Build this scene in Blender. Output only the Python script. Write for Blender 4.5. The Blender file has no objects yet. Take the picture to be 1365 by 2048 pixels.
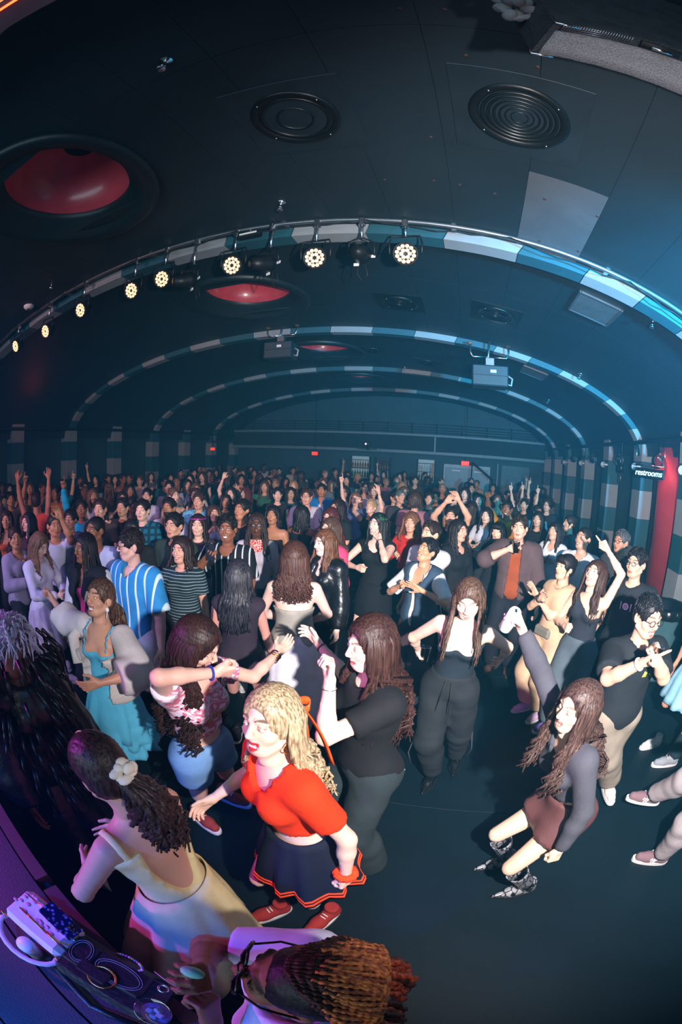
import bpy, bmesh, math, random
import numpy as np
from mathutils import Vector, Matrix
from mathutils.bvhtree import BVHTree

scene = bpy.context.scene
COL = scene.collection
random.seed(7)
rng = np.random.default_rng(7)

# ------------------------------------------------------------------ camera
# hall frame: X across, Y down the hall, Z up; 15 mm full-frame fisheye held high at the stage lip
CAM_H, YAW, PITCH, ROLL, FPX = 2.35, 0.276, 0.141, 0.04, 853.0
_cy, _sy = math.cos(YAW), math.sin(YAW)
_cp, _sp = math.cos(PITCH), math.sin(PITCH)
_cr, _sr = math.cos(ROLL), math.sin(ROLL)
def _hall(v):
    return Vector((v[0]*_cy - v[1]*_sy, v[0]*_sy + v[1]*_cy, v[2]))
cam_data = bpy.data.cameras.new('camera')
camera = bpy.data.objects.new('camera', cam_data)
COL.objects.link(camera)
cam_data.type = 'PANO'
cam_data.panorama_type = 'FISHEYE_EQUISOLID'
cam_data.fisheye_lens = 15.0
cam_data.fisheye_fov = math.radians(200)
cam_data.sensor_fit = 'VERTICAL'
cam_data.sensor_height = 36.0
cam_data.sensor_width = 24.0
cam_data.clip_start = 0.02
cam_data.clip_end = 200
_f, _u, _r = Vector((0, _cp, -_sp)), Vector((0, _sp, _cp)), Vector((1, 0, 0))
_right, _up = _r*_cr + _u*_sr, _u*_cr - _r*_sr
_m = Matrix((_hall(_right), _hall(_up), -_hall(_f))).transposed().to_4x4()
_m.translation = Vector((0, 0, CAM_H))
camera.matrix_world = _m
scene.camera = camera

# ------------------------------------------------------------------ world, exposure, lights
scene.view_settings.view_transform = 'Standard'
scene.view_settings.look = 'None'
scene.view_settings.gamma = 1.0
scene.view_settings.use_curve_mapping = False
scene.view_settings.exposure = 0.0
world = bpy.data.worlds.new('world')
scene.world = world
world.use_nodes = True
world.node_tree.nodes['Background'].inputs[0].default_value = (0.35, 0.55, 0.7, 1)
world.node_tree.nodes['Background'].inputs[1].default_value = 0.02
# thin theatrical haze fills the hall
_hz = world.node_tree.nodes.new('ShaderNodeVolumeScatter')
_hz.inputs['Color'].default_value = (0.10, 0.62, 1.0, 1)
_hz.inputs['Density'].default_value = 0.011
_hz.inputs['Anisotropy'].default_value = 0.0
world.node_tree.links.new(_hz.outputs[0], world.node_tree.nodes['World Output'].inputs['Volume'])

def lamp(name, kind, loc, energy, color, aim=None, **kw):
    d = bpy.data.lights.new(name, kind)
    d.energy = energy
    d.color = color
    for k, v in kw.items():
        setattr(d, k, v)
    o = bpy.data.objects.new(name, d)
    o.location = loc
    if aim is not None:
        o.rotation_euler = (Vector(aim) - Vector(loc)).to_track_quat('-Z', 'Y').to_euler()
    COL.objects.link(o)
    return o

FLASH_AT = (0.53, 0.02, 2.42)
flash = lamp('camera_flash', 'SPOT', FLASH_AT, 2200, (1.0, 0.96, 0.97), aim=(1.2, 3.2, 1.85),
             spot_size=math.radians(166), spot_blend=1.0, shadow_soft_size=0.03)
# added falloff smoothing, no real diffuser: dimmer close up than bare inverse square
flash.data.use_nodes = True
_nt = flash.data.node_tree
_fo = _nt.nodes.new('ShaderNodeLightFalloff')
_fo.inputs['Strength'].default_value = 1.0
_fo.inputs['Smooth'].default_value = 7.0
_nt.links.new(_fo.outputs['Quadratic'], _nt.nodes['Emission'].inputs['Strength'])
stage_magenta = lamp('stage_wash_magenta', 'SPOT', (-3.4, -0.5, 2.3), 220, (0.85, 0.06, 1.0), aim=(-0.7, 0.75, 1.25),
                     spot_size=math.radians(44), spot_blend=0.5, shadow_soft_size=0.05)
stage_blue = lamp('stage_wash_blue', 'SPOT', (-1.6, -2.0, 3.4), 700, (0.0, 0.09, 1.0), aim=(-1.0, -0.5, 1.0),
                  spot_size=math.radians(48), spot_blend=0.7, shadow_soft_size=0.1)
crowd_violet = lamp('crowd_wash_violet', 'SPOT', (-4.2, -1.4, 3.9), 620, (0.45, 0.35, 1.0), aim=(-3.2, 4.2, 1.2),
                    spot_size=math.radians(58), spot_blend=0.8, shadow_soft_size=0.12)
house_blue = lamp('house_wash_blue', 'SPOT', (3.2, 0.5, 2.7), 8000, (0.0, 0.42, 0.80), aim=(2.5, 4.6, 4.4),
                  spot_size=math.radians(82), spot_blend=1.0, shadow_soft_size=0.12)
house_red = lamp('house_wash_red', 'POINT', (-9.0, 5.6, 3.3), 3.5, (1.0, 0.10, 0.10), shadow_soft_size=0.2)
crowd_rose = lamp('crowd_wash_rose', 'SPOT', (-5.5, -1.5, 4.2), 500, (1.0, 0.40, 0.48), aim=(-5.0, 8.5, 1.2),
                  spot_size=math.radians(70), spot_blend=0.8, shadow_soft_size=0.15)
ambient_fill = lamp('ambient_fill_area', 'AREA', (-3.0, -3.6, 2.6), 150, (0.55, 0.82, 1.0), aim=(-3.6, 6.0, 3.6), shape='RECTANGLE', size=7.0, size_y=1.6)  # added unseen fill behind the stage, lifts the dark ceiling; no such fixture
scene.cycles.max_bounces = 5
scene.cycles.diffuse_bounces = 2
scene.cycles.glossy_bounces = 2
scene.cycles.transmission_bounces = 5
scene.cycles.volume_bounces = 0
scene.cycles.adaptive_threshold = 0.03

# ------------------------------------------------------------------ measuring helpers (photograph pixel -> place in the hall)
def ray(px, py):
    dx, dy = px - 682.5, 1024.0 - py
    r = math.hypot(dx, dy) + 1e-9
    th = 2*math.asin(min(1.0, r/(2*FPX)))
    c = Vector((dx/r*math.sin(th), dy/r*math.sin(th), math.cos(th)))
    x, y, z = c.x*_cr - c.y*_sr, c.x*_sr + c.y*_cr, c.z
    return _hall((x, z*_cp + y*_sp, y*_cp - z*_sp))
def at_z(px, py, z):
    d = ray(px, py)
    return d*((z - CAM_H)/d.z) + Vector((0, 0, CAM_H))
def at_y(px, py, y):
    d = ray(px, py)
    return d*(y/d.y) + Vector((0, 0, CAM_H))
def at_x(px, py, x):
    d = ray(px, py)
    return d*(x/d.x) + Vector((0, 0, CAM_H))
def at_d(px, py, dist):
    d = ray(px, py)
    return d*(dist/math.hypot(d.x, d.y)) + Vector((0, 0, CAM_H))
XC, VA, VB, VZ = -3.29, 6.86, 2.07, 2.70      # vault: centre line, half width, rise, spring height
def vault_z(x):
    return VZ + VB*math.sqrt(max(0.0, 1 - ((x - XC)/VA)**2))
def at_vault(px, py):
    d = ray(px, py)
    lo, hi = 0.1, 60.0
    for _ in range(50):
        m = (lo + hi)/2
        x, z = d.x*m, d.z*m + CAM_H - VZ
        if ((x - XC)/VA)**2 + (max(z, 0)/VB)**2 < 1: lo = m
        else: hi = m
    return d*lo + Vector((0, 0, CAM_H))

# ------------------------------------------------------------------ materials
_mats = {}
def _principled(name):
    m = bpy.data.materials.new(name)
    m.use_nodes = True
    return m, m.node_tree, m.node_tree.nodes['Principled BSDF']
def srgb(*c):
    if len(c) == 1: c = c[0]
    if isinstance(c, str):
        c = [int(c[i:i+2], 16)/255 for i in (0, 2, 4)]
    return tuple(((x/12.92) if x <= 0.04045 else ((x + 0.055)/1.055)**2.4) for x in c[:3])
def paint(name, col, rough=0.6, metal=0.0, vary=0.12, scale=6.0, bump=0.0, bump_scale=60.0, spec=0.5, emit=0.0, emit_col=None, alpha=1.0, trans=0.0, coat=0.0, stretch=(1, 1, 1)):
    """plain colour with a little procedural mottling and relief"""
    key = ('paint', name)
    if key in _mats: return _mats[key]
    m, nt, b = _principled(name)
    L = nt.links
    tc = nt.nodes.new('ShaderNodeTexCoord')
    mp = nt.nodes.new('ShaderNodeMapping'); mp.inputs['Scale'].default_value = stretch
    L.new(tc.outputs['Object'], mp.inputs[0])
    nz = nt.nodes.new('ShaderNodeTexNoise'); nz.inputs['Scale'].default_value = scale; nz.inputs['Detail'].default_value = 4
    L.new(mp.outputs[0], nz.inputs['Vector'])
    rp = nt.nodes.new('ShaderNodeValToRGB')
    rp.color_ramp.elements[0].position = 0.3; rp.color_ramp.elements[1].position = 0.7
    rp.color_ramp.elements[0].color = tuple(max(0, c*(1 - vary)) for c in col) + (1,)
    rp.color_ramp.elements[1].color = tuple(min(1, c*(1 + vary)) for c in col) + (1,)
    L.new(nz.outputs['Fac'], rp.inputs[0]); L.new(rp.outputs[0], b.inputs['Base Color'])
    b.inputs['Roughness'].default_value = rough
    b.inputs['Metallic'].default_value = metal
    b.inputs['Specular IOR Level'].default_value = spec
    if coat: b.inputs['Coat Weight'].default_value = coat; b.inputs['Coat Roughness'].default_value = 0.15
    if trans: b.inputs['Transmission Weight'].default_value = trans
    if alpha < 1: b.inputs['Alpha'].default_value = alpha
    if emit:
        b.inputs['Emission Color'].default_value = tuple(emit_col or col) + (1,)
        b.inputs['Emission Strength'].default_value = emit
        m.cycles.emission_sampling = 'NONE'
    if bump:
        n2 = nt.nodes.new('ShaderNodeTexNoise'); n2.inputs['Scale'].default_value = bump_scale; n2.inputs['Detail'].default_value = 3
        L.new(mp.outputs[0], n2.inputs['Vector'])
        bp = nt.nodes.new('ShaderNodeBump'); bp.inputs['Strength'].default_value = bump; bp.inputs['Distance'].default_value = 0.01
        L.new(n2.outputs['Fac'], bp.inputs['Height']); L.new(bp.outputs[0], b.inputs['Normal'])
    _mats[key] = m
    return m

# ------------------------------------------------------------------ mesh building
class MB:
    """collects simple shapes; build() links them as one mesh object"""
    def __init__(self): self.v, self.f, self.s = [], [], []
    def add(self, v, f, smooth=True):
        n = len(self.v)
        self.v += [tuple(p) for p in v]
        self.f += [tuple(i + n for i in q) for q in f]
        self.s += [smooth]*len(f)
        return self
    def box(self, c, size, rot=None, bevel=0.0):
        c = Vector(c); hx, hy, hz = (s/2 for s in size)
        bv = min(bevel, hx*.9, hy*.9, hz*.9)
        if bv <= 0:
            P = [Vector((x*hx, y*hy, z*hz)) for x in (-1, 1) for y in (-1, 1) for z in (-1, 1)]
            Fc = [(0,1,3,2), (4,6,7,5), (0,4,5,1), (2,3,7,6), (0,2,6,4), (1,5,7,3)]
        else:
            bm = bmesh.new(); bmesh.ops.create_cube(bm, size=1)
            bmesh.ops.scale(bm, vec=(2*hx, 2*hy, 2*hz), verts=bm.verts)
            bmesh.ops.bevel(bm, geom=list(bm.edges), offset=bv, segments=1, affect='EDGES')
            bm.verts.index_update()
            P = [v.co.copy() for v in bm.verts]; Fc = [[v.index for v in f.verts] for f in bm.faces]; bm.free()
        if rot is not None:
            R = rot if isinstance(rot, Matrix) else Matrix.Rotation(rot, 3, 'Z')
            P = [R @ p for p in P]
        return self.add([c + p for p in P], Fc, False)
    def tube(self, pts, r, n=8, cap=True, closed=False, flat=None):
        pts = [Vector(p) for p in pts]; k = len(pts)
        rs = r if hasattr(r, '__len__') else [r]*k
        V, Fc = [], []
        up = None
        for i, p in enumerate(pts):
            if closed: t = pts[(i+1) % k] - pts[i-1]
            else: t = pts[min(i+1, k-1)] - pts[max(i-1, 0)]
            t = t.normalized() if t.length > 1e-9 else Vector((0, 0, 1))
            if up is None:
                up = Vector((0, 0, 1)) if abs(t.z) < .9 else Vector((1, 0, 0))
            a = up - t*up.dot(t)
            if a.length < 1e-6: a = t.orthogonal()
            a.normalize(); up = a; b = t.cross(a)
            for j in range(n):
                th = 2*math.pi*j/n
                w = 1.0 if flat is None else flat
                V.append(p + (a*math.cos(th)*w + b*math.sin(th))*rs[i])
        m = k if closed else k-1
        for i in range(m):
            i2 = (i+1) % k
            for j in range(n):
                j2 = (j+1) % n
                Fc.append((i*n+j, i*n+j2, i2*n+j2, i2*n+j))
        if cap and not closed:
            Fc.append(tuple(range(n-1, -1, -1))); Fc.append(tuple((k-1)*n+j for j in range(n)))
        return self.add(V, Fc)
    def lathe(self, prof, o=(0, 0, 0), n=24, M=None, cap=False, ripple=None):
        """profile [(radius, z)] turned about z at o"""
        o = Vector(o); V, Fc = [], []
        for i, (r, z) in enumerate(prof):
            for j in range(n):
                th = 2*math.pi*j/n
                rr = r if ripple is None else ripple(r, z, th, i/(len(prof)-1))
                p = Vector((rr*math.cos(th), rr*math.sin(th), z))
                V.append(o + (M @ p if M is not None else p))
        for i in range(len(prof)-1):
            for j in range(n):
                j2 = (j+1) % n
                Fc.append((i*n+j, i*n+j2, (i+1)*n+j2, (i+1)*n+j))
        if cap:
            Fc.append(tuple(range(n-1, -1, -1))); Fc.append(tuple((len(prof)-1)*n+j for j in range(n)))
        return self.add(V, Fc)
    def ball(self, c, r, n=12, M=None):
        rr = r if hasattr(r, '__len__') else (r, r, r)
        prof = [(math.sin(math.pi*i/n), -math.cos(math.pi*i/n)) for i in range(n+1)]
        c = Vector(c); V, Fc, m = [], [], n*2
        for (a, z) in prof:
            for j in range(m):
                th = 2*math.pi*j/m
                p = Vector((a*math.cos(th)*rr[0], a*math.sin(th)*rr[1], z*rr[2]))
                V.append(c + (M @ p if M is not None else p))
        for i in range(n):
            for j in range(m):
                j2 = (j+1) % m
                Fc.append((i*m+j, i*m+j2, (i+1)*m+j2, (i+1)*m+j))
        return self.add(V, Fc)
    def sheet(self, rows, thick=0.0, smooth=True):
        """grid of points [[...],[...]]; given a thickness both sides and the rim are built"""
        R, C = len(rows), len(rows[0])
        P = [[Vector(p) for p in r] for r in rows]
        V = [p for r in P for p in r]
        Fc = [(i*C+j, i*C+j+1, (i+1)*C+j+1, (i+1)*C+j) for i in range(R-1) for j in range(C-1)]
        if thick:
            N = []
            for i in range(R):
                for j in range(C):
                    a = P[min(i+1, R-1)][j] - P[max(i-1, 0)][j]; b = P[i][min(j+1, C-1)] - P[i][max(j-1, 0)]
                    nn = b.cross(a); N.append(nn.normalized() if nn.length > 1e-12 else Vector((0, 0, 1)))
            n = len(V)
            V = V + [v - k*thick for v, k in zip(V, N)]
            Fc += [tuple(i + n for i in reversed(q)) for q in Fc]
            ring = [j for j in range(C)] + [i*C+C-1 for i in range(1, R)] + [(R-1)*C+j for j in range(C-2, -1, -1)] + [i*C for i in range(R-2, 0, -1)]
            for k in range(len(ring)):
                a, b = ring[k], ring[(k+1) % len(ring)]
                Fc.append((b, a, a+n, b+n))
        return self.add(V, Fc, smooth)
    def mesh(self, name):
        me = bpy.data.meshes.new(name)
        me.from_pydata(self.v, [], self.f)
        me.polygons.foreach_set('use_smooth', self.s)
        me.update()
        return me
    def build(self, name, mat, parent=None):
        return link(name, self.mesh(name), mat, parent)
def link(name, me, mat, parent=None):
    if mat is not None and not me.materials: me.materials.append(mat)
    o = bpy.data.objects.new(name, me)
    COL.objects.link(o)
    if parent is not None: o.parent = parent
    return o
def empty(name, loc=(0, 0, 0), rz=0.0):
    o = bpy.data.objects.new(name, None)
    o.location = loc; o.rotation_euler = (0, 0, rz); o.empty_display_size = 0.1
    COL.objects.link(o)
    return o
def tag(o, label, cat, group=None, kind=None):
    if label: o['label'] = label
    if cat: o['category'] = cat
    if group: o['group'] = group
    if kind: o['kind'] = kind
    return o
def struct(o, label=None):
    o['kind'] = 'structure'
    if label: o['label'] = label
    return o
def twin(o, parent=None):
    c = o.copy(); COL.objects.link(c); c.parent = parent if parent is not None else o.parent
    return c

def lettering(txt, size, mat, parent, loc, rot=(math.radians(90), 0, 0), extrude=.005, shear=0.0, space=1.0, fat=.0):
    """raised lettering as a mesh"""
    c = bpy.data.curves.new('lettering', 'FONT'); c.body = txt; c.size = size; c.align_x = 'CENTER'; c.align_y = 'CENTER'
    c.extrude = extrude; c.shear = shear; c.space_character = space; c.offset = fat
    t = bpy.data.objects.new('lettering_tmp', c); COL.objects.link(t)
    bpy.context.view_layer.update()
    me = bpy.data.meshes.new_from_object(t); bpy.data.objects.remove(t); me.name = 'lettering'
    me.materials.clear(); me.materials.append(mat)
    o = link('lettering', me, None, parent); o.location = loc; o.rotation_euler = rot
    return o

# ================================================================== THE HALL
Y0, D = 3.735, 3.857                      # first arch, bay length
ARCH_Y = [Y0 + D*k for k in (-2, -1, 0, 1, 2, 3)]
BACK = 17.25
XR, XL = 3.45, -10.03                     # front faces of the side pilasters
teal = paint('arch_teal', srgb('245664'), 0.55, vary=.06)
pale = paint('arch_pale_grey', srgb('8d959b'), 0.55, vary=.05)
dark_teal = paint('wall_blue_black', srgb('27454f'), 0.7, vary=.15, scale=2)
ceil_mat = paint('ceiling_slate', (.008, .019, .027), 0.62, vary=.16, scale=1.3, bump=.15, bump_scale=90)
ceil_pale = paint('ceiling_unpainted_panel', srgb('4a4f56'), 0.7, vary=.12, scale=3, bump=.15)
black_metal = paint('black_metal', srgb('1c1e21'), 0.45, metal=.4, vary=.2)
black_matte = paint('black_matte', srgb('15181a'), 0.7, vary=.2)
chrome = paint('chrome', (0.75, 0.76, 0.78), 0.2, metal=1.0, vary=.05)
steel = paint('steel', srgb('9aa0a6'), 0.35, metal=.9, vary=.1)
red_gloss = paint('red_enamel', srgb('d8485a'), 0.34, vary=.10, scale=5, bump=.12, bump_scale=9, coat=.5)
white_plastic = paint('white_plastic', srgb('e6e6e8'), 0.4, vary=.03)

# floor: wide vinyl sheets with hairline seams
floor_mat = paint('floor_vinyl', (.004, .011, .016), 0.45, vary=.22, scale=1.2, bump=.25, bump_scale=260, spec=.16)
floor = struct(MB().box((-3.3, 6.6, -.06), (14.2, 22.2, .1)).build('floor', paint('floor_underlay', srgb('0b0f11'), .8)), 'black vinyl dance floor')
ys = [-4.5, -2.2, 0.1, 2.16, 4.3, 6.5, 8.7, 10.9, 13.1, 15.3, 17.5]
for i in range(len(ys)-1):
    for xa, xb in ((-10.35, -3.9), (-3.9, 3.75)):
        MB().box(((xa+xb)/2, (ys[i]+ys[i+1])/2, -.0055), (xb-xa-.005, ys[i+1]-ys[i]-.005, .011), bevel=.0015).build('sheet', floor_mat, floor)

# vaulted ceiling: a shell behind, bent boards in front of it
def vault_point(u, y, off=0.0):
    """u from -1 (left spring) to 1 (right spring) by angle; off > 0 lies above the boards"""
    t = math.pi/2*(1 - u)
    return Vector((XC + (VA + off)*math.cos(t), y, VZ + (VB + off)*math.sin(t)))
shell = MB().sheet([[vault_point(-1 + 2*i/40, y, .75) for i in range(41)] for y in (-5, 18.2)], .05)
ceiling = struct(shell.build('ceiling', black_matte), 'dark barrel-vaulted ceiling of bent boards')
def u_of_x(x):
    return 1 - math.acos(max(-1, min(1, (x - XC)/VA)))/(math.pi/2)
dome_y = [ARCH_Y[k] + D/2 for k in (0, 1, 2, 3, 4)]
for bi in range(6):
    ya, yb = ARCH_Y[bi], (ARCH_Y[bi+1] if bi < 5 else 18.1)
    near = bi in (1, 2)
    rows = 3 if bi < 5 else 1
    h = (yb-ya)/rows
    # column edges: even across, with the two beside the dome hole kept on the centre
    if near:
        xs = [XC + .95 + .575*k for k in range(9)]
        us = [u_of_x(x) for x in xs]
        rest = 1 - us[-1]
        us = [u_of_x(XC)] + us + [us[-1] + rest*k/3 for k in (1, 2, 3)]
    else:
        us = [u_of_x(XC)] + [u_of_x(XC + .95)] + [u_of_x(XC+.95) + (1 - u_of_x(XC+.95))*k/5 for k in (1, 2, 3, 4, 5)]
    cols = [(-us[1], us[1])] + [(us[k], us[k+1]) for k in range(1, len(us)-1)] + [(-us[k+1], -us[k]) for k in range(1, len(us)-1)]
    for r in range(rows):
        y1, y2 = ya + h*r + .0015, ya + h*(r+1) - .0015
        for ci, (ua, ub) in enumerate(cols):
            if ci == 0 and r == 1 and rows == 3:
                continue                                    # opening for the dome
            e = .00015
            n = 6
            g = MB().sheet([[vault_point(ua + e + (ub-ua-2*e)*i/n, y) for i in range(n+1)] for y in (y1, y2)], -.015, False)
            cx = vault_point((ua+ub)/2, 0).x
            pm = ceil_pale if (bi == 1 and r == 2 and .62 < cx < 1.16) else ceil_mat
            if bi == 1 and r == 2: pass
            g.build('panel', pm, ceiling)
# square plates with a round hole, the stepped ring and the red bowl above
def dome(yc, k):
    w, hh, R = .95, D/6, .84
    g = MB(); N = 48; ring, sq = [], []
    for j in range(N):
        th = 2*math.pi*j/N
        ring.append((XC + R*math.cos(th), yc + min(R, .64)*0 + R*.999*math.sin(th)))
        m = max(abs(math.cos(th))/w, abs(math.sin(th))/max(hh, R+.02))
        sq.append((XC + math.cos(th)/m, yc + math.sin(th)/m))
    zf = VZ + VB
    V = [(x, y, zf) for x, y in ring] + [(x, y, vault_z(x)) for x, y in sq]
    g.add(V, [(j, (j+1) % N, N+(j+1) % N, N+j) for j in range(N)])
    g.build('panel', ceil_mat, ceiling)
    t = empty('ceiling_dome', (XC, yc, zf))
    prof = [(1.02, .0), (1.02, -.05), (.95, -.07), (.90, -.045), (.86, -.045), (.85, -.01), (.80, -.01), (.79, .05), (.745, .05), (.735, .11), (.69, .11), (.675, .19)]
    MB().lathe(prof, n=64).build('stepped_ring', paint('dome_ring', srgb('1b272c'), .45, vary=.15), t)
    cap = [(.69*math.cos(a), .18 + .54*math.sin(a)) for a in [math.pi/2*i/16 for i in range(17)]]
    cap[-1] = (.002, .72)
    MB().lathe(cap, n=64).build('bowl', red_gloss, t)
    tag(t, ['red enamel ceiling dome in a stepped black ring, largest and nearest the stage',
            'red ceiling dome in dark ring just behind the lighting bar',
            'red ceiling dome beside the hanging black projector, third down the hall',
            'smallest red ceiling dome, last one before the back wall'][k], 'ceiling dome', 'red ceiling domes')
for k in range(4): dome(dome_y[k+1], k)

# arches with painted blocks, then the pilasters that carry them
RA, RB = 6.74, 1.953
def rib(u, y, drop):
    t = math.pi/2*(1 - u)
    return Vector((XC + (RA + drop)*math.cos(t), y, VZ + (RB + drop)*math.sin(t)))
for n_arch, ya in enumerate(ARCH_Y[1:]):
    core = MB().sheet([[rib(-1 + 2*i/48, y, .09) for i in range(49)] for y in (ya-.09, ya+.09)], -.05)
    arch = struct(core.build('trim_%d' % (n_arch+1), black_matte), 'ceiling arch painted in teal and pale grey blocks')
    nb = 26
    for b in range(nb):
        ua, ub = -1 + 2*b/nb + .0006, -1 + 2*(b+1)/nb - .0006
        g = MB(); S = 4
        sec = [(ya-.10, .16), (ya-.10, .0), (ya+.10, .0), (ya+.10, .16)]
        rows = [[rib(ua + (ub-ua)*i/S, y, d) for (y, d) in sec] for i in range(S+1)]
        V = [p for r in rows for p in r]
        Fc = [(i*4+j, i*4+j+1, (i+1)*4+j+1, (i+1)*4+j) for i in range(S) for j in range(3)]
        Fc += [(0, 3, 2, 1), (S*4, S*4+1, S*4+2, S*4+3)]
        g.add(V, Fc, False)
        g.build('block', teal if (b + n_arch) % 2 else pale, arch)

wall_r = struct(MB().box((XR+.38, 6.6, 1.4), (.1, 22.4, 2.9)).box((XR+.45, 6.6, 3.2), (.1, 22.4, 1.6)).build('wall_right', dark_teal), 'dark blue side wall between striped pilasters')
wall_l = struct(MB().box((XL-.38, 6.6, 1.7), (.1, 22.4, 3.5)).build('wall_left', dark_teal), 'dark side wall opposite the striped pilasters')
def pilaster(side, y, full):
    x0 = XR if side > 0 else XL
    w, dep, hb = .40, .30, .52
    core = MB().box((x0 + side*(dep/2+.03), y, 1.35), (dep-.02, w-.04, 2.7)).build('pilaster', black_matte)
    struct(core, 'wall pilaster painted in teal and pale grey bands')
    z, i = 0.0, int(y*2)
    while z < 2.92:
        z2 = min(z + hb, 2.92)
        MB().box((x0 + side*dep/2, y, (z+z2)/2), (dep, w, z2-z-.004), bevel=.004).build('block', teal if i % 2 else pale, core)
        z, i = z2, i+1
    if not full:      # fins that stop short: quarter-round head above the rail
        N = 8
        prof = [(0, 0)] + [(.30*math.cos(math.pi/2*k/N), .48*math.sin(math.pi/2*k/N)) for k in range(N+1)]
        V = [(x0 + side*(.30 - px), y-w/2, 2.96+pz) for px, pz in prof] + [(x0 + side*(.30-px), y+w/2, 2.96+pz) for px, pz in prof]
        m = len(prof)
        Fc = [tuple(range(m)), tuple(reversed(range(m, 2*m)))] + [(k, (k+1) % m, m+(k+1) % m, m+k) for k in range(m)]
        MB().add(V, Fc, False).build('head_block', pale, core)
    return core
for side in (1, -1):
    for k in range(-1, 8):
        y = Y0 + D/2*k
        if -1 < y < BACK: pilaster(side, y, k % 2 == 0)
# rails along both side walls
for nm, x, lab in (('wall_rail', XR-.03, 'dark metal rail running along the striped pilasters'), ('wall_rail', XL+.03, 'dark metal rail along the far dim wall')):
    t = empty(nm, (x, 0, 2.95))
    MB().tube([(0, .2, 0), (0, BACK-.2, 0)], .045, 10).build('pipe', black_metal, t)
    for k in range(0, 8):
        MB().box(((.05 if x > 0 else -.05), Y0 + D/2*k, 0), (.14, .06, .07), bevel=.008).build('bracket', black_metal, t)
    tag(t, lab, 'rail')
# globes and little horn lamps under the rail
glass = paint('clear_glass', (.95, .97, 1), .03, trans=1.0, vary=0)
def globe(y, lab):
    t = empty('globe_lamp', (XR-.02, y, 2.62))
    MB().ball((0, 0, 0), .11, 12).build('globe', glass, t)
    MB().ball((0, 0, .02), .03, 8).tube([(0, 0, .04), (0, 0, .13)], .025, 8).build('bulb', steel, t)
    MB().tube([(0, 0, .1), (0, 0, .33)], .012, 8).build('stem', black_metal, t)
    tag(t, lab, 'lamp', 'globe lamps on the side wall')
for y, lab in ((6.55, 'clear glass globe lamp above the lit restrooms sign'), (8.6, 'clear glass globe lamp between the second and third striped pilasters'),
               (10.5, 'dim glass globe lamp further along the striped wall'), (12.4, 'smallest glass globe lamp far along the striped wall')):
    globe(y, lab)
hl = ['nearest the restrooms sign', 'just past the restrooms sign', 'third from the restrooms sign', 'fourth from the restrooms sign', 'last before the back wall']
for k, y in enumerate([5.67, 7.6, 9.52, 11.45, 13.4]):
    t = empty('horn_spotlight', (XR-.05, y, 2.5))
    M = Matrix.Rotation(math.radians(90), 3, 'X')
    MB().lathe([(.07, -.02), (.065, 0), (.022, .06), (.02, .26), (.0, .26)], (0, 0, 0), 14, M).build('horn', white_plastic, t)
    MB().box((.03, -.1, .0), (.1, .04, .05), bevel=.005).build('bracket', black_metal, t)
    tag(t, 'small white horn-shaped spotlight on a striped pilaster, ' + hl[k], 'spotlight', 'horn spotlights on the pilasters')
# red niche, its lamp, and the neon sign in front of it
niche_y = 6.58
niche_mat = paint('red_niche_lacquer', srgb('a83a48'), .45, vary=.12, scale=3)
g = MB(); N = 14
g.sheet([[(XR + .26 - .20*math.sin(math.pi*i/N), niche_y - .46 + .92*i/N, z) for i in range(N+1)] for z in (.35, 2.85)], .02)
t = empty('red_wall_panel', (0, 0, 0)); g.build('bowed_panel', niche_mat, t)
for dy in (-.49, .49): MB().box((XR+.2, niche_y+dy, 1.6), (.1, .03, 2.5), bevel=.004).build('frame_post', black_metal, t)
for i in range(9): MB().ball((XR+.075, niche_y-.12+.05*(i % 3)*2, .7+.2*i), .006, 5).build('stud', steel, t)
tag(t, 'tall bowed red panel lit between two striped pilasters below the restrooms sign', 'wall panel')
lamp('red_niche_lamp', 'SPOT', (XR-.25, niche_y-.1, 2.85), 22, (1, .1, .12), aim=(XR+.3, niche_y, 1.4), spot_size=math.radians(110), spot_blend=1.0, shadow_soft_size=.05)
neon = paint('neon_cyan_white', (.75, .97, 1), .4, emit=1.5, emit_col=(.45, .9, 1), vary=0)
t = empty('restrooms_sign', (XR-.28, niche_y-.12, 2.40), math.radians(-58))
MB().box((0, .03, 0), (.60, .03, .16), bevel=.006).build('backing', black_metal, t)
lettering('restrooms', .135, neon, t, (-.01, 0, 0), extrude=.006, shear=.2, space=1.0, fat=.0)
MB().tube([(-.31, .0, .12), (.31, .0, .12)], .008, 6).build('hanger', chrome, t)
for sx in (-.3, .3): MB().tube([(sx, .03, .1), (sx, .03, .5)], .006, 6).build('hanger', chrome, t)
tag(t, 'restrooms sign in glowing cyan neon lettering on the striped wall', 'sign')
# a dark spotlight hanging between globes
t = empty('hanging_spotlight', tuple(at_x(1243, 935, XR-.15)))
MB().lathe([(.0, .06), (.05, .06), (.06, .0), (.055, -.1), (.0, -.1)], n=16).build('can', black_metal, t)
MB().tube([(0, 0, .05), (0, 0, 2.95-t.location.z), (.12, 0, 2.95-t.location.z)], .012, 6).build('stem', black_metal, t)
MB().tube([(0, 0, -.1), (0, 0, -.3)], .012, 6).build('drop_tube', steel, t)
tag(t, 'black can spotlight with a pale drop tube hanging under a globe lamp', 'spotlight')

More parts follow.
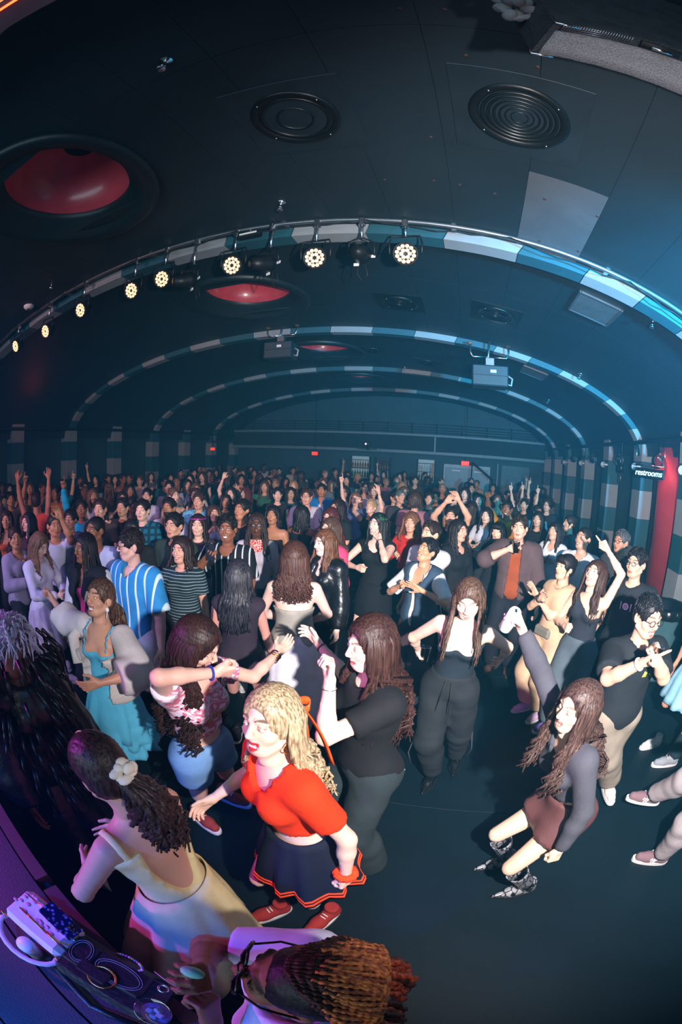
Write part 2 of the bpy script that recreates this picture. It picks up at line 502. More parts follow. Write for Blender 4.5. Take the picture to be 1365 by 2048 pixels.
# ------------------------------------------------------------------ back wall, mezzanine, doors, bar
wall_b = struct(MB().box((-3.3, BACK+.35, 2.4), (14.2, .1, 4.9)).build('wall_back', dark_teal), 'far end wall beneath the mezzanine')
beam = paint('beam_grey', srgb('6d7f86'), .5, vary=.1)
for z, lab in ((3.17, 'mezzanine edge beam'), (2.48, 'lower beam over the doors')):
    o = MB().box((-3.3, BACK-.35, z), (13.5, .1, .09 if z > 3 else .12), bevel=.01).build('trim_8' if z > 3 else 'trim_9', beam); struct(o, lab)
o = MB().box((-3.3, BACK-.28, 2.83), (13.5, .06, .58)).build('wall_mezzanine', paint('mezzanine_front', srgb('16262d'), .8)); struct(o, 'dark mezzanine front')
t = empty('mezzanine_railing', (0, BACK-.3, 3.2))
for z in (.1, .2, .3, .42): MB().tube([(-9.8, 0, z), (3.3, 0, z)], .012, 6).build('rail', black_metal, t)
for x in range(-9, 4): MB().tube([(x, 0, 0), (x, 0, .45)], .015, 6).build('post', black_metal, t)
tag(t, 'thin dark railing on the mezzanine at the far end', 'railing')
t = empty('projection_screen', (1.0, BACK+.2, 3.75)); MB().box((0, 0, 0), (1.7, .04, .72), bevel=.006).build('panel_face', paint('grey_screen', srgb('2b4650'), .7), t); MB().box((0, .01, 0), (1.8, .03, .80), bevel=.006).build('frame', black_metal, t)
tag(t, 'dark framed rectangular panel above the mezzanine railing', 'panel')
post = MB().box((-1.05, BACK-.4, 2.83), (.07, .07, .6), bevel=.006).build('trim_10', beam); struct(post, 'post between the mezzanine beams')
door_mat = paint('door_grey', srgb('7d959e'), .5, vary=.08)
dr = struct(MB().box((.28, BACK+.27, 1.04), (1.92, .06, 2.08)).build('door_1', paint('door_surround', srgb('9fb0b6'), .5)), 'double exit door')
for sx in (-.45, .45):
    lf = MB().box((.28+sx, BACK+.22, .98), (.87, .05, 1.94), bevel=.01).build('leaf', door_mat, dr)
    MB().box((.28+sx, BACK+.185, 1.84), (.36, .03, .035), bevel=.004).build('closer_bar', white_plastic, lf)
MB().box((2.3, BACK+.2, 1.1), (1.2, .05, 2.2), bevel=.01).build('wall_panel', paint('wall_lower_grey', srgb('4e6a75'), .6), wall_b)
MB().box((1.55, BACK+.2, 1.1), (.06, .06, 2.3), bevel=.01).build('wall_panel', beam, wall_b)
exit_red = paint('exit_red', (1, .05, .02), .4, emit=2.2, emit_col=(1, .06, .02), vary=0)
def exit_sign(p, s, lab):
    t = empty('exit_sign', p)
    MB().box((0, 0, 0), (.34*s, .05, .2*s), bevel=.01).build('housing', paint('exit_housing', srgb('7a1008'), .5, emit=.8, emit_col=(1, .05, .02)), t)
    MB().tube([(0, 0, .08*s), (0, 0, vault_z(p[0])-p[2]+.02)], .010, 6).build('hanger', black_metal, t)
    if s > .3: lettering('EXIT', .16*s, exit_red, t, (0, -.028, 0), extrude=.004)
    tag(t, lab, 'exit sign', 'EXIT signs')
exit_sign(at_y(931, 927, BACK-.1), .95, 'red EXIT sign above the grey double door')
exit_sign(at_y(630, 907, 16.6), .75, 'small red EXIT sign in the dark, middle of the far wall')
exit_sign(at_y(426, 898, 14.6), .6, 'small red EXIT sign furthest from the double door')
exit_sign(at_y(613, 795, 16.9), .25, 'tiny red light high up near the vault')
# bar back shelving with bottles
shelf_mat = paint('bar_shelf', srgb('24343a'), .6)
lit = paint('bar_backlit_panel', srgb('8fa7ad'), .5, emit=.12, emit_col=(.6, .85, .9))
bt = [paint('bottle_green', srgb('2f5a40'), .15), paint('bottle_amber', srgb('7a4a1c'), .15), paint('bottle_clear', srgb('b9c8cc'), .1), paint('bottle_dark', srgb('1b1c22'), .15)]
bottle_me = [MB().lathe([(.0, 0), (.036, 0), (.038, .02), (.038, .17), (.014, .23), (.013, .29), (.0, .29)], n=10).mesh('bottle') for _ in bt]
for me, m_ in zip(bottle_me, bt): me.materials.append(m_)
bn = 0
for bi, (xa, xb) in enumerate(((-4.55, -3.75), (-3.5, -2.9), (-1.75, -1.05))):
    t = empty('bar_shelf', ((xa+xb)/2, BACK+.1, 0))
    w = xb-xa
    MB().box((0, .08, 1.75), (w, .03, .9)).build('backing', lit if bi != 1 else shelf_mat, t)
    for z in (1.35, 1.7, 2.05): MB().box((0, -.02, z), (w, .2, .025), bevel=.004).build('shelf', shelf_mat, t)
    for sx in (-1, 1): MB().box((sx*w/2, 0, 1.1), (.03, .22, 2.2), bevel=.004).build('side', shelf_mat, t)
    tag(t, ['backlit bar shelf furthest from the exit door', 'dark bar shelf between the two backlit ones', 'backlit bar shelf beside the double door'][bi], 'shelf', 'bar shelves')
    for z in (1.3625, 1.7125):
        for k in range(int(w/.11)):
            o = bpy.data.objects.new('bottle', bottle_me[(bn*7+k) % 4]); COL.objects.link(o)
            o.location = (xa + .08 + k*.108, BACK+.06, z); bn += 1
            tag(o, '%s bottle, %s along the %s tier of the %s' % (['green', 'amber', 'clear', 'black'][(bn*7+k-7) % 4], ['first', 'second', 'third', 'fourth', 'fifth', 'sixth', 'seventh'][k], 'lower' if z < 1.5 else 'middle', ['bar shelf furthest from the exit door', 'dark bar shelf', 'bar shelf beside the double door'][bi]), 'bottle', 'bottles on the bar shelves')
t = empty('bar_counter', (-3.0, BACK-.75, 0))
MB().box((0, 0, 1.1), (4.6, .5, .06), bevel=.01).build('counter', paint('bar_top', srgb('20282c'), .3), t)
MB().box((0, .05, .53), (4.5, .4, 1.06), bevel=.01).build('front', black_matte, t)
tag(t, 'dark bar counter before the bottle shelves', 'counter')
t = empty('purple_bar_lamp', tuple(at_y(735, 888, 16.4)))
MB().box((0, 0, 0), (.26, .16, .14), bevel=.02).build('housing', black_metal, t)
MB().ball((-.04, -.09, .0), .035, 8).build('lens', paint('purple_lens', (.7, .3, 1), .3, emit=4, emit_col=(.7, .35, 1)), t)
MB().box((0, 0, -.2), (.75, .2, .03), bevel=.004).tube([(0, .05, -.2), (0, .55, -.2)], .03, 6).tube([(0, 0, -.19), (0, 0, -.05)], .02, 6).build('bracket_shelf', black_metal, t)
tag(t, 'small projector with a violet lens over the bar', 'projector')
stair = empty('handrail', (0, 0, 0)); s1_, s2_ = at_y(945, 925, 16.9), at_y(985, 960, 16.9)
MB().tube([s1_, s2_], .04, 8).build('rail', black_metal, stair)
for q in (s1_, s2_): MB().tube([q, (q.x, q.y, 0)], .025, 8).build('post', black_metal, stair)
tag(stair, 'sloping dark handrail beside the double exit door', 'handrail')

# ------------------------------------------------------------------ stage
# lip line measured at deck height
SZ = 1.0
E1, E2 = Vector((-1.48, .335, SZ)), Vector((-.325, .060, SZ))
ed = (E2-E1).normalized(); en = Vector((ed.y, -ed.x, 0))          # en points back, on to the stage
if en.y > 0: en = -en
deck_mat = paint('stage_deck_black', srgb('20242e'), .55, vary=.2, scale=3, bump=.2, bump_scale=150)
body = MB()
pA, pB = E1 - ed*5.0, E2 + ed*4.6
def quadprism(a, b, c, d, z0, z1):
    V = [(p.x, p.y, z0) for p in (a, b, c, d)] + [(p.x, p.y, z1) for p in (a, b, c, d)]
    return V, [(0,3,2,1), (4,5,6,7), (0,1,5,4), (1,2,6,5), (2,3,7,6), (3,0,4,7)]
stage = struct(MB().add(*quadprism(pA+en*.02, pB+en*.02, pB+en*4, pA+en*4, 0, SZ-.03), False).build('stage_platform', black_matte), 'raised stage platform')
stage['category'] = 'stage'; stage['label'] = 'raised black stage with a dark wooden lip under blue light'
off = .062
for w in (.235, .30, .30, .6, .6, .6, .6, .6):
    a, b = pA + en*(off+.005), pB + en*(off+.005)
    for k in range(5):
        p, q = a.lerp(b, k/5), a.lerp(b, (k+1)/5)
        p = p + ed*.003
        MB().add(*quadprism(p, q, q+en*(w-.01), p+en*(w-.01), SZ-.03, SZ), False).build('plank', deck_mat, stage)
    off += w
lip_mat = paint('stage_lip_wood', srgb('4a2f36'), .5, vary=.15, scale=9)
gap = at_z(100, 1762, SZ)
s0 = (gap - pA).dot(ed)
L_all = (pB-pA).length
for (sa, sb) in ((0, s0-.028), (s0+.028, s0+2.4), (s0+2.405, L_all)):
    p, q = pA + ed*sa, pA + ed*sb
    MB().add(*quadprism(p, q, q+en*.06, p+en*.06, SZ-.05, SZ+.004), False).build('lip_board', lip_mat, stage)
# proscenium beam with a red light strip, high over the stage
t = empty('proscenium_beam', (0, 0, 0))
b1, b2 = at_z(-160, 150, 4.25), at_z(150, -60, 4.25)
dv = (b2-b1).normalized(); nv = Vector((-dv.y, dv.x, 0))
b1, b2 = b1 - dv*3, b2 + dv*1.0
MB().add(*quadprism(b1-nv*.05, b2-nv*.05, b2+nv*.13, b1+nv*.13, 4.2, 4.7), False).build('beam_box', paint('beam_mauve', srgb('5a3d4c'), .6), t)
led = paint('red_led_strip', (1, .12, .03), .4, emit=5, emit_col=(1, .1, .02), vary=0)
MB().tube([b1 - nv*.02 + Vector((0, 0, -.055)), b2 - nv*.02 + Vector((0, 0, -.055))], .009, 6).build('led_strip', led, t)
MB().tube([b1 - nv*.075 + Vector((0, 0, -.055)), b2 - nv*.075 + Vector((0, 0, -.055))], .006, 6).build('led_strip', led, t)
tag(t, 'mauve beam with glowing red light strips high above the stage', 'beam')

# ================================================================== PEOPLE: a distance-field body builder
def surfnet(S, org, h):
    """surface of S < 0 by naive surface nets"""
    ins = S < 0
    c = [ins[dx:S.shape[0]-1+dx, dy:S.shape[1]-1+dy, dz:S.shape[2]-1+dz] for dx in (0, 1) for dy in (0, 1) for dz in (0, 1)]
    allin = c[0].copy(); anyin = c[0].copy()
    for q in c[1:]:
        allin &= q; anyin |= q
    act = anyin & ~allin
    I, J, K = np.nonzero(act)
    if len(I) == 0: return np.zeros((0, 3)), np.zeros((0, 4), int)
    vid = np.full(act.shape, -1, np.int32); vid[I, J, K] = np.arange(len(I))
    acc = np.zeros((len(I), 3)); cnt = np.zeros(len(I))
    cor = [(dx, dy, dz) for dx in (0, 1) for dy in (0, 1) for dz in (0, 1)]
    val = {q: S[I+q[0], J+q[1], K+q[2]] for q in cor}
    for a in cor:
        for ax in range(3):
            if a[ax]: continue
            b = list(a); b[ax] = 1; b = tuple(b)
            va, vb = val[a], val[b]
            m = (va < 0) != (vb < 0)
            t = np.where(m, va/np.where(m, va-vb, 1), 0)
            for k in range(3):
                acc[:, k] += np.where(m, a[k] + (t if k == ax else 0), 0)
            cnt += m
    V = acc/cnt[:, None] + np.stack([I, J, K], 1)
    V = V*h + org
    Q = []
    for ax in range(3):
        o1, o2 = (ax+1) % 3, (ax+2) % 3
        sl0 = [slice(None)]*3; sl1 = [slice(None)]*3
        sl0[ax] = slice(0, -1); sl1[ax] = slice(1, None)
        for o in (o1, o2):
            sl0[o] = slice(1, -1); sl1[o] = slice(1, -1)
        A, B = ins[tuple(sl0)], ins[tuple(sl1)]
        for flip, m in ((False, A & ~B), (True, ~A & B)):
            e = np.stack(np.nonzero(m), 1)
            if not len(e): continue
            e[:, o1] += 1; e[:, o2] += 1
            def cell(d1, d2):
                q = e.copy(); q[:, o1] -= d1; q[:, o2] -= d2
                return vid[q[:, 0], q[:, 1], q[:, 2]]
            q = np.stack([cell(1, 1), cell(0, 1), cell(0, 0), cell(1, 0)], 1)
            Q.append(q[:, ::-1] if flip else q)
    return V, np.concatenate(Q)

class Field:
    """grid over a box that primitives are blended into"""
    def __init__(self, lo, hi, h):
        self.h = h; self.lo = np.array(lo) - 3*h
        n = np.ceil((np.array(hi) + 3*h - self.lo)/h).astype(int) + 1
        self.n = n
        self.S = np.full(n, .5, np.float32)
        self.ax = [(self.lo[k] + h*np.arange(n[k])).astype(np.float32) for k in range(3)]
    def sub(self, lo, hi):
        i0 = np.maximum(0, np.floor((np.array(lo)-self.lo)/self.h).astype(int))
        i1 = np.minimum(self.n, np.ceil((np.array(hi)-self.lo)/self.h).astype(int)+1)
        if (i1 <= i0).any(): return None, None
        sl = tuple(slice(a, b) for a, b in zip(i0, i1))
        X = self.ax[0][sl[0]][:, None, None]; Y = self.ax[1][sl[1]][None, :, None]; Z = self.ax[2][sl[2]][None, None, :]
        return sl, (X, Y, Z)
    def all(self):
        return self.ax[0][:, None, None], self.ax[1][None, :, None], self.ax[2][None, None, :]
    def blend(self, sl, d, k):
        s = self.S[sl]
        if k <= 0: self.S[sl] = np.minimum(s, d); return
        hh = np.maximum(k - np.abs(s-d), 0)/k
        self.S[sl] = np.minimum(s, d) - hh*hh*k*.25
    def cone(self, a, b, ra, rb, k=.02, clip=None):
        a = np.array(a, float); b = np.array(b, float); m = max(ra, rb) + k + 2*self.h
        sl, G = self.sub(np.minimum(a, b)-m, np.maximum(a, b)+m)
        if sl is None: return
        d = b-a; L2 = d@d + 1e-12
        p = [G[i]-a[i] for i in range(3)]
        t = np.clip((p[0]*d[0] + p[1]*d[1] + p[2]*d[2])/L2, 0, 1)
        q = np.sqrt((p[0]-t*d[0])**2 + (p[1]-t*d[1])**2 + (p[2]-t*d[2])**2) - (ra + (rb-ra)*t)
        if clip is not None:
            for (o, n) in clip:
                q = np.maximum(q, (G[0]-o[0])*n[0] + (G[1]-o[1])*n[1] + (G[2]-o[2])*n[2])
        self.blend(sl, q, k)
    def ell(self, c, r, M=None, k=.03, cut=False, clip=None):
        """ellipsoid with radii r in the frame M (columns are axes); cut=True subtracts"""
        c = np.array(c, float); r = np.array(r, float); M = np.eye(3) if M is None else np.array(M, float)
        ext = np.sqrt(((M*r)**2).sum(1)) + k + 2*self.h
        sl, G = self.sub(c-ext, c+ext)
        if sl is None: return
        p = [G[i]-c[i] for i in range(3)]
        k0 = k1 = 0
        for j in range(3):
            w = p[0]*M[0, j] + p[1]*M[1, j] + p[2]*M[2, j]
            k0 = k0 + (w/r[j])**2; k1 = k1 + (w/r[j]**2)**2
        k0 = np.sqrt(k0); d = k0*(k0-1)/np.sqrt(k1 + 1e-9)
        if clip is not None:
            for (o, n) in clip:
                d = np.maximum(d, (G[0]-o[0])*n[0] + (G[1]-o[1])*n[1] + (G[2]-o[2])*n[2])
        if cut:
            s = self.S[sl]; hh = np.maximum(k - np.abs(s+d), 0)/max(k, 1e-6)
            self.S[sl] = np.maximum(s, -d) + hh*hh*k*.25
        else: self.blend(sl, d, k)
    def plane(self, o, n):
        X, Y, Z = self.all()
        self.S = np.maximum(self.S, ((X-o[0])*n[0] + (Y-o[1])*n[1] + (Z-o[2])*n[2]).astype(np.float32))
    def wrinkle(self, amp, freq, seed, squash=(1, 1, 1)):
        r = np.random.default_rng(seed)
        X, Y, Z = self.all()
        D_ = 0
        for i in range(4):
            d = r.normal(size=3); d /= np.linalg.norm(d); d = d*np.array(squash)*freq*(.6+.5*i)
            e = r.normal(size=3)*freq*.35
            D_ = D_ + np.sin(X*d[0]+Y*d[1]+Z*d[2]+r.uniform(0, 6) + 1.5*np.sin(X*e[0]+Y*e[1]+Z*e[2]+r.uniform(0, 6)))/(1+.6*i)
        near = np.abs(self.S) < 4*self.h + .02
        self.S = np.where(near, self.S - amp*(.9 + .45*D_), self.S).astype(np.float32)
    def get(self):
        return surfnet(self.S, self.lo, self.h)

def np_mesh(name, V, Q, mat=None, zone=None):
    me = bpy.data.meshes.new(name)
    Q = np.asarray(Q); V = np.asarray(V, np.float32)
    nf, w = Q.shape
    me.vertices.add(len(V)); me.vertices.foreach_set('co', V.ravel())
    me.loops.add(nf*w); me.loops.foreach_set('vertex_index', Q.astype(np.int32).ravel())
    me.polygons.add(nf); me.polygons.foreach_set('loop_start', np.arange(0, nf*w, w, dtype=np.int32))
    me.polygons.foreach_set('use_smooth', np.ones(nf, bool))
    if zone is not None:
        at = me.attributes.new('zone', 'FLOAT_COLOR', 'POINT')
        at.data.foreach_set('color', np.concatenate([zone, np.ones((len(zone), 1))], 1).astype(np.float32).ravel())
    me.update(calc_edges=True)
    if mat is not None: me.materials.append(mat)
    return me

# ---------------------------------------------------------------- heads
_heads = {}
def head_template(expr, h, male=False):
    key = (expr, h, male)
    if key in _heads: return _heads[key]
    f = Field((-.095, -.115, -.155), (.095, .13, .13), h)
    w = 1.06 if male else 1.0
    f.ell((0, -.012, .032), (.073*w, .093, .086), k=.0)
    f.ell((0, .022, -.045), (.054*w, .066, .072), k=.03)
    f.ell((0, .052, -.092), (.026*w, .024, .022), k=.03)
    for s in (-1, 1):
        f.ell((s*.037, .052, -.028), (.028, .028, .026), k=.02)
        f.cone((s*.012, .086, .024), (s*.046, .072, .022), .009, .008, k=.014)
        f.cone((s*.058*w, .0, -.055), (s*.022, .05, -.095), .018, .018, k=.02)
    for s in (-1, 1):
        f.ell((s*.031, .096, .004), (.017, .015, .011), k=.012, cut=True)
    f.cone((0, .088, .014), (0, .106, -.026), .008, .0115, k=.010)
    for s in (-1, 1): f.ell((s*.012, .098, -.031), (.008, .009, .007), k=.007)
    lift = {'smile': .007, 'laugh': .010}.get(expr, 0)
    lw = .024 if expr in ('smile', 'laugh') else .019
    gape = {'neutral': .0035, 'smile': .007, 'laugh': .015, 'open': .014}[expr]
    for s in (-1, 1):
        f.cone((0, .0850, -.0605+gape*.25), (s*lw, .0735, -.0645+lift), .0056, .003, k=.008)
        f.cone((0, .0835, -.0695-gape), (s*lw, .0735, -.0665+lift), .0066, .003, k=.008)
    if expr != 'neutral':
        f.ell((0, .084, -.065-gape*.4), (lw*.80, .016, .002+gape*.5), k=.002, cut=True)
        f.ell((0, .0725, -.062-gape*.2), (lw*.85, .011, .004+gape*.4), k=.0)
    for s in (-1, 1): f.ell((s*.0305, .0765, .0035), (.0140, .0135, .0125), k=.003)
    for s in (-1, 1): f.ell((s*.077*w, -.008, -.008), (.009, .020, .032), M=Matrix.Rotation(s*.35, 3, 'Z'), k=.008)
    f.cone((0, -.018, -.07), (0, -.022, -.15), .047*w, .050*w, k=.025)
    V, Q = f.get()
    x, y, z = np.abs(V[:, 0]), V[:, 1], V[:, 2]
    zone = np.zeros((len(V), 3))
    # lips
    mz = -.066 + lift*(x/lw)**2 - gape*.35
    lip = ((x/(lw*1.08))**2 + ((z-mz)/(.0085+gape*.72))**2 < 1) & (y > .066)
    zone[lip, 0] = 1
    if expr != 'neutral':
        teeth = ((x/(lw*.80))**2 + ((z+.0635+gape*.35)/(.0025+gape*.55))**2 < 1) & (y < .0865) & (y > .055)
        zone[teeth] = (0, 0, 1)
    ex = x-.0305
    eye = (ex**2/.0122**2 + (z-.0030)**2/(.0050 if expr != 'laugh' else .0032)**2 < 1) & (y > .07)
    zone[eye] = (0, 0, .9)
    iris = (ex**2 + (z-.0035)**2 < .0053**2) & eye
    zone[iris] = (0, 1, 0)
    lid = (np.abs(ex**2/.0145**2 + (z-.0030)**2/.0070**2 - 1) < .30) & (z > .0035) & (y > .07)
    zone[lid] = (0, .75, 0)
    br = (np.abs(z - (.0275 + .0045*np.sin(np.clip((x-.012)/.04, 0, 1)*2.6))) < (.0048 if male else .0038)) & (x > .012) & (x < .05) & (y > .055)
    zone[br] = (0, .8, 0)
    # the scalp under the hair is left open: nothing shows there
    fc = V[Q].mean(1)
    Q = Q[~((fc[:, 1] < -.025) & (fc[:, 2] > -.045)) & ~((fc[:, 2] > .085) & (fc[:, 1] < .05))]
    used = np.unique(Q); remap = np.full(len(V), -1); remap[used] = np.arange(len(used))
    V, zone, Q = V[used], zone[used], remap[Q]
    _heads[key] = (V, Q, zone)
    return _heads[key]

# ---------------------------------------------------------------- hands (right hand; +y to the fingertips, +x thumb side... palm faces -z)
_hands = {}
def hand_template(pose, h):
    key = (pose, h)
    if key in _hands: return _hands[key]
    f = Field((-.10, -.05, -.11), (.09, .21, .05), h)
    f.cone((0, -.03, 0), (0, .01, 0), .024, .025, k=.0)
    for i, xx in enumerate((-.028, -.009, .010, .029)):      # little .. index, thumb side is +x
        f.cone((xx*.55, .01, 0), (xx, .085, .002), .0135, .0115, k=.012)
    f.ell((.022, .035, -.010), (.017, .032, .016), k=.012)
    cur = {'relax': (38, 34, 28, 22), 'fist': (88, 88, 88, 86), 'point': (88, 88, 88, 2), 'open': (6, 4, 2, 0), 'grip': (62, 58, 54, 50), 'soft': (18, 14, 10, 8), 'two': (88, 88, 4, 2)}[pose]
    spread = {'open': 9, 'soft': 4}.get(pose, 1.5)
    for i, (xx, ln) in enumerate(((-.028, .062), (-.009, .076), (.010, .082), (.029, .074))):
        p = np.array((xx, .086, .002)); a = math.radians(cur[i]); az = math.radians((i-1.5)*spread)
        tot = 0
        for seg, (fr, am, r) in enumerate(((.44, .75, .0095), (.32, 1.0, .0085), (.24, .75, .0078))):
            tot += a*am
            d = np.array((math.sin(az)*math.cos(tot), math.cos(az)*math.cos(tot), -math.sin(tot)))
            q = p + d*ln*fr*1.06
            f.cone(p, q, r, r-.0008, k=.004)
            p = q
    th = {'fist': ((.030, .030, -.012), (.040, .062, -.030), (.018, .082, -.046)), 'point': ((.030, .030, -.012), (.042, .062, -.028), (.020, .084, -.040)),
          'grip': ((.030, .025, -.012), (.052, .050, -.034), (.046, .080, -.056)), 'two': ((.030, .030, -.012), (.040, .062, -.030), (.010, .078, -.046))}.get(pose, ((.030, .025, -.008), (.058, .055, -.018), (.068, .090, -.024)))
    f.cone((.016, .01, -.004), th[0], .014, .0135, k=.01)
    f.cone(th[0], th[1], .0125, .0105, k=.006)
    f.cone(th[1], th[2], .0105, .0085, k=.005)
    _hands[key] = f.get()
    return _hands[key]

# ---------------------------------------------------------------- materials for people
def skin(tone):
    key = ('skin', tone)
    if key in _mats: return _mats[key]
    m, nt, b = _principled('skin'); L = nt.links
    at = nt.nodes.new('ShaderNodeAttribute'); at.attribute_name = 'zone'
    sp = nt.nodes.new('ShaderNodeSeparateColor'); L.new(at.outputs['Color'], sp.inputs[0])
    base = srgb(tone)
    tc = nt.nodes.new('ShaderNodeTexCoord'); nz = nt.nodes.new('ShaderNodeTexNoise'); nz.inputs['Scale'].default_value = 14
    L.new(tc.outputs['Object'], nz.inputs['Vector'])
    rp = nt.nodes.new('ShaderNodeValToRGB')
    rp.color_ramp.elements[0].color = tuple(c*f for c, f in zip(base, (.97, .90, .88))) + (1,)
    rp.color_ramp.elements[1].color = tuple(min(1, c*1.06) for c in base) + (1,)
    L.new(nz.outputs['Fac'], rp.inputs[0])
    cur = rp.outputs[0]
    lipc = (min(1, base[0]*.60), base[1]*.26, base[2]*.28)
    for i, c in ((0, lipc), (1, (.018, .012, .010)), (2, (.82, .80, .78))):
        mx = nt.nodes.new('ShaderNodeMix'); mx.data_type = 'RGBA'
        L.new(sp.outputs[i], mx.inputs['Factor']); L.new(cur, mx.inputs['A']); mx.inputs['B'].default_value = tuple(c) + (1,)
        cur = mx.outputs['Result']
    L.new(cur, b.inputs['Base Color'])
    b.inputs['Roughness'].default_value = .48
    b.inputs['Specular IOR Level'].default_value = .4
    b.inputs['Sheen Weight'].default_value = .08
    _mats[key] = m
    return m
def lips_skin(tone, lipcol):
    """a skin with painted lips"""
    key = ('skinlip', tone, lipcol)
    if key in _mats: return _mats[key]
    m = skin(tone).copy(); m.name = 'skin_painted_lips'
    mix = [n for n in m.node_tree.nodes if n.bl_idname == 'ShaderNodeMix'][0]
    mix.inputs['B'].default_value = srgb(lipcol) + (1,)
    _mats[key] = m
    return m
def cloth(col, name='cloth', rough=.85, kind=None, col2=None, scale=1.0, bump=.25):
    """woven cloth; kind adds woven-in or printed colour: stripes_v, stripes_h, tiedye, plaid, snake, cable"""
    key = ('cloth', col, rough, kind, col2, scale, bump)
    if key in _mats: return _mats[key]
    m, nt, b = _principled(name); L = nt.links
    tc = nt.nodes.new('ShaderNodeTexCoord')
    base = srgb(col)
    nz = nt.nodes.new('ShaderNodeTexNoise'); nz.inputs['Scale'].default_value = 9; nz.inputs['Detail'].default_value = 5
    L.new(tc.outputs['Object'], nz.inputs['Vector'])
    rp = nt.nodes.new('ShaderNodeValToRGB')
    rp.color_ramp.elements[0].position = .3; rp.color_ramp.elements[1].position = .7
    rp.color_ramp.elements[0].color = tuple(c*.86 for c in base) + (1,)
    rp.color_ramp.elements[1].color = tuple(min(1, c*1.12) for c in base) + (1,)
    L.new(nz.outputs['Fac'], rp.inputs[0])
    cur = rp.outputs[0]
    def mixin(fac, c2):
        nonlocal cur
        mx = nt.nodes.new('ShaderNodeMix'); mx.data_type = 'RGBA'
        L.new(fac, mx.inputs['Factor']); L.new(cur, mx.inputs['A']); mx.inputs['B'].default_value = srgb(c2) + (1,)
        cur = mx.outputs['Result']
    def ramp(src, p0, p1, inv=False):
        r = nt.nodes.new('ShaderNodeValToRGB')
        r.color_ramp.elements[0].position = p0; r.color_ramp.elements[1].position = p1
        if inv:
            r.color_ramp.elements[0].color = (1, 1, 1, 1); r.color_ramp.elements[1].color = (0, 0, 0, 1)
        L.new(src, r.inputs[0]); return r.outputs[0]
    if kind in ('stripes_v', 'stripes_h'):
        wv = nt.nodes.new('ShaderNodeTexWave'); wv.bands_direction = 'X' if kind == 'stripes_v' else 'Z'
        wv.inputs['Scale'].default_value = scale; wv.inputs['Distortion'].default_value = .3
        L.new(tc.outputs['Object'], wv.inputs['Vector']); mixin(ramp(wv.outputs['Fac'], .88, .93), col2)
    if kind == 'tiedye':
        n2 = nt.nodes.new('ShaderNodeTexNoise'); n2.inputs['Scale'].default_value = 11*scale; n2.inputs['Detail'].default_value = 8; n2.inputs['Distortion'].default_value = 2.5
        mp = nt.nodes.new('ShaderNodeMapping'); mp.inputs['Scale'].default_value = (1, 1, 2.2); L.new(tc.outputs['Object'], mp.inputs[0])
        L.new(mp.outputs[0], n2.inputs['Vector']); mixin(ramp(n2.outputs['Fac'], .46, .54), col2)
    if kind == 'plaid':
        for dr_ in ('X', 'Z'):
            wv = nt.nodes.new('ShaderNodeTexWave'); wv.bands_direction = dr_; wv.inputs['Scale'].default_value = scale
            L.new(tc.outputs['Object'], wv.inputs['Vector']); mixin(ramp(wv.outputs['Fac'], .6, .75), col2)
    if kind == 'snake':
        vo = nt.nodes.new('ShaderNodeTexVoronoi'); vo.feature = 'DISTANCE_TO_EDGE'; vo.inputs['Scale'].default_value = 26*scale
        L.new(tc.outputs['Object'], vo.inputs['Vector']); mixin(ramp(vo.outputs['Distance'], .06, .14, True), col2)
    if kind == 'glitter':
        vo = nt.nodes.new('ShaderNodeTexVoronoi'); vo.inputs['Scale'].default_value = 160*scale
        L.new(tc.outputs['Object'], vo.inputs['Vector']); mixin(ramp(vo.outputs['Distance'], .2, .4, True), col2)
        b.inputs['Metallic'].default_value = .6
    L.new(cur, b.inputs['Base Color'])
    b.inputs['Roughness'].default_value = rough
    b.inputs['Specular IOR Level'].default_value = .25 if rough > .6 else .5
    if bump:
        n3 = nt.nodes.new('ShaderNodeTexNoise'); n3.inputs['Scale'].default_value = 45; n3.inputs['Detail'].default_value = 6
        L.new(tc.outputs['Object'], n3.inputs['Vector'])
        bp = nt.nodes.new('ShaderNodeBump'); bp.inputs['Strength'].default_value = bump; bp.inputs['Distance'].default_value = .006
        L.new(n3.outputs['Fac'], bp.inputs['Height']); L.new(bp.outputs[0], b.inputs['Normal'])
    _mats[key] = m
    return m
def hair_mat(col, rough=.38, col2=None):
    rough = rough + .1
    key = ('hair', col, rough, col2)
    if key in _mats: return _mats[key]
    m, nt, b = _principled('hair'); L = nt.links
    tc = nt.nodes.new('ShaderNodeTexCoord'); mp = nt.nodes.new('ShaderNodeMapping'); mp.inputs['Scale'].default_value = (90, 90, 9)
    L.new(tc.outputs['Object'], mp.inputs[0])
    nz = nt.nodes.new('ShaderNodeTexNoise'); nz.inputs['Scale'].default_value = 1.6; nz.inputs['Detail'].default_value = 4
    L.new(mp.outputs[0], nz.inputs['Vector'])
    a = srgb(col); c2 = srgb(col2) if col2 else tuple(min(1, x*1.7 + .004) for x in a)
    rp = nt.nodes.new('ShaderNodeValToRGB')
    rp.color_ramp.elements[0].position = .35; rp.color_ramp.elements[1].position = .68
    rp.color_ramp.elements[0].color = tuple(x*.65 for x in a) + (1,)
    rp.color_ramp.elements[1].color = c2 + (1,)
    L.new(nz.outputs['Fac'], rp.inputs[0]); L.new(rp.outputs[0], b.inputs['Base Color'])
    b.inputs['Roughness'].default_value = rough
    b.inputs['Specular IOR Level'].default_value = .3
    bp = nt.nodes.new('ShaderNodeBump'); bp.inputs['Strength'].default_value = .5; bp.inputs['Distance'].default_value = .004
    L.new(nz.outputs['Fac'], bp.inputs['Height']); L.new(bp.outputs[0], b.inputs['Normal'])
    _mats[key] = m
    return m

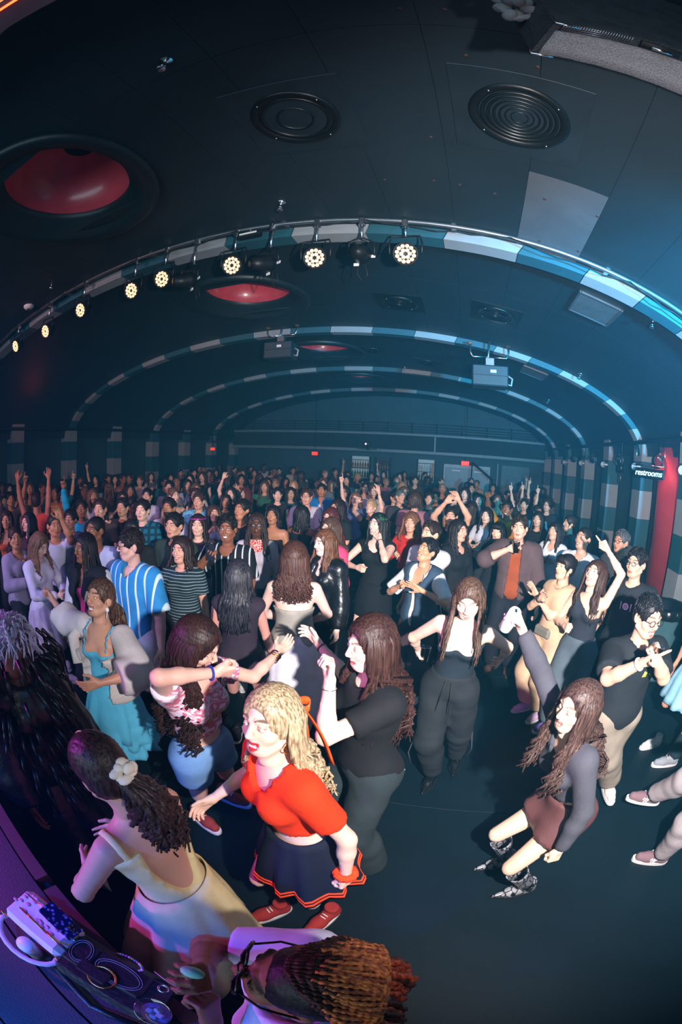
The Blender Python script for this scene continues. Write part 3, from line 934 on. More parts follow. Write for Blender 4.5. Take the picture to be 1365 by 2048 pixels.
# ---------------------------------------------------------------- skeleton
def V3(*a): return Vector(a[0] if len(a) == 1 else a)
def two_bone(a, target, l1, l2, hint):
    """elbow/knee and end so that the limb reaches for target, bending toward hint"""
    a, t = V3(a), V3(target)
    d = t-a; L = max(1e-4, min(d.length, (l1+l2)*.995)); L = max(L, abs(l1-l2)*1.05+.02)
    d.normalize(); end = a + d*L
    x = (l1*l1 - l2*l2 + L*L)/(2*L); y = math.sqrt(max(0, l1*l1-x*x))
    n = V3(hint) - d*V3(hint).dot(d)
    if n.length < 1e-4: n = d.orthogonal()
    n.normalize()
    return a + d*x + n*y, end

class Rig: pass
def rig(h=1.68, male=False, pelvis=(0, 0), pelvis_z=None, lean=0, side=0, twist=0, bend=0, head=(0, 0, 0), build=1.0,
        lh=None, rh=None, le=None, re=None, lf=None, rf=None, lfy=8, rfy=-8, lk=None, rk=None):
    """person frame: x = own right, y = the way they face, z up. lean/side/twist of the trunk and head (yaw, pitch, roll) in degrees;
    hands lh/rh: points, in units of body height 1.7 m; le/re: where the elbows point; feet lf/rf: points on the floor"""
    k = Rig(); s = h/1.70; k.s, k.h, k.male, k.build = s, h, male, build
    pz = .925*s if pelvis_z is None else pelvis_z
    k.pel = V3(pelvis[0], pelvis[1], pz)
    rad = math.radians
    Rl = Matrix.Rotation(rad(-lean), 3, 'X') @ Matrix.Rotation(rad(side), 3, 'Y')
    Rc = Rl @ Matrix.Rotation(rad(-bend), 3, 'X') @ Matrix.Rotation(rad(twist), 3, 'Z')
    k.Rp = Matrix.Rotation(rad(-lean*.5), 3, 'X') @ Matrix.Rotation(rad(side*.5), 3, 'Y')
    k.Ra, k.Rc = Rl, Rc
    k.waist = k.pel + k.Rp @ V3(0, .0, .122*s)
    k.chest = k.waist + Rl @ V3(0, -.005*s, .095*s) + Rc @ V3(0, .0, .095*s)
    sw = (.178 if male else .155)*s*(.6+.4*build)
    k.sh = {+1: k.chest + Rc @ V3(sw, -.012*s, .122*s), -1: k.chest + Rc @ V3(-sw, -.012*s, .122*s)}
    k.neck = k.chest + Rc @ V3(0, -.02*s, .180*s)
    Rh = Rc.lerp(Matrix.Identity(3), .35) if False else Rc
    q = Rc.to_quaternion().slerp(Matrix.Identity(3).to_quaternion(), .4).to_matrix()
    k.Rh = q @ Matrix.Rotation(rad(head[0]), 3, 'Z') @ Matrix.Rotation(rad(head[1]), 3, 'X') @ Matrix.Rotation(rad(head[2]), 3, 'Y')
    k.hs = .96*s**.5*(1.03 if male else 1.0)
    k.head = k.neck + q @ V3(0, .012*s, .072*s) + k.Rh @ V3(0, .020, .098)*k.hs
    ua, fa = .285*s, .250*s
    k.el, k.wr, k.wdir = {}, {}, {}
    for sd, tgt, hint in ((1, rh, re), (-1, lh, le)):
        if tgt is None: tgt = (sd*.25, .06, .80)
        if callable(tgt): tgt = tgt(k.sh[sd], ua + fa)
        tgt = V3(tgt)*s if not isinstance(tgt, Vector) else tgt
        if hint is None: hint = (sd*.35, -.8, -.45)
        e, w = two_bone(k.sh[sd], tgt, ua, fa, V3(hint))
        k.el[sd], k.wr[sd] = e, w
        k.wdir[sd] = (w-e).normalized()
    k.hip, k.kn, k.an, k.fy = {}, {}, {}, {}
    for sd, ft, fy, hint in ((1, rf, rfy, rk), (-1, lf, lfy, lk)):
        hp = k.pel + k.Rp @ V3(sd*.088*s*(.5+.5*build), 0, -.03*s)
        k.hip[sd] = hp
        if ft is None: ft = (sd*.10, 0, 0)
        an = V3(ft.x, ft.y, ft.z + .082*s) if isinstance(ft, Vector) else V3(ft[0]*s, ft[1]*s, ft[2] + .082*s)
        a_ = rad(fy); fd = V3(-math.sin(a_), math.cos(a_), 0)
        kn, e = two_bone(hp, an, .425*s, .425*s, V3(hint) if hint else fd + V3(sd*.12, 0, 0))
        k.kn[sd], k.an[sd], k.fy[sd] = kn, e, a_
    return k

def lerp3(a, b, t): return a + (b-a)*t

def body_prims(f, k, infl=0.0, parts=('torso', 'arms', 'legs', 'neck'), arm=(1, 1), leg=1.0, kk=1.0, torso_ease=0.0, leg_ease=(0, 0), arm_ease=0.0, sides=(1, -1), seat=True):
    """adds the body, or a garment's share of it, to the field. arm: how far sleeves go on (upper arm, forearm); leg: 0..2 hip-knee-ankle"""
    s, b = k.s, k.build
    g = infl
    if 'torso' in parts:
        t = g + torso_ease
        m = 1.0 if k.male else 0.0
        f.ell(k.chest + k.Rc @ V3(0, -.005*s, .03*s), (V3((.140+.018*m)*b, .100*b, .165)*s + V3(t, t, t)), k.Rc, k=.04)
        f.cone(k.sh[1] + k.Rc @ V3(-.035*s, 0, -.008*s), k.sh[-1] + k.Rc @ V3(.035*s, 0, -.008*s), .057*s*b+t, .057*s*b+t, k=.04)
        f.ell(k.waist + k.Ra @ V3(0, .0, .03*s), (V3((.118+.016*m)*b, .092*b, .15)*s + V3(t, t, t)), k.Ra, k=.05)
        f.ell(k.pel + k.Rp @ V3(0, 0, .02*s), (V3((.155-.008*m)*b, .108*b, .115)*s + V3(t, t, t)), k.Rp, k=.05)
        if seat:
            for sd in (1, -1): f.ell(k.pel + k.Rp @ V3(sd*.07*s, -.055*s, -.035*s), (V3(.082, .082, .088)*s*b + V3(t, t, t)), k.Rp, k=.04)
        if not k.male:
            for sd in (1, -1): f.ell(k.chest + k.Rc @ V3(sd*.066*s, .078*s, .018*s), (V3(.058, .052, .056)*s*b + V3(t, t, t)*.8), k.Rc, k=.03)
    if 'neck' in parts:
        f.cone(k.neck + k.Rc @ V3(0, -.005*s, -.04*s), k.head + k.Rh @ V3(0, -.02, -.075)*k.hs, (.054 if k.male else .050)*s+g, .045*s+g, k=.03)
    if 'arms' in parts:
        for sd in sides:
            S_, E_, W_ = k.sh[sd], k.el[sd], k.wr[sd]
            r0, r1, r2, r3 = (.054, .041, .039, .027) if k.male else (.047, .036, .034, .0235)
            r0, r1, r2, r3 = [r*s*(.55+.45*b) for r in (r0, r1, r2, r3)]
            ae = g + arm_ease
            tu = arm[0]
            if tu > 0:
                P_ = lerp3(S_, E_, tu); cl = None
                if tu < 1 or (arm[1] <= 0 and tu < 1.0): cl = [(P_, (E_-S_).normalized())]
                f.cone(S_, lerp3(S_, E_, min(1, tu+.2)) if tu < 1 else E_, r0+g*.8+arm_ease*.3, r0+(r1-r0)*min(1, tu+.2)+ae, k=.03 if ae < .02 else .02, clip=cl)
            if arm[1] > 0:
                tf = arm[1]
                mid = lerp3(E_, W_, .35)
                cl = [(lerp3(E_, W_, tf), (W_-E_).normalized())] if tf < 1 else None
                f.cone(E_, mid, r1+ae, r2*1.03+ae, k=.02, clip=cl)
                if tf > .35: f.cone(mid, W_, r2*1.03+ae, r3+ae, k=.02, clip=cl)
    if 'legs' in parts:
        for sd in sides:
            H_, K_, A_ = k.hip[sd], k.kn[sd], k.an[sd]
            r0, r1, r2, r3 = [r*s*(.5+.5*b) for r in (.086, .056, .054, .036)]
            e0, e1 = leg_ease
            tl = min(1, leg)
            back = V3(math.sin(k.fy[sd]), -math.cos(k.fy[sd]), 0)*.018*s
            cl = [(lerp3(H_, K_, tl), (K_-H_).normalized())] if leg < 1 else None
            f.cone(H_, K_, r0+g+e0*.4, r1+g+e0, k=.035, clip=cl)
            if leg > 1:
                tf = leg-1
                mid = lerp3(K_, A_, .32) + back
                cl = [(lerp3(K_, A_, tf), (A_-K_).normalized())] if leg < 2 else None
                f.cone(K_, mid, r1*.98+g+e0, r2+g+(e0+e1)/2, k=.025, clip=cl)
                f.cone(mid, A_, r2+g+(e0+e1)/2, r3+g+e1, k=.025, clip=cl)

def bounds(k, pad=.16):
    P = [k.pel, k.chest, k.head, k.neck] + list(k.el.values()) + list(k.wr.values()) + list(k.kn.values()) + list(k.an.values()) + list(k.sh.values()) + list(k.hip.values())
    P = np.array([list(p) for p in P])
    lo, hi = P.min(0)-pad, P.max(0)+pad
    lo[2] = max(lo[2], -.0)
    return lo, hi
def bounds_of(P, pad):
    P = np.array([list(p) for p in P]); return P.min(0)-pad, P.max(0)+pad

def make_body(k, res, hres, tone, expr, hands, feet=True, handh=None, matl=None, palms=None):
    k.grip = {}
    lo, hi = bounds(k, .15)
    f = Field(lo, hi, res)
    body_prims(f, k, -.005, ('torso',)); body_prims(f, k, 0.0, ('arms', 'neck')); body_prims(f, k, -.004, ('legs',))
    if feet:
        for sd in (1, -1):
            d = V3(-math.sin(k.fy[sd]), math.cos(k.fy[sd]), 0); A_ = k.an[sd]
            toe = A_ + d*.15*k.s; toe.z = max(.022, A_.z-.055*k.s); heel = A_ - d*.035*k.s; heel.z = max(.03, A_.z-.05*k.s)
            f.cone(A_, heel, .034*k.s, .032*k.s, k=.02); f.cone(heel, toe, .030*k.s, .024*k.s, k=.02); f.cone(A_, toe, .03*k.s, .02*k.s, k=.02)
    V, Q = f.get(); Z = np.zeros((len(V), 3))
    Vs, Qs, Zs = [V], [Q], [Z]; n = len(V)
    hv, hq, hz = head_template(expr, hres, k.male)
    M = np.array(k.Rh)*k.hs
    Vs.append(hv @ M.T + np.array(k.head)); Qs.append(hq+n); Zs.append(hz); n += len(hv)
    hh = handh or max(.0042, hres)
    for sd in (1, -1):
        ps = hands[0 if sd > 0 else 1]
        gv, gq = hand_template(ps, hh)
        gv = gv*1.0*k.s*(1.04 if k.male else .94)
        yd = k.wdir[sd]
        pn = None
        if palms: pn = palms[0 if sd > 0 else 1]
        if pn is None:
            up = yd.z
            pn = V3(-sd, .1, 0) if up < .35 else V3(-.3*sd, 1, 0)
        pn = V3(pn)
        zd = -(pn - yd*pn.dot(yd))
        if zd.length < 1e-3: zd = yd.orthogonal()
        zd.normalize(); xd = yd.cross(zd)
        k.grip[sd] = (k.wr[sd] + yd*.082*k.s - zd*.040*k.s, xd, -zd)
        mir = 1
        R = np.array([list(xd), list(yd), list(zd)])
        g2 = gv.copy(); q2 = gq
        if sd > 0: g2[:, 0] *= -1; q2 = gq[:, ::-1]
        Vs.append(g2 @ R + np.array(k.wr[sd])); Qs.append(q2+n); Zs.append(np.zeros((len(gv), 3))); n += len(gv)
    return np_mesh('body', np.concatenate(Vs), np.concatenate(Qs), matl or skin(tone), np.concatenate(Zs))

# ---------------------------------------------------------------- clothes
def garment(k, res, spec, seed=0):
    """spec: dict(torso=(z_top, z_bottom) clips in metres relative to chest / pelvis, arm=(u, f), legs=reach, ease=...)"""
    lo, hi = bounds(k, .2)
    f = Field(lo, hi, res)
    s = k.s
    e = spec.get('ease', .010)
    parts = []
    if spec.get('torso', True): parts.append('torso')
    arm = spec.get('arm', (0, 0))
    te = spec.get('torso_ease', 0.0)
    body_prims(f, k, e, parts, torso_ease=te, seat=spec.get('seat', True))
    if spec.get('wr', .003): f.wrinkle(spec.get('wr', .003), spec.get('wf', 38), seed, spec.get('wsq', (1, 1, .6)))
    if spec.get('torso', True):
        hem = spec.get('hem', -.05)               # height above the pelvis point
        o = k.pel + k.Rp @ V3(0, 0, hem*s); nrm = k.Rp @ V3(0, 0, -1)
        f.plane(o, nrm)
        top = spec.get('top')                      # straight cut across the chest (strapless); tilt brings it forward
        if top is not None:
            tl = spec.get('tilt', 0)
            f.plane(k.chest + k.Rc @ V3(0, 0, top*s), k.Rc @ V3(spec.get('slant', 0), tl, 1).normalized())
        nk = spec.get('neck', .075)
        nf = spec.get('neck_drop', .0)
        c = k.neck + k.Rc @ V3(0, .03*s + nf*.3, .03*s - nf*.35)
        f.ell(c, (nk*s, (nk+.015)*s + nf*.15, (.07 + nf)*s), k.Rc, k=.0, cut=True)
        if spec.get('open'):                       # open front: a wedge is taken out of the breast
            w1, w2 = spec['open']
            for t in np.linspace(0, 1, 9):
                p = lerp3(k.chest + k.Rc @ V3(0, .12*s, .16*s), k.pel + k.Rp @ V3(0, .13*s, -.15*s), t)
                w = w1 + (w2-w1)*t
                f.ell(p, (max(.004, w*s), .085*s, .075*s), k.Rc, k=.0, cut=True)
        if spec.get('low_back'):
            f.ell(k.chest + k.Rc @ V3(0, -.12*s, .02*s), (.10*s, .10*s, spec['low_back']*s), k.Rc, k=.0, cut=True)
    if arm[0] > 0:
        g = Field(lo, hi, res)
        body_prims(g, k, e, ('arms',), arm=arm, arm_ease=spec.get('arm_ease', 0.004), sides=spec.get('arm_sides', (1, -1)))
        if spec.get('wr', .003): g.wrinkle(spec.get('wr', .003), spec.get('wf', 38), seed+5, spec.get('wsq', (1, 1, .6)))
        # blend sleeves into the trunk
        hh = np.maximum(.03 - np.abs(f.S-g.S), 0)/.03
        f.S = (np.minimum(f.S, g.S) - hh*hh*.03*.25).astype(np.float32)
        if spec.get('torso', True):
            c = k.neck + k.Rc @ V3(0, .03*s + nf*.3, .03*s - nf*.35)
            f.ell(c, (nk*s, (nk+.015)*s + nf*.15, (.07+nf)*s), k.Rc, k=.0, cut=True)
    if spec.get('straps'):
        # thin straps over the shoulders
        for sd in spec['straps']:
            a = k.chest + k.Rc @ V3(sd*.085*s, .115*s, spec.get('top', .05)*s - .02)
            m = k.chest + k.Rc @ V3(sd*.10*s, .0, .19*s); bk = k.chest + k.Rc @ V3(sd*.075*s, -.105*s, spec.get('top', .05)*s - .03)
            for q in ((a, k.chest + k.Rc @ V3(sd*.095*s, .075*s, .145*s)), (k.chest + k.Rc @ V3(sd*.095*s, .075*s, .145*s), m), (m, k.chest + k.Rc @ V3(sd*.09*s, -.08*s, .13*s)), (k.chest + k.Rc @ V3(sd*.09*s, -.08*s, .13*s), bk)):
                f.cone(q[0], q[1], spec.get('strap_w', .013), spec.get('strap_w', .013), k=.01)
    return f.get()

def trousers(k, res, ease=.012, leg=1.95, leg_ease=(.01, .02), waist=.10, seed=0, wr=.004, merge=0.0):
    P = [k.pel, k.kn[1], k.kn[-1], k.an[1], k.an[-1], k.pel + V3(0, 0, .2)]
    lo, hi = bounds_of(P, .24); lo[2] = max(lo[2], -.02)
    f = Field(lo, hi, res)
    t = ease
    s, b = k.s, k.build
    f.ell(k.waist + k.Ra @ V3(0, 0, .03*s), (V3(.120*b, .094*b, .15)*s + V3(t, t, t)), k.Ra, k=.05)
    f.ell(k.pel + k.Rp @ V3(0, 0, .02*s), (V3(.156*b, .110*b, .115)*s + V3(t, t, t)), k.Rp, k=.05)
    for sd in (1, -1): f.ell(k.pel + k.Rp @ V3(sd*.07*s, -.055*s, -.035*s), (V3(.082, .082, .088)*s*b + V3(t, t, t)), k.Rp, k=.04)
    f.plane(k.pel + k.Rp @ V3(0, 0, waist*s), k.Rp @ V3(0, 0, 1))
    body_prims(f, k, ease, ('legs',), leg=leg, leg_ease=leg_ease)
    if merge:
        for t_ in (.08, merge*.5, merge):
            f.cone(lerp3(k.hip[1], k.kn[1], t_), lerp3(k.hip[-1], k.kn[-1], t_), .088*s, .088*s, k=.05)
    f.wrinkle(wr, 34, seed, (1, 1, .9))
    return f.get()

def skirt(k, top, length, flare, n=56, pleats=12, amp=.02, rows=9, waist_r=None, ragged=0, seed=0, thick=.005, drift=(0, 0), band=(0, 1), lift=0.0):
    """cloth cone hung from the waist; top is its height above the pelvis point"""
    s = k.s; r = random.Random(seed)
    o = k.pel + k.Rp @ V3(0, 0, top*s)
    ph = [r.uniform(0, 6.28) for _ in range(4)]
    rowsP = []
    R0 = waist_r or (.128*k.build*s + .012, .100*k.build*s + .012)
    H0 = (.170*k.build*s + .020, .148*k.build*s + .022)
    for i in range(rows):
        t = band[0] + (band[1]-band[0])*i/(rows-1); z = -length*s*t
        hip_t = min(1, (length*s*t)/(.16*s+max(0, top)*s))
        a = R0[0] + (H0[0]-R0[0])*math.sin(hip_t*math.pi/2) + flare*t*t*s*.6 + flare*t*s*.4 + lift
        b_ = R0[1] + (H0[1]-R0[1])*math.sin(hip_t*math.pi/2) + flare*t*t*s*.6 + flare*t*s*.4 + lift
        row = []
        for j in range(n+1):
            th = 2*math.pi*j/n
            w = 1 + amp/max(a, .01)*t*(math.sin(pleats*th+ph[0]) + .5*math.sin(pleats*.5*th+ph[1]) + .4*math.sin((pleats+5)*th+ph[2]))
            zz = z - (ragged*t*math.sin(7*th+ph[3]) if ragged else 0)
            row.append(o + k.Rp @ V3(a*w*math.cos(th) + drift[0]*t, b_*w*math.sin(th) - .012*s*math.sin(hip_t*3.14) + drift[1]*t, zz))
        rowsP.append(row)
    return MB().sheet(rowsP, thick)

_shoe = {}
def shoe_parts(kind):
    """mesh data in a foot frame: ankle above the origin on the floor, toes to +y"""
    if kind in _shoe: return _shoe[kind]
    out = {}
    h = .007
    f = Field((-.06, -.10, 0.0), (.06, .21, .14), h)
    pointy = kind in ('snake_boot', 'boot')
    if pointy:
        f.cone((0, -.045, .045), (0, .08, .035), .040, .040, k=.02); f.cone((0, .08, .033), (0, .195, .022), .036, .010, k=.02)
    else:
        f.cone((0, -.045, .045), (0, .09, .040), .040, .043, k=.02); f.cone((0, .08, .038), (0, .150, .036), .041, .034, k=.02)
    f.cone((0, -.03, .05), (0, -.02, .15), .040, .042, k=.025)
    f.plane((0, 0, .018), (0, 0, -1)); f.plane((0, 0, .125 if not pointy else .14), (0, 0, 1))
    out['upper'] = f.get()
    rows = 14; V = []; Fc = []
    prof = []
    for i in range(2*rows):
        a = 2*math.pi*i/(2*rows); yy = .055 - .145*math.cos(a) if not pointy else .055-.15*math.cos(a)
        w = .047*abs(math.sin(a))**.62*(1 if yy < .1 else (1 if not pointy else max(.15, 1-(yy-.1)/.11)))
        prof.append((w*(1 if math.sin(a) >= 0 else -1), yy))
    g = MB()
    n = len(prof)
    V = [(x, y, 0) for x, y in prof] + [(x, y, .022) for x, y in prof]
    g.add(V, [tuple(range(n-1, -1, -1)), tuple(range(n, 2*n))] + [(i, (i+1) % n, n+(i+1) % n, n+i) for i in range(n)], False)
    if pointy: g.box((0, -.055, .012), (.05, .05, .03))
    out['sole'] = g
    lace = MB()
    for i in range(5):
        y = .035 + i*.018; z = .098 - i*.0085
        lace.tube([(-.022, y, z-.012), (0, y+.004, z), (.022, y, z-.012)], .0035, 5)
    out['lace'] = lace
    if kind == 'stripes':
        pass
    _shoe[kind] = out
    return out
def put_shoes(k, root, kind, upper_mat, sole_mat, lace_mat=None, stripes=None, res=None):
    sp = shoe_parts(kind)
    for sd in (1, -1):
        A_ = k.an[sd]; ang = k.fy[sd]
        M = Matrix.Translation(V3(A_.x, A_.y, A_.z-.082*k.s)) @ Matrix.Rotation(ang, 4, 'Z')
        key = (kind, upper_mat.name)
        if key not in _shoe:
            me = np_mesh('shoe', sp['upper'][0], sp['upper'][1], upper_mat)
            so = sp['sole'].mesh('sole'); so.materials.append(sole_mat)
            la = None
            if lace_mat is not None: la = sp['lace'].mesh('laces'); la.materials.append(lace_mat)
            st = None
            if stripes is not None:
                g = MB()
                g.box((0, 0, 0), (.006, .009, .045), Matrix.Rotation(.5, 3, 'X'))
                st = g.mesh('stripe'); st.materials.append(stripes)
            _shoe[key] = (me, so, la, st)
        me, so, la, st = _shoe[key]
        o = link('shoe', me, None, root); o.matrix_local = M; o.scale = (k.s, k.s, k.s)
        link('sole', so, None, o)
        if la: link('laces', la, None, o)
        if st:
            for sx in (-1, 1):
                for q in range(3): link('stripe', st, None, o).location = (sx*.042, .03+.02*q, .05)

# ---------------------------------------------------------------- hair
def hair_cap(k, res, fit=.012, low=-.06, front=.075, ears=False, seed=0, vol=0.0, groove=.0025, sides=True, part=0.0, long_back=0.0):
    """close hair: skull shell with the face taken out (head frame)"""
    f = Field((-.14-vol, -.15-vol, -.15-long_back), (.14+vol, .14+vol, .16+vol), res)
    f.ell((0, -.014, .034), (.075+fit+vol, .094+fit+vol, .088+fit+vol), k=0)
    f.ell((0, -.035, -.02), (.068+fit+vol*.8, .062+fit+vol*.8, .075+vol*.5+long_back), k=.03)
    # face opening
    f.ell((0, .118, front-.085), (.070, .078, .085), k=.012, cut=True)
    if ears:
        for sx in (-1, 1): f.ell((sx*.092, .008, -.035), (.035, .034, .048), k=.008, cut=True)
    f.ell((0, .085, -.10), (.095, .085, .085), k=.01, cut=True)
    f.plane((0, -.04, low), (0, .35, -1))
    X, Y, Z = f.all()
    r = np.random.default_rng(seed)
    ang = np.arctan2(X, -(Y+.01)) if False else np.arctan2(Z-.02, X+1e-6)
    gr = np.sin(ang*34 + 3*np.sin(Y*30+seed))*.6 + np.sin(ang*61 + 2*np.sin(Y*42+1))*.4
    f.S = (f.S + groove*gr*(np.abs(f.S) < .03)).astype(np.float32)
    if part:   # parting groove
        f.cone((part, .07, .115), (part, -.03, .14), .006, .006, k=0) if False else None
    V, Q = f.get()
    return V, Q

def make_hair(k, style, col, res=.009, length=.35, locks=70, wave=.012, curl=3.0, lock_r=.011, vol=.0, front=.075, seed=0, side=0.0, root=None, mat=None, fringe=False, part=.0, spread=1.0, low=-.06, fwd=0.0, behind=False):
    """builds the hair mesh in the person's frame; gravity is the frame's -z"""
    r = random.Random(seed*13+5)
    Rh = np.array(k.Rh)*k.hs; H = np.array(k.head)
    V, Q = hair_cap(k, res, fit=.010 + (.004 if style not in ('buzz', 'short') else (-.004 if style == 'buzz' else 0)), vol=vol, front=front, seed=seed, ears=style in ('short', 'buzz', 'pony', 'bun'), low=low if style in ('short', 'buzz') else (-.075 if style in ('long', 'pony', 'half', 'bob', 'curly') else -.06))
    V = V @ Rh.T + H
    polyV, polyQ = [V], [Q]
    mb = MB()
    def hp(x, y, z): return k.head + k.Rh @ (V3(x, y, z)*k.hs)
    def lock(pts, r0, taper=.35, n=4):
        m = len(pts)
        rs = [r0*(.55+.9*math.sin(min(1, (i/(m-1))*2.2+.25)*math.pi/2))*(1-(1-taper)*max(0, (i/(m-1)-.55)/.45)) for i in range(m)]
        mb.tube(pts, rs, n)
    s = k.s
    if style in ('long', 'curly', 'half', 'bob'):
        N = locks
        for i in range(N):
            # angle round the head: 0 = back, +-1 = beside the face
            a = (i+.5)/N*2-1
            a = a*(.70 if style != 'half' else .56) + r.uniform(-.02, .02)
            th = a*math.pi
            layer = r.uniform(0, 1)
            ex, ey = math.sin(th), -math.cos(th)
            rad = 1.02 + .12*layer + vol*4
            p0 = hp(part + ex*.012, ey*.02-.005 + .02*abs(a), .115 + .012*(1-layer) + vol*.8)
            p1 = hp(ex*.058*rad + part*.3, ey*.07*rad-.008, .092+vol*.6)
            p2 = hp(ex*.088*rad, ey*.100*rad-.012, .025)
            p3 = hp(ex*.090*rad, ey*.100*rad-.015, -.05)
            L = length*(1 - .12*abs(a))*r.uniform(.86, 1.06)
            # below the ears the lock hangs by gravity, clear of neck and shoulders
            outx = ex*(.10+.03*layer)*spread; outy = ey*.11 - .02
            sidez = 1 if ex >= 0 else -1
            if abs(a) > .42 and not behind:                         # in front of or over a shoulder
                tgt = V3(p3.x + sidez*.02 + side*.05, p3.y + .035*(abs(a)-.42)/.4 + .03 + fwd, p3.z-L)
            else:
                tgt = V3(p3.x*1.0 + ex*.03*spread + side*.08, p3.y - .035 + (0), p3.z-L)
            pts = [p0, p1, p2, p3]
            M_ = max(4, int(L/.035))
            ph = r.uniform(0, 6.28); am = wave*r.uniform(.7, 1.4)
            mid = p3.lerp(tgt, .5)
            # keep off the trunk
            for q in range(1, M_+1):
                t = q/M_
                p = p3.lerp(tgt, t)
                d = p - (k.chest + k.Rc @ V3(0, -.01, .02*s))
                lx, ly, lz = (k.Rc.transposed() @ d)
                if -.25*s < lz < .17*s:
                    rr = math.sqrt((lx/(.185*s))**2 + (ly/(.135*s))**2)
                    if rr < 1:
                        push = 1/max(rr, .25)
                        if ly < .02: ly2 = -abs(ly)*push if abs(ly) > .02 else -.12*s
                        else: ly2 = ly*push
                        nl = V3(lx, ly2 if abs(ly2) < .16*s else math.copysign(.14*s, ly2), lz)
                        p = k.chest + k.Rc @ V3(0, -.01, .02*s) + k.Rc @ nl
                w = am*min(1, t*1.6)
                p = p + V3(math.sin(ph+t*curl*6.28)*w, math.cos(ph+t*curl*6.28)*w, 0)
                pts.append(p)
            lock(pts, lock_r*r.uniform(.8, 1.25)*k.hs, taper=.25)
    if style in ('pony', 'bun'):
        if style == 'bun':
            c = hp(0, -.095, .06 if low > -.2 else 0)
            for i in range(26):
                a = i/26*6.28
                mb.tube([c + k.Rh @ V3(.028*math.cos(a+q*.7)*(1), -.01+.014*math.sin(q*2+a), .028*math.sin(a+q*.7)) for q in range(5)], .012, 5)
            mb.ball(c, .033, 8)
            for i in range(8):
                sx = -1 if i % 2 else 1
                p = hp(sx*.078, .045-.006*i, .02)
                mb.tube([p, hp(sx*.084, .045, -.04), hp(sx*.08, .05, -.08) + V3(0, 0, -.02)], [.004, .003, .0015], 4)
        else:
            c = hp(side*.02, -.105, .0)
            for i in range(locks):
                a = r.uniform(0, 6.28); q0 = r.uniform(0, 1)**.5*.022
                L = length*r.uniform(.75, 1.05); ph = r.uniform(0, 6.28); am = wave*r.uniform(.6, 1.5)
                pts = [hp(math.cos(a)*.06, -.05, .05+.04*math.sin(a)), c + k.Rh @ V3(math.cos(a)*q0, 0, math.sin(a)*q0)]
                M_ = 10
                tx, ty = math.cos(a)*.06*spread + side*.12, -.06 + math.sin(a)*.045
                for q in range(1, M_+1):
                    t = q/M_
                    p = pts[1] + V3(tx*math.sin(t*1.5), ty*math.sin(min(1, t*2)*1.57) - fwd*t, -L*t**1.1)
                    w = am*min(1, t*1.5)
                    pts.append(p + V3(math.sin(ph+t*curl*6.28)*w, math.cos(ph+t*curl*6.28)*w, 0))
                lock(pts, lock_r*r.uniform(.8, 1.2), taper=.3)
    if style == 'afro':
        for i in range(locks*3):
            u, v = r.uniform(-1, 1), r.uniform(0, 6.28); q = math.sqrt(1-u*u)
            d = V3(q*math.cos(v), q*math.sin(v), u)
            if d.y > .35 and d.z < .45: continue
            if d.z < -.55: continue
            c = hp(d.x*(.085+vol), -.015+d.y*(.10+vol), .03+d.z*(.095+vol))
            mb.tube([c + k.Rh @ V3(.010*math.cos(w_*1.9+v), .010*math.sin(w_*1.9+v), 0) + (k.Rh @ d)*(.006*w_) for w_ in range(6)], lock_r*.8, 4)
    if style in ('dreads', 'braids'):
        for i in range(locks):
            a = ((i+.5)/locks*2-1)*.80 + r.uniform(-.02, .02); th = a*math.pi
            ex, ey = math.sin(th), -math.cos(th)
            L = length*r.uniform(.8, 1.08)
            p3 = hp(ex*.098, ey*.108-.015, -.03)
            pts = [hp(ex*.015, ey*.02, .125), hp(ex*.065, ey*.078-.005, .098), hp(ex*.094, ey*.106-.012, .03), p3]
            for q in range(1, 9):
                t = q/8
                pts.append(V3(p3.x + ex*.05*t + r.uniform(-.006, .006), p3.y + (ey*.05-.01)*t + (.05*t if abs(a) > .45 else 0) + r.uniform(-.006, .006), p3.z-L*t))
            mb.tube(pts, [lock_r]*len(pts), 6)
    if fringe:
        for i in range(16):
            x = -.055+.11*i/15
            mb.tube([hp(x*.6, .065, .105), hp(x, .100-.35*abs(x)*.5, .075), hp(x*1.08, .105-.45*abs(x)*.6, .030+r.uniform(0, .008))], [.011, .010, .003], 5)
    if style == 'short' and locks:
        for i in range(int(locks*2.2)):
            u = r.uniform(.12, 1); v = r.uniform(0, 6.28); q = math.sqrt(1-u*u)
            d = V3(q*math.cos(v), q*math.sin(v), u)
            if d.y > .60 and d.z < .50: continue
            flow = V3(.55*(1 if d.x > -.2 else -1), .35 if d.z > .5 else -.15, .25 if d.z > .6 else -.7)
            flow = flow - d*flow.dot(d)
            if flow.length < .05: continue
            flow.normalize()
            c = V3(d.x*.082, -.012+d.y*.102, .034+d.z*.096)
            c1 = c + flow*.022 + d*.005; c2 = c + flow*.045 + d*.001
            mb.tube([hp(*(c - d*.004)), hp(*c1), hp(*c2)], [.006, .0055, .0015], 4)
    m = mat or hair_mat(col)
    me = np_mesh('hair', V, Q)
    if mb.v:
        # join the two sets of faces into one mesh
        base = len(V)
        allv = [tuple(p) for p in V] + mb.v
        allf = [tuple(int(x) for x in q) for q in Q] + [tuple(i+base for i in q) for q in mb.f]
        bpy.data.meshes.remove(me)
        me = bpy.data.meshes.new('hair'); me.from_pydata(allv, [], allf)
        me.polygons.foreach_set('use_smooth', [True]*len(allf)); me.update()
    me.materials.append(m)
    return me

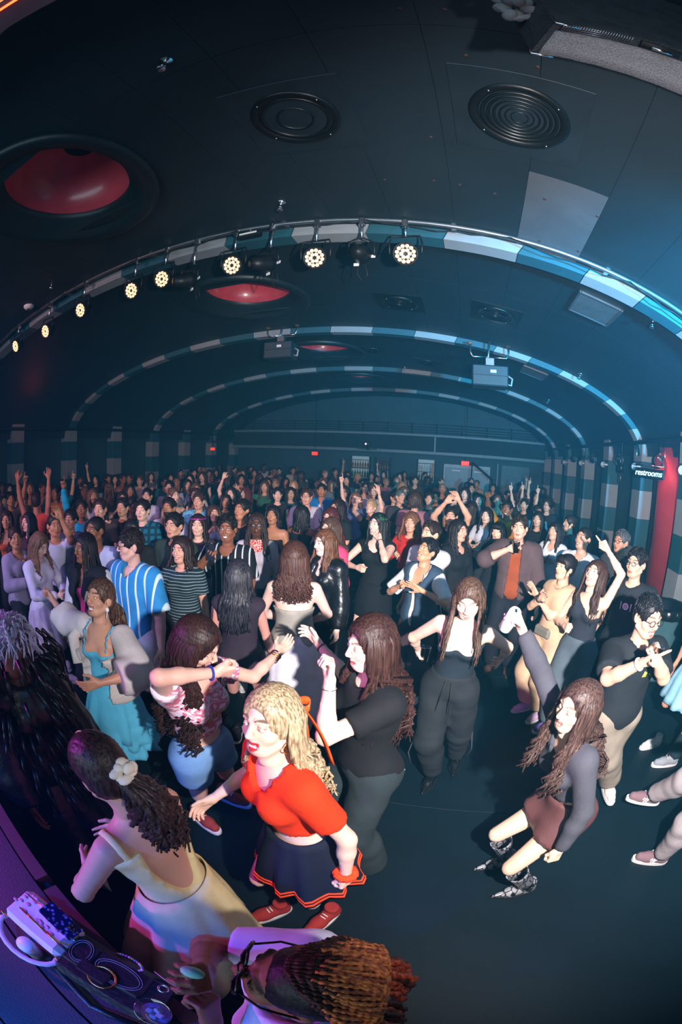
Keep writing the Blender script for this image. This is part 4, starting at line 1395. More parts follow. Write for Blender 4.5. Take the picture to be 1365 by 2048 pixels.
# ---------------------------------------------------------------- small things worn
def wear_glasses(k, root, mat, lens=None, big=1.0):
    def hp(x, y, z): return k.head + k.Rh @ (V3(x, y, z)*k.hs)
    fr = MB()
    for sx in (-1, 1):
        ring = [hp(sx*(.032 + .022*big*math.cos(a)), .108 - .006*abs(math.cos(a)), .002 + .017*big*math.sin(a)) for a in [6.283*i/16 for i in range(16)]]
        fr.tube(ring, .0022*big, 5, closed=True)
        fr.tube([hp(sx*.056, .100, .008), hp(sx*.078, .06, .010), hp(sx*.082, -.005, .006)], .0020*big, 5)
    fr.tube([hp(-.012, .109, .006), hp(0, .113, .009), hp(.012, .109, .006)], .002, 5)
    o = fr.build('glasses', mat, root)
    if lens is not None:
        g = MB()
        for sx in (-1, 1):
            N = 16
            c = [hp(sx*(.032 + .021*big*math.cos(6.283*i/N)), .107 - .005*abs(math.cos(6.283*i/N)), .002 + .016*big*math.sin(6.283*i/N)) for i in range(N)]
            g.add(c, [tuple(range(N))], False)
        g.build('lens', lens, o)
    return o
def wear_ring(k, root, sd, t, r, mat, name='bracelet', thick=.005, n=18, flat=1.0, bead=None):
    """band round the forearm, t along elbow -> wrist"""
    c = lerp3(k.el[sd], k.wr[sd], t); d = k.wdir[sd]; a = d.orthogonal().normalized(); b = d.cross(a)
    g = MB().tube([c + (a*math.cos(6.283*i/n) + b*math.sin(6.283*i/n))*r*(1 + (bead*math.sin(i*2.5) if bead else 0)) for i in range(n)], thick, 6, closed=True)
    return g.build(name, mat, root)

# ---------------------------------------------------------------- one person
TORSO = {
    'tee':      dict(arm=(.62, 0), hem=-.06, ease=.012, arm_ease=.012, torso_ease=.006),
    'loose':    dict(arm=(.85, 0), hem=-.10, ease=.018, arm_ease=.030, torso_ease=.022, wr=.006, wf=26),
    'long':     dict(arm=(1, .95), hem=-.06, ease=.010, arm_ease=.006, torso_ease=.004),
    'tank':     dict(hem=-.05, ease=.007, top=.075, tilt=.25, straps=(1, -1)),
    'sleeveless': dict(arm=(.06, 0), hem=-.04, ease=.010, neck=.08),
    'strapless': dict(hem=-.02, ease=.009, top=.05),
    'crop':     dict(arm=(.55, 0), hem=.14, ease=.012, arm_ease=.012, torso_ease=.004),
    'shirt':    dict(arm=(.80, 0), hem=-.10, ease=.014, arm_ease=.026, torso_ease=.014, neck_drop=.05, wr=.004, wf=26),
    'longshirt': dict(arm=(1, .95), hem=-.08, ease=.014, arm_ease=.014, torso_ease=.012, neck_drop=.05, wr=.004),
    'jacket':   dict(arm=(1, .97), hem=-.08, ease=.024, arm_ease=.020, torso_ease=.014, open=(.035, .06), wr=.006, wf=24),
    'vest':     dict(arm=(.04, 0), hem=-.06, ease=.022, open=(.02, .03), neck_drop=.10),
}
def heading(pos, facing):
    if isinstance(facing, Vector): return math.atan2(facing.y, facing.x)
    return math.atan2(-pos[1], -pos[0]) + math.radians(facing)
def person(pos, facing, label, rigkw, tone='e0b8a0', expr='neutral', hands=('relax', 'relax'), top=None, bottom=None, shoes=None, hair=None,
           lod=1, group=None, seed=0, lips=None, palms=None, extra=None, feet=True, cat='person'):
    """pos: floor point; facing: degrees, 0 looks to the camera's place, 90 turns to the photograph's right"""
    ang = heading(pos, facing)
    root = empty('person', (pos[0], pos[1], 0), ang - math.pi/2)
    tag(root, label, cat, group)
    dist_ = math.hypot(pos[0], pos[1])
    if lod == 0 and dist_ > 3.3: lod = 1
    if lod == 1 and dist_ > 4.7: lod = 2
    k = rig(**rigkw)
    res = {0: .0175, 1: .024, 2: .028, 3: .028}[lod]
    hres = {0: .0047, 1: .0070, 2: .0092, 3: .012}[lod]
    me = make_body(k, res, hres, tone, expr, hands, feet=(shoes is None), matl=lips_skin(tone, lips) if lips else None, handh={0: .0058, 1: .0072, 2: .0085, 3: .008}[lod], palms=palms)
    link('body', me, None, root)
    cres = {0: .0150, 1: .021, 2: .026, 3: .027}[lod]
    for i, t in enumerate(top or []):
        kind, mat, nm = t[:3]
        sp = dict(TORSO[kind]); sp.update(t[3] if len(t) > 3 else {})
        V, Q = garment(k, cres, sp, seed+i)
        link(nm, np_mesh(nm, V, Q, mat), None, root)
    if bottom:
        for bt_ in (bottom if isinstance(bottom, list) else [bottom]):
            kind, mat, nm = bt_[:3]; kw = bt_[3] if len(bt_) > 3 else {}
            if kind == 'trousers':
                V, Q = trousers(k, cres*(1 if lod == 0 else 1.45), seed=seed, **kw); link(nm, np_mesh(nm, V, Q, mat), None, root)
            else:
                skirt(k, seed=seed, **kw).build(nm, mat, root)
    if shoes: put_shoes(k, root, *shoes)
    if hair:
        hk = dict(hair); st = hk.pop('style'); col = hk.pop('col')
        hk.setdefault('res', {0: .0080, 1: .011, 2: .014, 3: .016}[lod])
        if 'locks' not in hk: hk['locks'] = {0: 150, 1: 56, 2: 32, 3: 22}[lod]
        if 'lock_r' not in hk: hk['lock_r'] = {0: .0075, 1: .0105, 2: .013, 3: .015}[lod]
        link('hair', make_hair(k, st, col, seed=seed, **hk), None, root)
    if extra: extra(k, root)
    return root, k
def world_pt(root, p):
    c, s = math.cos(root.rotation_euler[2]), math.sin(root.rotation_euler[2])
    return V3(root.location[0] + p[0]*c - p[1]*s, root.location[1] + p[0]*s + p[1]*c, p[2])
def local_pt(pos, facing, w):
    """hall point -> person frame"""
    ang = heading(pos, facing) - math.pi/2
    c, s = math.cos(ang), math.sin(ang); dx, dy = w[0]-pos[0], w[1]-pos[1]
    return V3(dx*c + dy*s, -dx*s + dy*c, w[2])

# ================================================================== DANCERS AND CROWD
GLASS_FRAME = paint('black_frame', srgb('141416'), .3)
LENS_CLEAR = paint('clear_lens', (.95, .96, 1), .05, trans=1.0, alpha=.25, vary=0)
LENS_DARK = paint('dark_lens', srgb('0a0a12'), .08, vary=.1)
GOLD = paint('gold', srgb('d8a860'), .25, metal=1.0)
FAIR, LIGHT, TAN, BROWN, DARK = 'e9bfa6', 'd9a78a', 'b87f5c', '8a573c', '573524'
def foot_of(px, py, z): 
    p = at_z(px, py, z); return (p.x, p.y)
def resolve(pos, facing, t):
    if t is None or isinstance(t, Vector): return t
    if t[0] == 'z': w = at_z(t[1], t[2], t[3])
    elif t[0] in ('n', 'f'):
        # somewhere on the sight line, at the given share of the arm's length from the shoulder, on the near or far side
        o = local_pt(pos, facing, (0, 0, CAM_H)); q = local_pt(pos, facing, at_d(t[1], t[2], 1.0)); d = (q-o).normalized()
        def solve(sh, arm, o=o, d=d, near=t[0] == 'n', reach=t[3]):
            m = (sh-o).dot(d); c = o + d*m; h2 = (arm*reach)**2 - (sh-c).length_squared
            return c + d*math.sqrt(max(0, h2))*(-1 if near else 1)
        return solve
    elif t[0] == 'd': w = at_d(t[1], t[2], math.hypot(*pos) + t[3])
    else: return t
    return local_pt(pos, facing, w)
def dancer(pos, facing, label, rk, **kw):
    rk = dict(rk)
    for a in ('lh', 'rh', 'lf', 'rf'):
        if a in rk: rk[a] = resolve(pos, facing, rk[a])
    return person(pos, facing, label, rk, **kw)
white_sole = paint('white_rubber', srgb('d8d4d2'), .5)
dark_sole = paint('black_rubber', srgb('141416'), .6)
white_lace = paint('white_lace', srgb('e4e0de'), .7)

# --- woman in the orange cropped top
def x_orange(k, root):
    wear_ring(k, root, -1, .97, .034, cloth('ff4a1c', 'scrunchie'), 'scrunchie', .017, 26, bead=.12)
    def hp(x, y, z): return k.head + k.Rh @ (V3(x, y, z)*k.hs)
    rib = cloth('ff5a1e', 'satin_ribbon', .35)
    c = hp(0, -.125, .04); bx = k.Rh @ V3(1, 0, 0); bz = k.Rh @ V3(0, -.3, .9)
    g = MB()
    for sx in (-1, 1):
        loop = [c + bx*sx*(.055*math.sin(math.pi*t)) + bz*(.018*math.sin(2*math.pi*t)) + k.Rh @ V3(0, -.01*math.sin(math.pi*t), 0) for t in [i/10 for i in range(11)]]
        g.sheet([[p + (k.Rh @ V3(0, 0, w)) for p in loop] for w in (-.014, .014)], .003)
    g.ball(c, .013, 6)
    b = g.build('bow', rib, root)
    for sx in (-1, 1):
        tail = [[c + V3(sx*.012 + w, -.01 - .10*t, 0) + V3(sx*.06*t, -.02*math.sin(3*t), -.30*t) for w in (-.013, .013)] for t in [i/8 for i in range(9)]]
        MB().sheet(tail, .003).build('ribbon_tail', rib, b)
    for sx in (-1, 1):
        cc = hp(sx*.080, .0, -.07)
        MB().tube([cc + k.Rh @ V3(0, .022*math.cos(a), .022*math.sin(a)) for a in [6.283*i/18 for i in range(18)]], .002, 5, closed=True).build('hoop_earring', GOLD, root)
    for t0, t1 in ((.86, .895), (.925, .96)):
        skirt(k, top=.10, length=.37, flare=.055, pleats=11, amp=.022, seed=31, band=(t0, t1), rows=2, lift=.004).build('skirt_stripe', cloth('ff4a22', 'orange_trim'), root)
pos = foot_of(606, 1735, .62)
dancer(pos, -52, 'grinning woman in orange cropped top and navy skirt with orange bow in wavy blonde hair',
       dict(h=1.66, lean=12, side=4, twist=-6, head=(20, 20, 0), lh=('f', 692, 1748, .97), le=(-.5, -.6, .1), rh=('f', 428, 1596, .85), re=(.4, -.5, -.6), lf=(-.08, -.10, 0), rf=(.12, .10, 0)),
       tone='efc4ae', expr='laugh', hands=('relax', 'fist'), lips='c41f2a', lod=0, seed=31,
       top=[('crop', cloth('ee3a16', 'knit', .9), 'cropped_top', dict(neck_drop=.06, arm=(.62, 0), hem=.155))],
       bottom=[('skirt', cloth('141c2c', 'navy_cloth', .8), 'pleated_skirt', dict(top=.10, length=.37, flare=.055, pleats=11, amp=.022))],
       shoes=('sneaker', cloth('9c2f2c', 'red_canvas'), white_sole, white_lace),
       hair=dict(style='half', col='a98a66', mat=hair_mat('8f7150', .36, 'd9c19c'), length=.34, wave=.018, curl=3.2, locks=260, lock_r=.0062, behind=True), extra=x_orange)

# --- woman in the black tee with long dark curls
def x_blacktee(k, root):
    wear_ring(k, root, 1, .93, .028, cloth('6a4450', 'beads'), 'bracelet', .004, bead=.06)
    wear_ring(k, root, -1, .90, .028, chrome, 'bangle', .002)
    MB().box(tuple(k.pel + k.Rp @ V3(-.10, -.150, -.035)), (.036, .006, .020), bevel=.003).build('pocket_label', white_plastic, root)
pos = foot_of(722, 1622, .52)
dancer(pos, -62, 'woman in black tee and black jeans, long dark wavy hair, fist raised to chin',
       dict(h=1.71, lean=3, head=(6, 0, 0), build=1.08, lh=('n', 660, 1364, .55), le=(.0, .9, -.5), rh=('f', 640, 1290, .80), re=(.3, -.2, -.5), lf=(-.11, -.04, 0), rf=(.12, .10, 0)),
       tone='efc6b2', expr='smile', hands=('relax', 'fist'), lod=0, seed=32,
       top=[('tee', cloth('191a1d', 'black_jersey'), 't_shirt', dict(hem=.0))],
       bottom=[('trousers', cloth('2a3337', 'black_denim', .9), 'jeans', dict(leg=1.98, leg_ease=(.018, .055), waist=.06))],
       shoes=('sneaker', cloth('c9c6c6', 'white_canvas'), white_sole, white_lace),
       hair=dict(style='curly', col='33201c', mat=hair_mat('2a1a18', .36, '472c26'), length=.44, wave=.022, curl=4.2, locks=220, lock_r=.0075, vol=.004, behind=True), extra=x_blacktee)

# --- woman in the pink marbled crop top and denim shorts
def x_pink(k, root):
    for t, r_, m_ in ((.93, .029, paint('silver_cuff', srgb('b9b4bc'), .2, metal=1)), (.85, .031, GOLD), (.78, .033, GOLD)):
        wear_ring(k, root, -1, t, r_, m_, 'bracelet', .005 if t > .9 else .003)
    wear_ring(k, root, 1, .92, .029, cloth('2a3a9a', 'blue_band'), 'bracelet', .005)
    def hp(x, y, z): return k.head + k.Rh @ (V3(x, y, z)*k.hs)
    MB().ball(hp(.080, .02, .045), (.012, .014, .012), 6).build('hair_clip', paint('amber_clip', srgb('d9a878'), .3), root)
    skirt(k, top=-.02, length=.20, flare=.02, pleats=5, amp=.006, band=(.55, 1.0), rows=3, seed=4).build('short_lining', cloth('e2d6e4', 'white_lining'), root) if False else None
pos = foot_of(405, 1500, .88)
r_pink, k_pink = dancer(pos, 42, 'woman in marbled pink crop top and frayed denim shorts with very long dark curls',
       dict(h=1.66, lean=4, side=2, head=(14, -22, 0), rh=('n', 430, 1345, .55), re=(.9, -.3, .2), lh=('f', 556, 1306, .93), le=(-.1, .3, -.8), rf=('z', 402, 1640, 0), lf=('z', 455, 1600, 0)),
       tone='dfae9c', expr='smile', hands=('fist', 'relax'), lod=0, seed=33, extra=x_pink,
       top=[('crop', cloth('cf6f86', 'marbled_jersey', .85, 'tiedye', 'ead3e2'), 'crop_top', dict(hem=.16, arm=(.45, 0), neck_drop=.05))],
       bottom=[('trousers', cloth('6f95bf', 'light_denim', .9), 'denim_shorts', dict(leg=.42, leg_ease=(.03, .0), waist=.09)),
               ('trousers', cloth('e6dbe6', 'white_lining'), 'shorts_lining', dict(leg=.52, leg_ease=(.004, .0), waist=-.03, wr=.001))],
       shoes=('sneaker', cloth('8f3530', 'red_canvas2'), white_sole, white_lace),
       hair=dict(style='curly', col='2b1b18', mat=hair_mat('221617', .36, '402620'), length=.52, wave=.03, curl=5.0, locks=220, lock_r=.008, vol=.010, spread=1.3, behind=True))
def decal_on(root, k, part_name, body_txt, size, at_local, nrm, mat, roll=0.0, shear=0.0):
    """flat print laid on a garment: lettering turned to mesh and pressed on to the cloth"""
    ob = [c for c in root.children if c.name.split('.')[0] == part_name][0]
    fc_ = bpy.data.curves.new('print', 'FONT'); fc_.body = body_txt; fc_.size = size; fc_.align_x = 'CENTER'; fc_.align_y = 'CENTER'; fc_.shear = shear; fc_.offset = .002
    tmp = bpy.data.objects.new('print', fc_); COL.objects.link(tmp)
    bpy.context.view_layer.update()
    me = bpy.data.meshes.new_from_object(tmp); bpy.data.objects.remove(tmp)
    bm = bmesh.new(); bm.from_mesh(me); bmesh.ops.subdivide_edges(bm, edges=[e for e in bm.edges if e.calc_length() > .02], cuts=2, use_grid_fill=True)
    press(bm, ob, at_local, nrm, roll)
    bm.to_mesh(me); bm.free(); me.name = 'print'
    me.materials.clear(); me.materials.append(mat)
    return link('print', me, None, ob)
def press(bm, ob, at_local, nrm, roll=0.0, lift=.0025):
    src = ob.data
    vs = [v.co.copy() for v in src.vertices]; ps = [tuple(p.vertices) for p in src.polygons]
    bvh = BVHTree.FromPolygons(vs, ps)
    n = V3(nrm).normalized(); up = V3(0, 0, 1); x = up.cross(n).normalized(); y = n.cross(x)
    c, s = math.cos(roll), math.sin(roll)
    for v in bm.verts:
        p = V3(at_local) + x*(v.co.x*c - v.co.y*s) + y*(v.co.x*s + v.co.y*c)
        hit = bvh.ray_cast(p + n*.3, -n, .6)
        v.co = hit[0] + n*lift if hit[0] is not None else p
def patch(polys):
    bm = bmesh.new()
    for poly in polys:
        bm.faces.new([bm.verts.new((x, y, 0)) for x, y in poly])
    return bm
def patch_on(root, part_name, polys, at_local, nrm, mat, roll=0.0, name='print', lift=.0025):
    ob = [c for c in root.children if c.name.split('.')[0] == part_name][0]
    bm = patch(polys); press(bm, ob, at_local, nrm, roll, lift)
    me = bpy.data.meshes.new(name); bm.to_mesh(me); bm.free(); me.materials.append(mat)
    return link(name, me, None, ob)
decal_on(r_pink, k_pink, 'crop_top', 'ASC', .085, k_pink.chest + k_pink.Rc @ V3(.0, .12, -.03), k_pink.Rc @ V3(.1, 1, 0), paint('yellow_print', srgb('e0b450'), .6), roll=.05)

# --- woman in pale yellow backless dress with a ponytail, at the stage lip
L_, R_ = at_z(178, 1690, 1.34), at_z(283, 1592, 1.36)
fwd_y = V3(-(R_-L_).y, (R_-L_).x, 0)
fwd_y.normalize(); pos = ((L_.x+R_.x)/2 - fwd_y.x*.10 + .005, (L_.y+R_.y)/2 - fwd_y.y*.10 + .055)
def x_yellow(k, root):
    def hp(x, y, z): return k.head + k.Rh @ (V3(x, y, z)*k.hs)
    g = MB()
    c = hp(.02, -.118, .0)
    for i in range(9):
        a = 6.283*i/9; g.ball(c + k.Rh @ V3(.026*math.cos(a), -.006*math.cos(3*a), .022*math.sin(a)), (.020 + .006*math.sin(5*a), .017, .016 + .005*math.cos(4*a)), 6)
    g.ball(c + k.Rh @ V3(.01, -.016, .006), (.022, .016, .018), 6)
    g.build('scrunchie', cloth('f1e2cc', 'cream_scrunchie'), root)
    MB().tube([hp(0, .060, .112), hp(0, .035, .127), hp(0, .008, .1345), hp(0, -.015, .1365)], .0032, 5).build('hair_parting', skin('d79f8f'), root)
    band = cloth('ead39a', 'pale_yellow_cotton', .9)
    for sd in (1, -1):
        pts = [k.chest + k.Rc @ V3(sd*.080, .110, .06), k.chest + k.Rc @ V3(sd*.088, .072, .135), k.chest + k.Rc @ V3(sd*.094, .0, .172), k.chest + k.Rc @ V3(sd*.104, -.066, .125), k.chest + k.Rc @ V3(sd*.112, -.086, .04), k.chest + k.Rc @ V3(sd*.104, -.078, -.08)]
        bd = [c for c in root.children if c.name.split('.')[0] == 'body'][0].data
        bv = BVHTree.FromPolygons([v.co.copy() for v in bd.vertices], [tuple(q.vertices) for q in bd.polygons])
        fine = []
        for a_, b_ in zip(pts, pts[1:]): fine += [a_.lerp(b_, q/4) for q in range(4)]
        fine = [k.chest + (q - k.chest)*1.25 for q in fine + [pts[-1]]]
        hit = [bv.find_nearest(q) for q in fine]
        MB().tube([h_[0] + (q - h_[0]).normalized()*.005 for q, h_ in zip(fine, hit)], .012, 8, flat=.45).build('strap', band, root)
dancer(pos, fwd_y, 'woman in pale yellow backless sundress, dark ponytail in cream scrunchie, at the stage lip',
       dict(h=1.63, lean=15, head=(-4, -16, 0), build=1.05, lh=(-.16, .34, 1.0), le=(-.9, -.2, -.3), rh=(.12, .36, 1.02), re=(.9, -.2, -.3)),
       tone='cf9a84', hands=('soft', 'soft'), lod=0, seed=34, extra=x_yellow,
       top=[('strapless', cloth('ead39a', 'pale_yellow_cotton', .9), 'bodice', dict(top=.10, hem=.04, ease=.010, low_back=.20))],
       bottom=[('skirt', cloth('ead39a', 'pale_yellow_cotton', .9), 'skirt', dict(top=.15, length=.40, flare=.10, pleats=9, amp=.024, ragged=.015, rows=12, n=72, drift=(-.13, -.02)))],
       shoes=('sneaker', cloth('4a2a22', 'brown_leather', .5), dark_sole, None),
       hair=dict(style='pony', col='1c1414', mat=hair_mat('1a1214', .30, '4a3634'), length=.30, wave=.02, curl=3.5, locks=130, lock_r=.0075, spread=.9, side=.35))

# --- person with copper braids and sunglasses right below the camera
def x_braids(k, root):
    def hp(x, y, z): return k.head + k.Rh @ (V3(x, y, z)*k.hs)
    o = wear_glasses(k, root, GLASS_FRAME, LENS_DARK, 1.35)
    cop, drk = hair_mat('9c4a22', .3, 'f08a4c'), hair_mat('1c1010', .4, '4a2018')
    r = random.Random(3)
    for i in range(26):
        u = i/25*2-1
        x0 = u*.066; st = .066 - .05*u*u
        path = []
        for q in range(15):
            t = q/14
            y = st + (-.122 - st)*t**1.05
            w = math.sqrt(max(0, 1 - ((y+.014)/.113)**2))
            x = x0*(1+.50*math.sin(t*2.2))*(.60+.40*w)
            zz = .034 + .107*w*math.sqrt(max(.05, 1 - min(.95, (x/.100)**2))) - (.17*max(0, t-.78))
            path.append(hp(x + .003*math.sin(t*9+i), y, zz))
        pts = []
        M_ = 44
        for q in range(M_):
            f_ = q/(M_-1)*14; a_ = int(min(13, f_)); pts.append(path[a_].lerp(path[a_+1], f_-a_))
        rs = [.0050*(1+.28*math.sin(q*1.75)) for q in range(M_)]
        cut_ = 8 + (i*5) % 9
        b = MB().tube(pts[cut_:], rs[cut_:], 6).build('braid', cop if i % 4 else hair_mat('7a3420', .3, 'c86a3c'), root)
        MB().tube(pts[:cut_+1], rs[:cut_+1], 6).build('braid_root', drk, b)
    # hanging ends at the nape
    for i in range(34):
        u = r.uniform(-1, 1)
        p = hp(u*.09, -.10 - .02*r.random(), .06 - .05*r.random())
        L = .16*r.uniform(.7, 1.2)
        q = [p + V3(u*.02*t, -.045*t - .02*math.sin(t*3), -L*t) for t in [j/8 for j in range(9)]]
        g = MB(); g.tube([w + V3(.004*math.cos(j*2.2), .004*math.sin(j*2.2), 0) for j, w in enumerate(q)], [.008]*8 + [.004], 6)
        g.build('braid', hair_mat('5a1f16', .3, 'b0492c') if i % 2 else drk, root)
    MB().ball(tuple(k.wr[1] + k.wdir[1]*.10 + V3(0, .01, .04)), (.014, .022, .010), 6).build('wrapper', cloth('7fd0b4', 'mint_tissue', .5), root)
pos = foot_of(622, 1985, 1.52)
h_left = V3(-.97, -.22, 0)
dancer(pos, h_left, 'person in dark sunglasses and lilac shirt with copper and black braided hair, seen from above',
       dict(h=1.72, lean=4, head=(-4, 22, 0), rh=(.03, .20, 1.44), re=(.6, -.1, -.8), lh=(-.10, .18, 1.34), le=(-.6, -.1, -.8)),
       tone='80503a', expr='neutral', hands=('grip', 'fist'), lod=0, seed=35, extra=x_braids,
       top=[('tee', cloth('d9cfe6', 'white_jersey'), 't_shirt', dict(arm_ease=.02))],
       bottom=[('trousers', cloth('22242c', 'dark_denim'), 'trousers')], shoes=('sneaker', cloth('c9c6c6', 'white_canvas'), white_sole, white_lace),
       hair=dict(style='buzz', col='120c0c', low=-.05))

# --- woman dancing low in snakeskin boots, can held high
def x_snake(k, root):
    sn = cloth('8d8d92', 'snakeskin', .35, 'snake', '17171a', 1.0, .15)
    for sd in (1, -1):
        A_, K_ = k.an[sd], k.kn[sd]
        up = (K_-A_).normalized(); c = A_ + V3(0, 0, .02)
        g = MB(); N = 20; rows = []
        a = up.orthogonal().normalized(); b = up.cross(a)
        for t, r_ in ((0, .052), (.08, .050), (.16, .055), (.24, .062), (.29, .066)):
            rows.append([c + up*t*k.s + (a*math.cos(6.283*j/N) + b*math.sin(6.283*j/N))*r_*k.s for j in range(N+1)])
        g.sheet(rows, .004)
        g.build('boot_shaft', sn, root)
    def hp(x, y, z): return k.head + k.Rh @ (V3(x, y, z)*k.hs)
    for sx in (-1, 1):
        cc = hp(sx*.080, .0, -.055)
        MB().tube([cc + k.Rh @ V3(0, .009*math.cos(a), .009*math.sin(a)) for a in [6.283*i/12 for i in range(12)]], .002, 5, closed=True).build('hoop_earring', GOLD, root)
pos = foot_of(1136, 1604, .80)
snake_up = cloth('8d8d92', 'snakeskin', .35, 'snake', '17171a', 1.0, .15)
r_snake, k_snake = dancer(pos, -50, 'laughing woman crouching back in snakeskin boots, dark grey long sleeve and brown leather skirt',
       dict(h=1.66, pelvis_z=.80, lean=22, side=2, head=(18, 16, -10), rh=('n', 1046, 1262, .97), re=(.5, -.3, -.2), lh=('f', 1121, 1698, .98), le=(-.3, -.8, .1),
            lf=('z', 1042, 1782, 0), rf=('z', 1004, 1728, 0), lfy=4, rfy=8),
       tone='ecc0a4', expr='laugh', hands=('grip', 'fist'), lod=0, seed=36, extra=x_snake,
       top=[('long', cloth('46464e', 'charcoal_knit', .9), 'long_sleeve_top', dict(hem=.13, neck_drop=.03, arm_ease=.003))],
       bottom=[('trousers', cloth('5c3a3a', 'brown_leather_skirt', .45), 'leather_skirt', dict(leg=.42, leg_ease=(.030, .0), waist=.10, wr=.002, merge=.26))],
       shoes=('snake_boot', snake_up, dark_sole, None),
       hair=dict(style='long', col='3b2a26', mat=hair_mat('2c1f1e', .34, '5e463e'), length=.38, wave=.02, curl=2.4, locks=200, lock_r=.0075, fwd=.02, spread=1.15))

# --- woman in black camisole and cargo trousers, eyes down
def x_cargo(k, root):
    tri = paint('eyelet', srgb('d8d8dc'), .3, metal=.8)
    for sx in (-1, 1):
        MB().tube([k.pel + k.Rp @ V3(sx*.02, .125, .10), k.pel + k.Rp @ V3(sx*.03, .14, .0), k.pel + k.Rp @ V3(sx*.045, .145, -.13)], .003, 5).build('drawstring', black_matte, root)
        for q in range(3): MB().ball(k.kn[sx].lerp(k.hip[sx], .25*q+.1) + V3(sx*.085, .02, 0), .006, 5).build('eyelet', tri, root)
        MB().tube([k.kn[sx] + V3(sx*.09, .02, .05), k.kn[sx] + V3(sx*.12, .02, -.12), k.kn[sx] + V3(sx*.09, .0, -.24)], .014, 6, flat=.3).build('strap', cloth('3a3e44', 'webbing'), root)
pos = foot_of(896, 1400, .80)
r_cargo, k_cargo = dancer(pos, -8, 'woman in black camisole and black cargo trousers looking down, clear cup lowered at her side',
       dict(h=1.69, lean=6, side=-5, head=(6, -16, 4), rh=('f', 836, 1298, .93), re=(.5, -.4, -.6), lh=('f', 1003, 1315, .95), le=(-.5, -.5, -.4), rf=('z', 862, 1560, 0), lf=(-.12, -.30, 0), rfy=-4),
       tone='eec2ac', expr='open', hands=('grip', 'relax'), lod=0, seed=37, extra=x_cargo,
       top=[('tank', cloth('1d2730', 'black_rib', .85), 'camisole', dict(top=.055, tilt=.35, hem=.02, strap_w=.008))],
       bottom=[('trousers', cloth('22262a', 'black_twill', .85), 'cargo_trousers', dict(leg=1.90, leg_ease=(.026, .018), waist=.12, wr=.007))],
       shoes=('boot', paint('black_leather', srgb('111214'), .25), dark_sole, None),
       hair=dict(style='long', col='4a3630', mat=hair_mat('33241f', .36, '6e5444'), length=.36, wave=.008, curl=1.2, locks=200, lock_r=.006, fwd=.03, part=-.02))

# --- man in black tee and khaki trousers, shouting and pointing
def x_khaki(k, root):
    wear_glasses(k, root, GLASS_FRAME, None, 1.0)
    wear_ring(k, root, 1, .93, .032, white_plastic, 'wristband', .005)
pos = foot_of(1218, 1460, .78)
r_khaki, k_khaki = dancer(pos, 34, 'shouting man with glasses in black tee and khaki trousers pointing with both hands',
       dict(h=1.70, male=True, lean=2, head=(6, -4, 0), rh=('n', 1284, 1326, .82), re=(.6, -.2, -.8), lh=('n', 1312, 1312, .80), le=(-.6, 0, -.8), rf=('z', 1214, 1588, 0), lf=(-.12, -.32, 0), rfy=-6),
       tone='dcab8e', expr='laugh', hands=('point', 'grip'), lod=0, seed=38, extra=x_khaki,
       top=[('tee', cloth('1f2429', 'black_jersey2'), 't_shirt', dict(hem=-.10, arm=(.78, 0), arm_ease=.022, torso_ease=.016))],
       bottom=[('trousers', cloth('8d8274', 'khaki_twill', .9), 'khaki_trousers', dict(leg=1.92, leg_ease=(.03, .035), waist=.05, wr=.006))],
       shoes=('sneaker', cloth('cdc2b8', 'beige_suede'), white_sole, white_lace),
       hair=dict(style='short', col='15161a', locks=90))
for q_ in ([(-.03, -.03), (.0, -.03), (.0, .0), (-.02, .01)], [(.01, -.01), (.035, .0), (.04, .04), (.015, .03)], [(.02, -.03), (.05, -.03), (.045, -.012)]):
    patch_on(r_khaki, 't_shirt', [q_], k_khaki.chest + k_khaki.Rc @ V3(-.05, .12, .04), k_khaki.Rc @ V3(0, 1, 0), paint('lime_print', srgb('b8d850'), .6))

# --- woman in light blue dress with fallen white jacket, arm flung out
def x_blue(k, root):
    def hp(x, y, z): return k.head + k.Rh @ (V3(x, y, z)*k.hs)
    for sx in (-1, 1): MB().ball(hp(sx*.082, .01, -.06), (.012, .012, .016), 6).tube([hp(sx*.082, .01, -.075), hp(sx*.082, .01, -.12)], .003, 5).build('pearl_earring', white_plastic, root)
    fur = cloth('d9cfca', 'fleece', .95, bump=.8)
    # turned-down collar of the jacket lying off the shoulders
    g = MB()
    pts = [k.chest + k.Rc @ V3(x, y, z) for x, y, z in ((.13, .13, -.08), (.19, .08, .06), (.20, -.04, .10), (.12, -.13, .08), (0, -.15, .06), (-.12, -.13, .06), (-.20, -.04, .05), (-.20, .08, .0), (-.15, .13, -.12))]
    g.tube(pts, .038, 8); g.build('jacket_collar', fur, root)
    skirt(k, top=-.12, length=.24, flare=.08, pleats=12, amp=.022, seed=39, ragged=.015, lift=.012).build('ruffle', cloth('58b4d6', 'light_blue_cotton', .9), root)
    skirt(k, top=-.26, length=.18, flare=.08, pleats=13, amp=.028, seed=40, ragged=.015, lift=.035).build('ruffle', cloth('58b4d6', 'light_blue_cotton', .9), root)
pos = foot_of(225, 1395, .80)
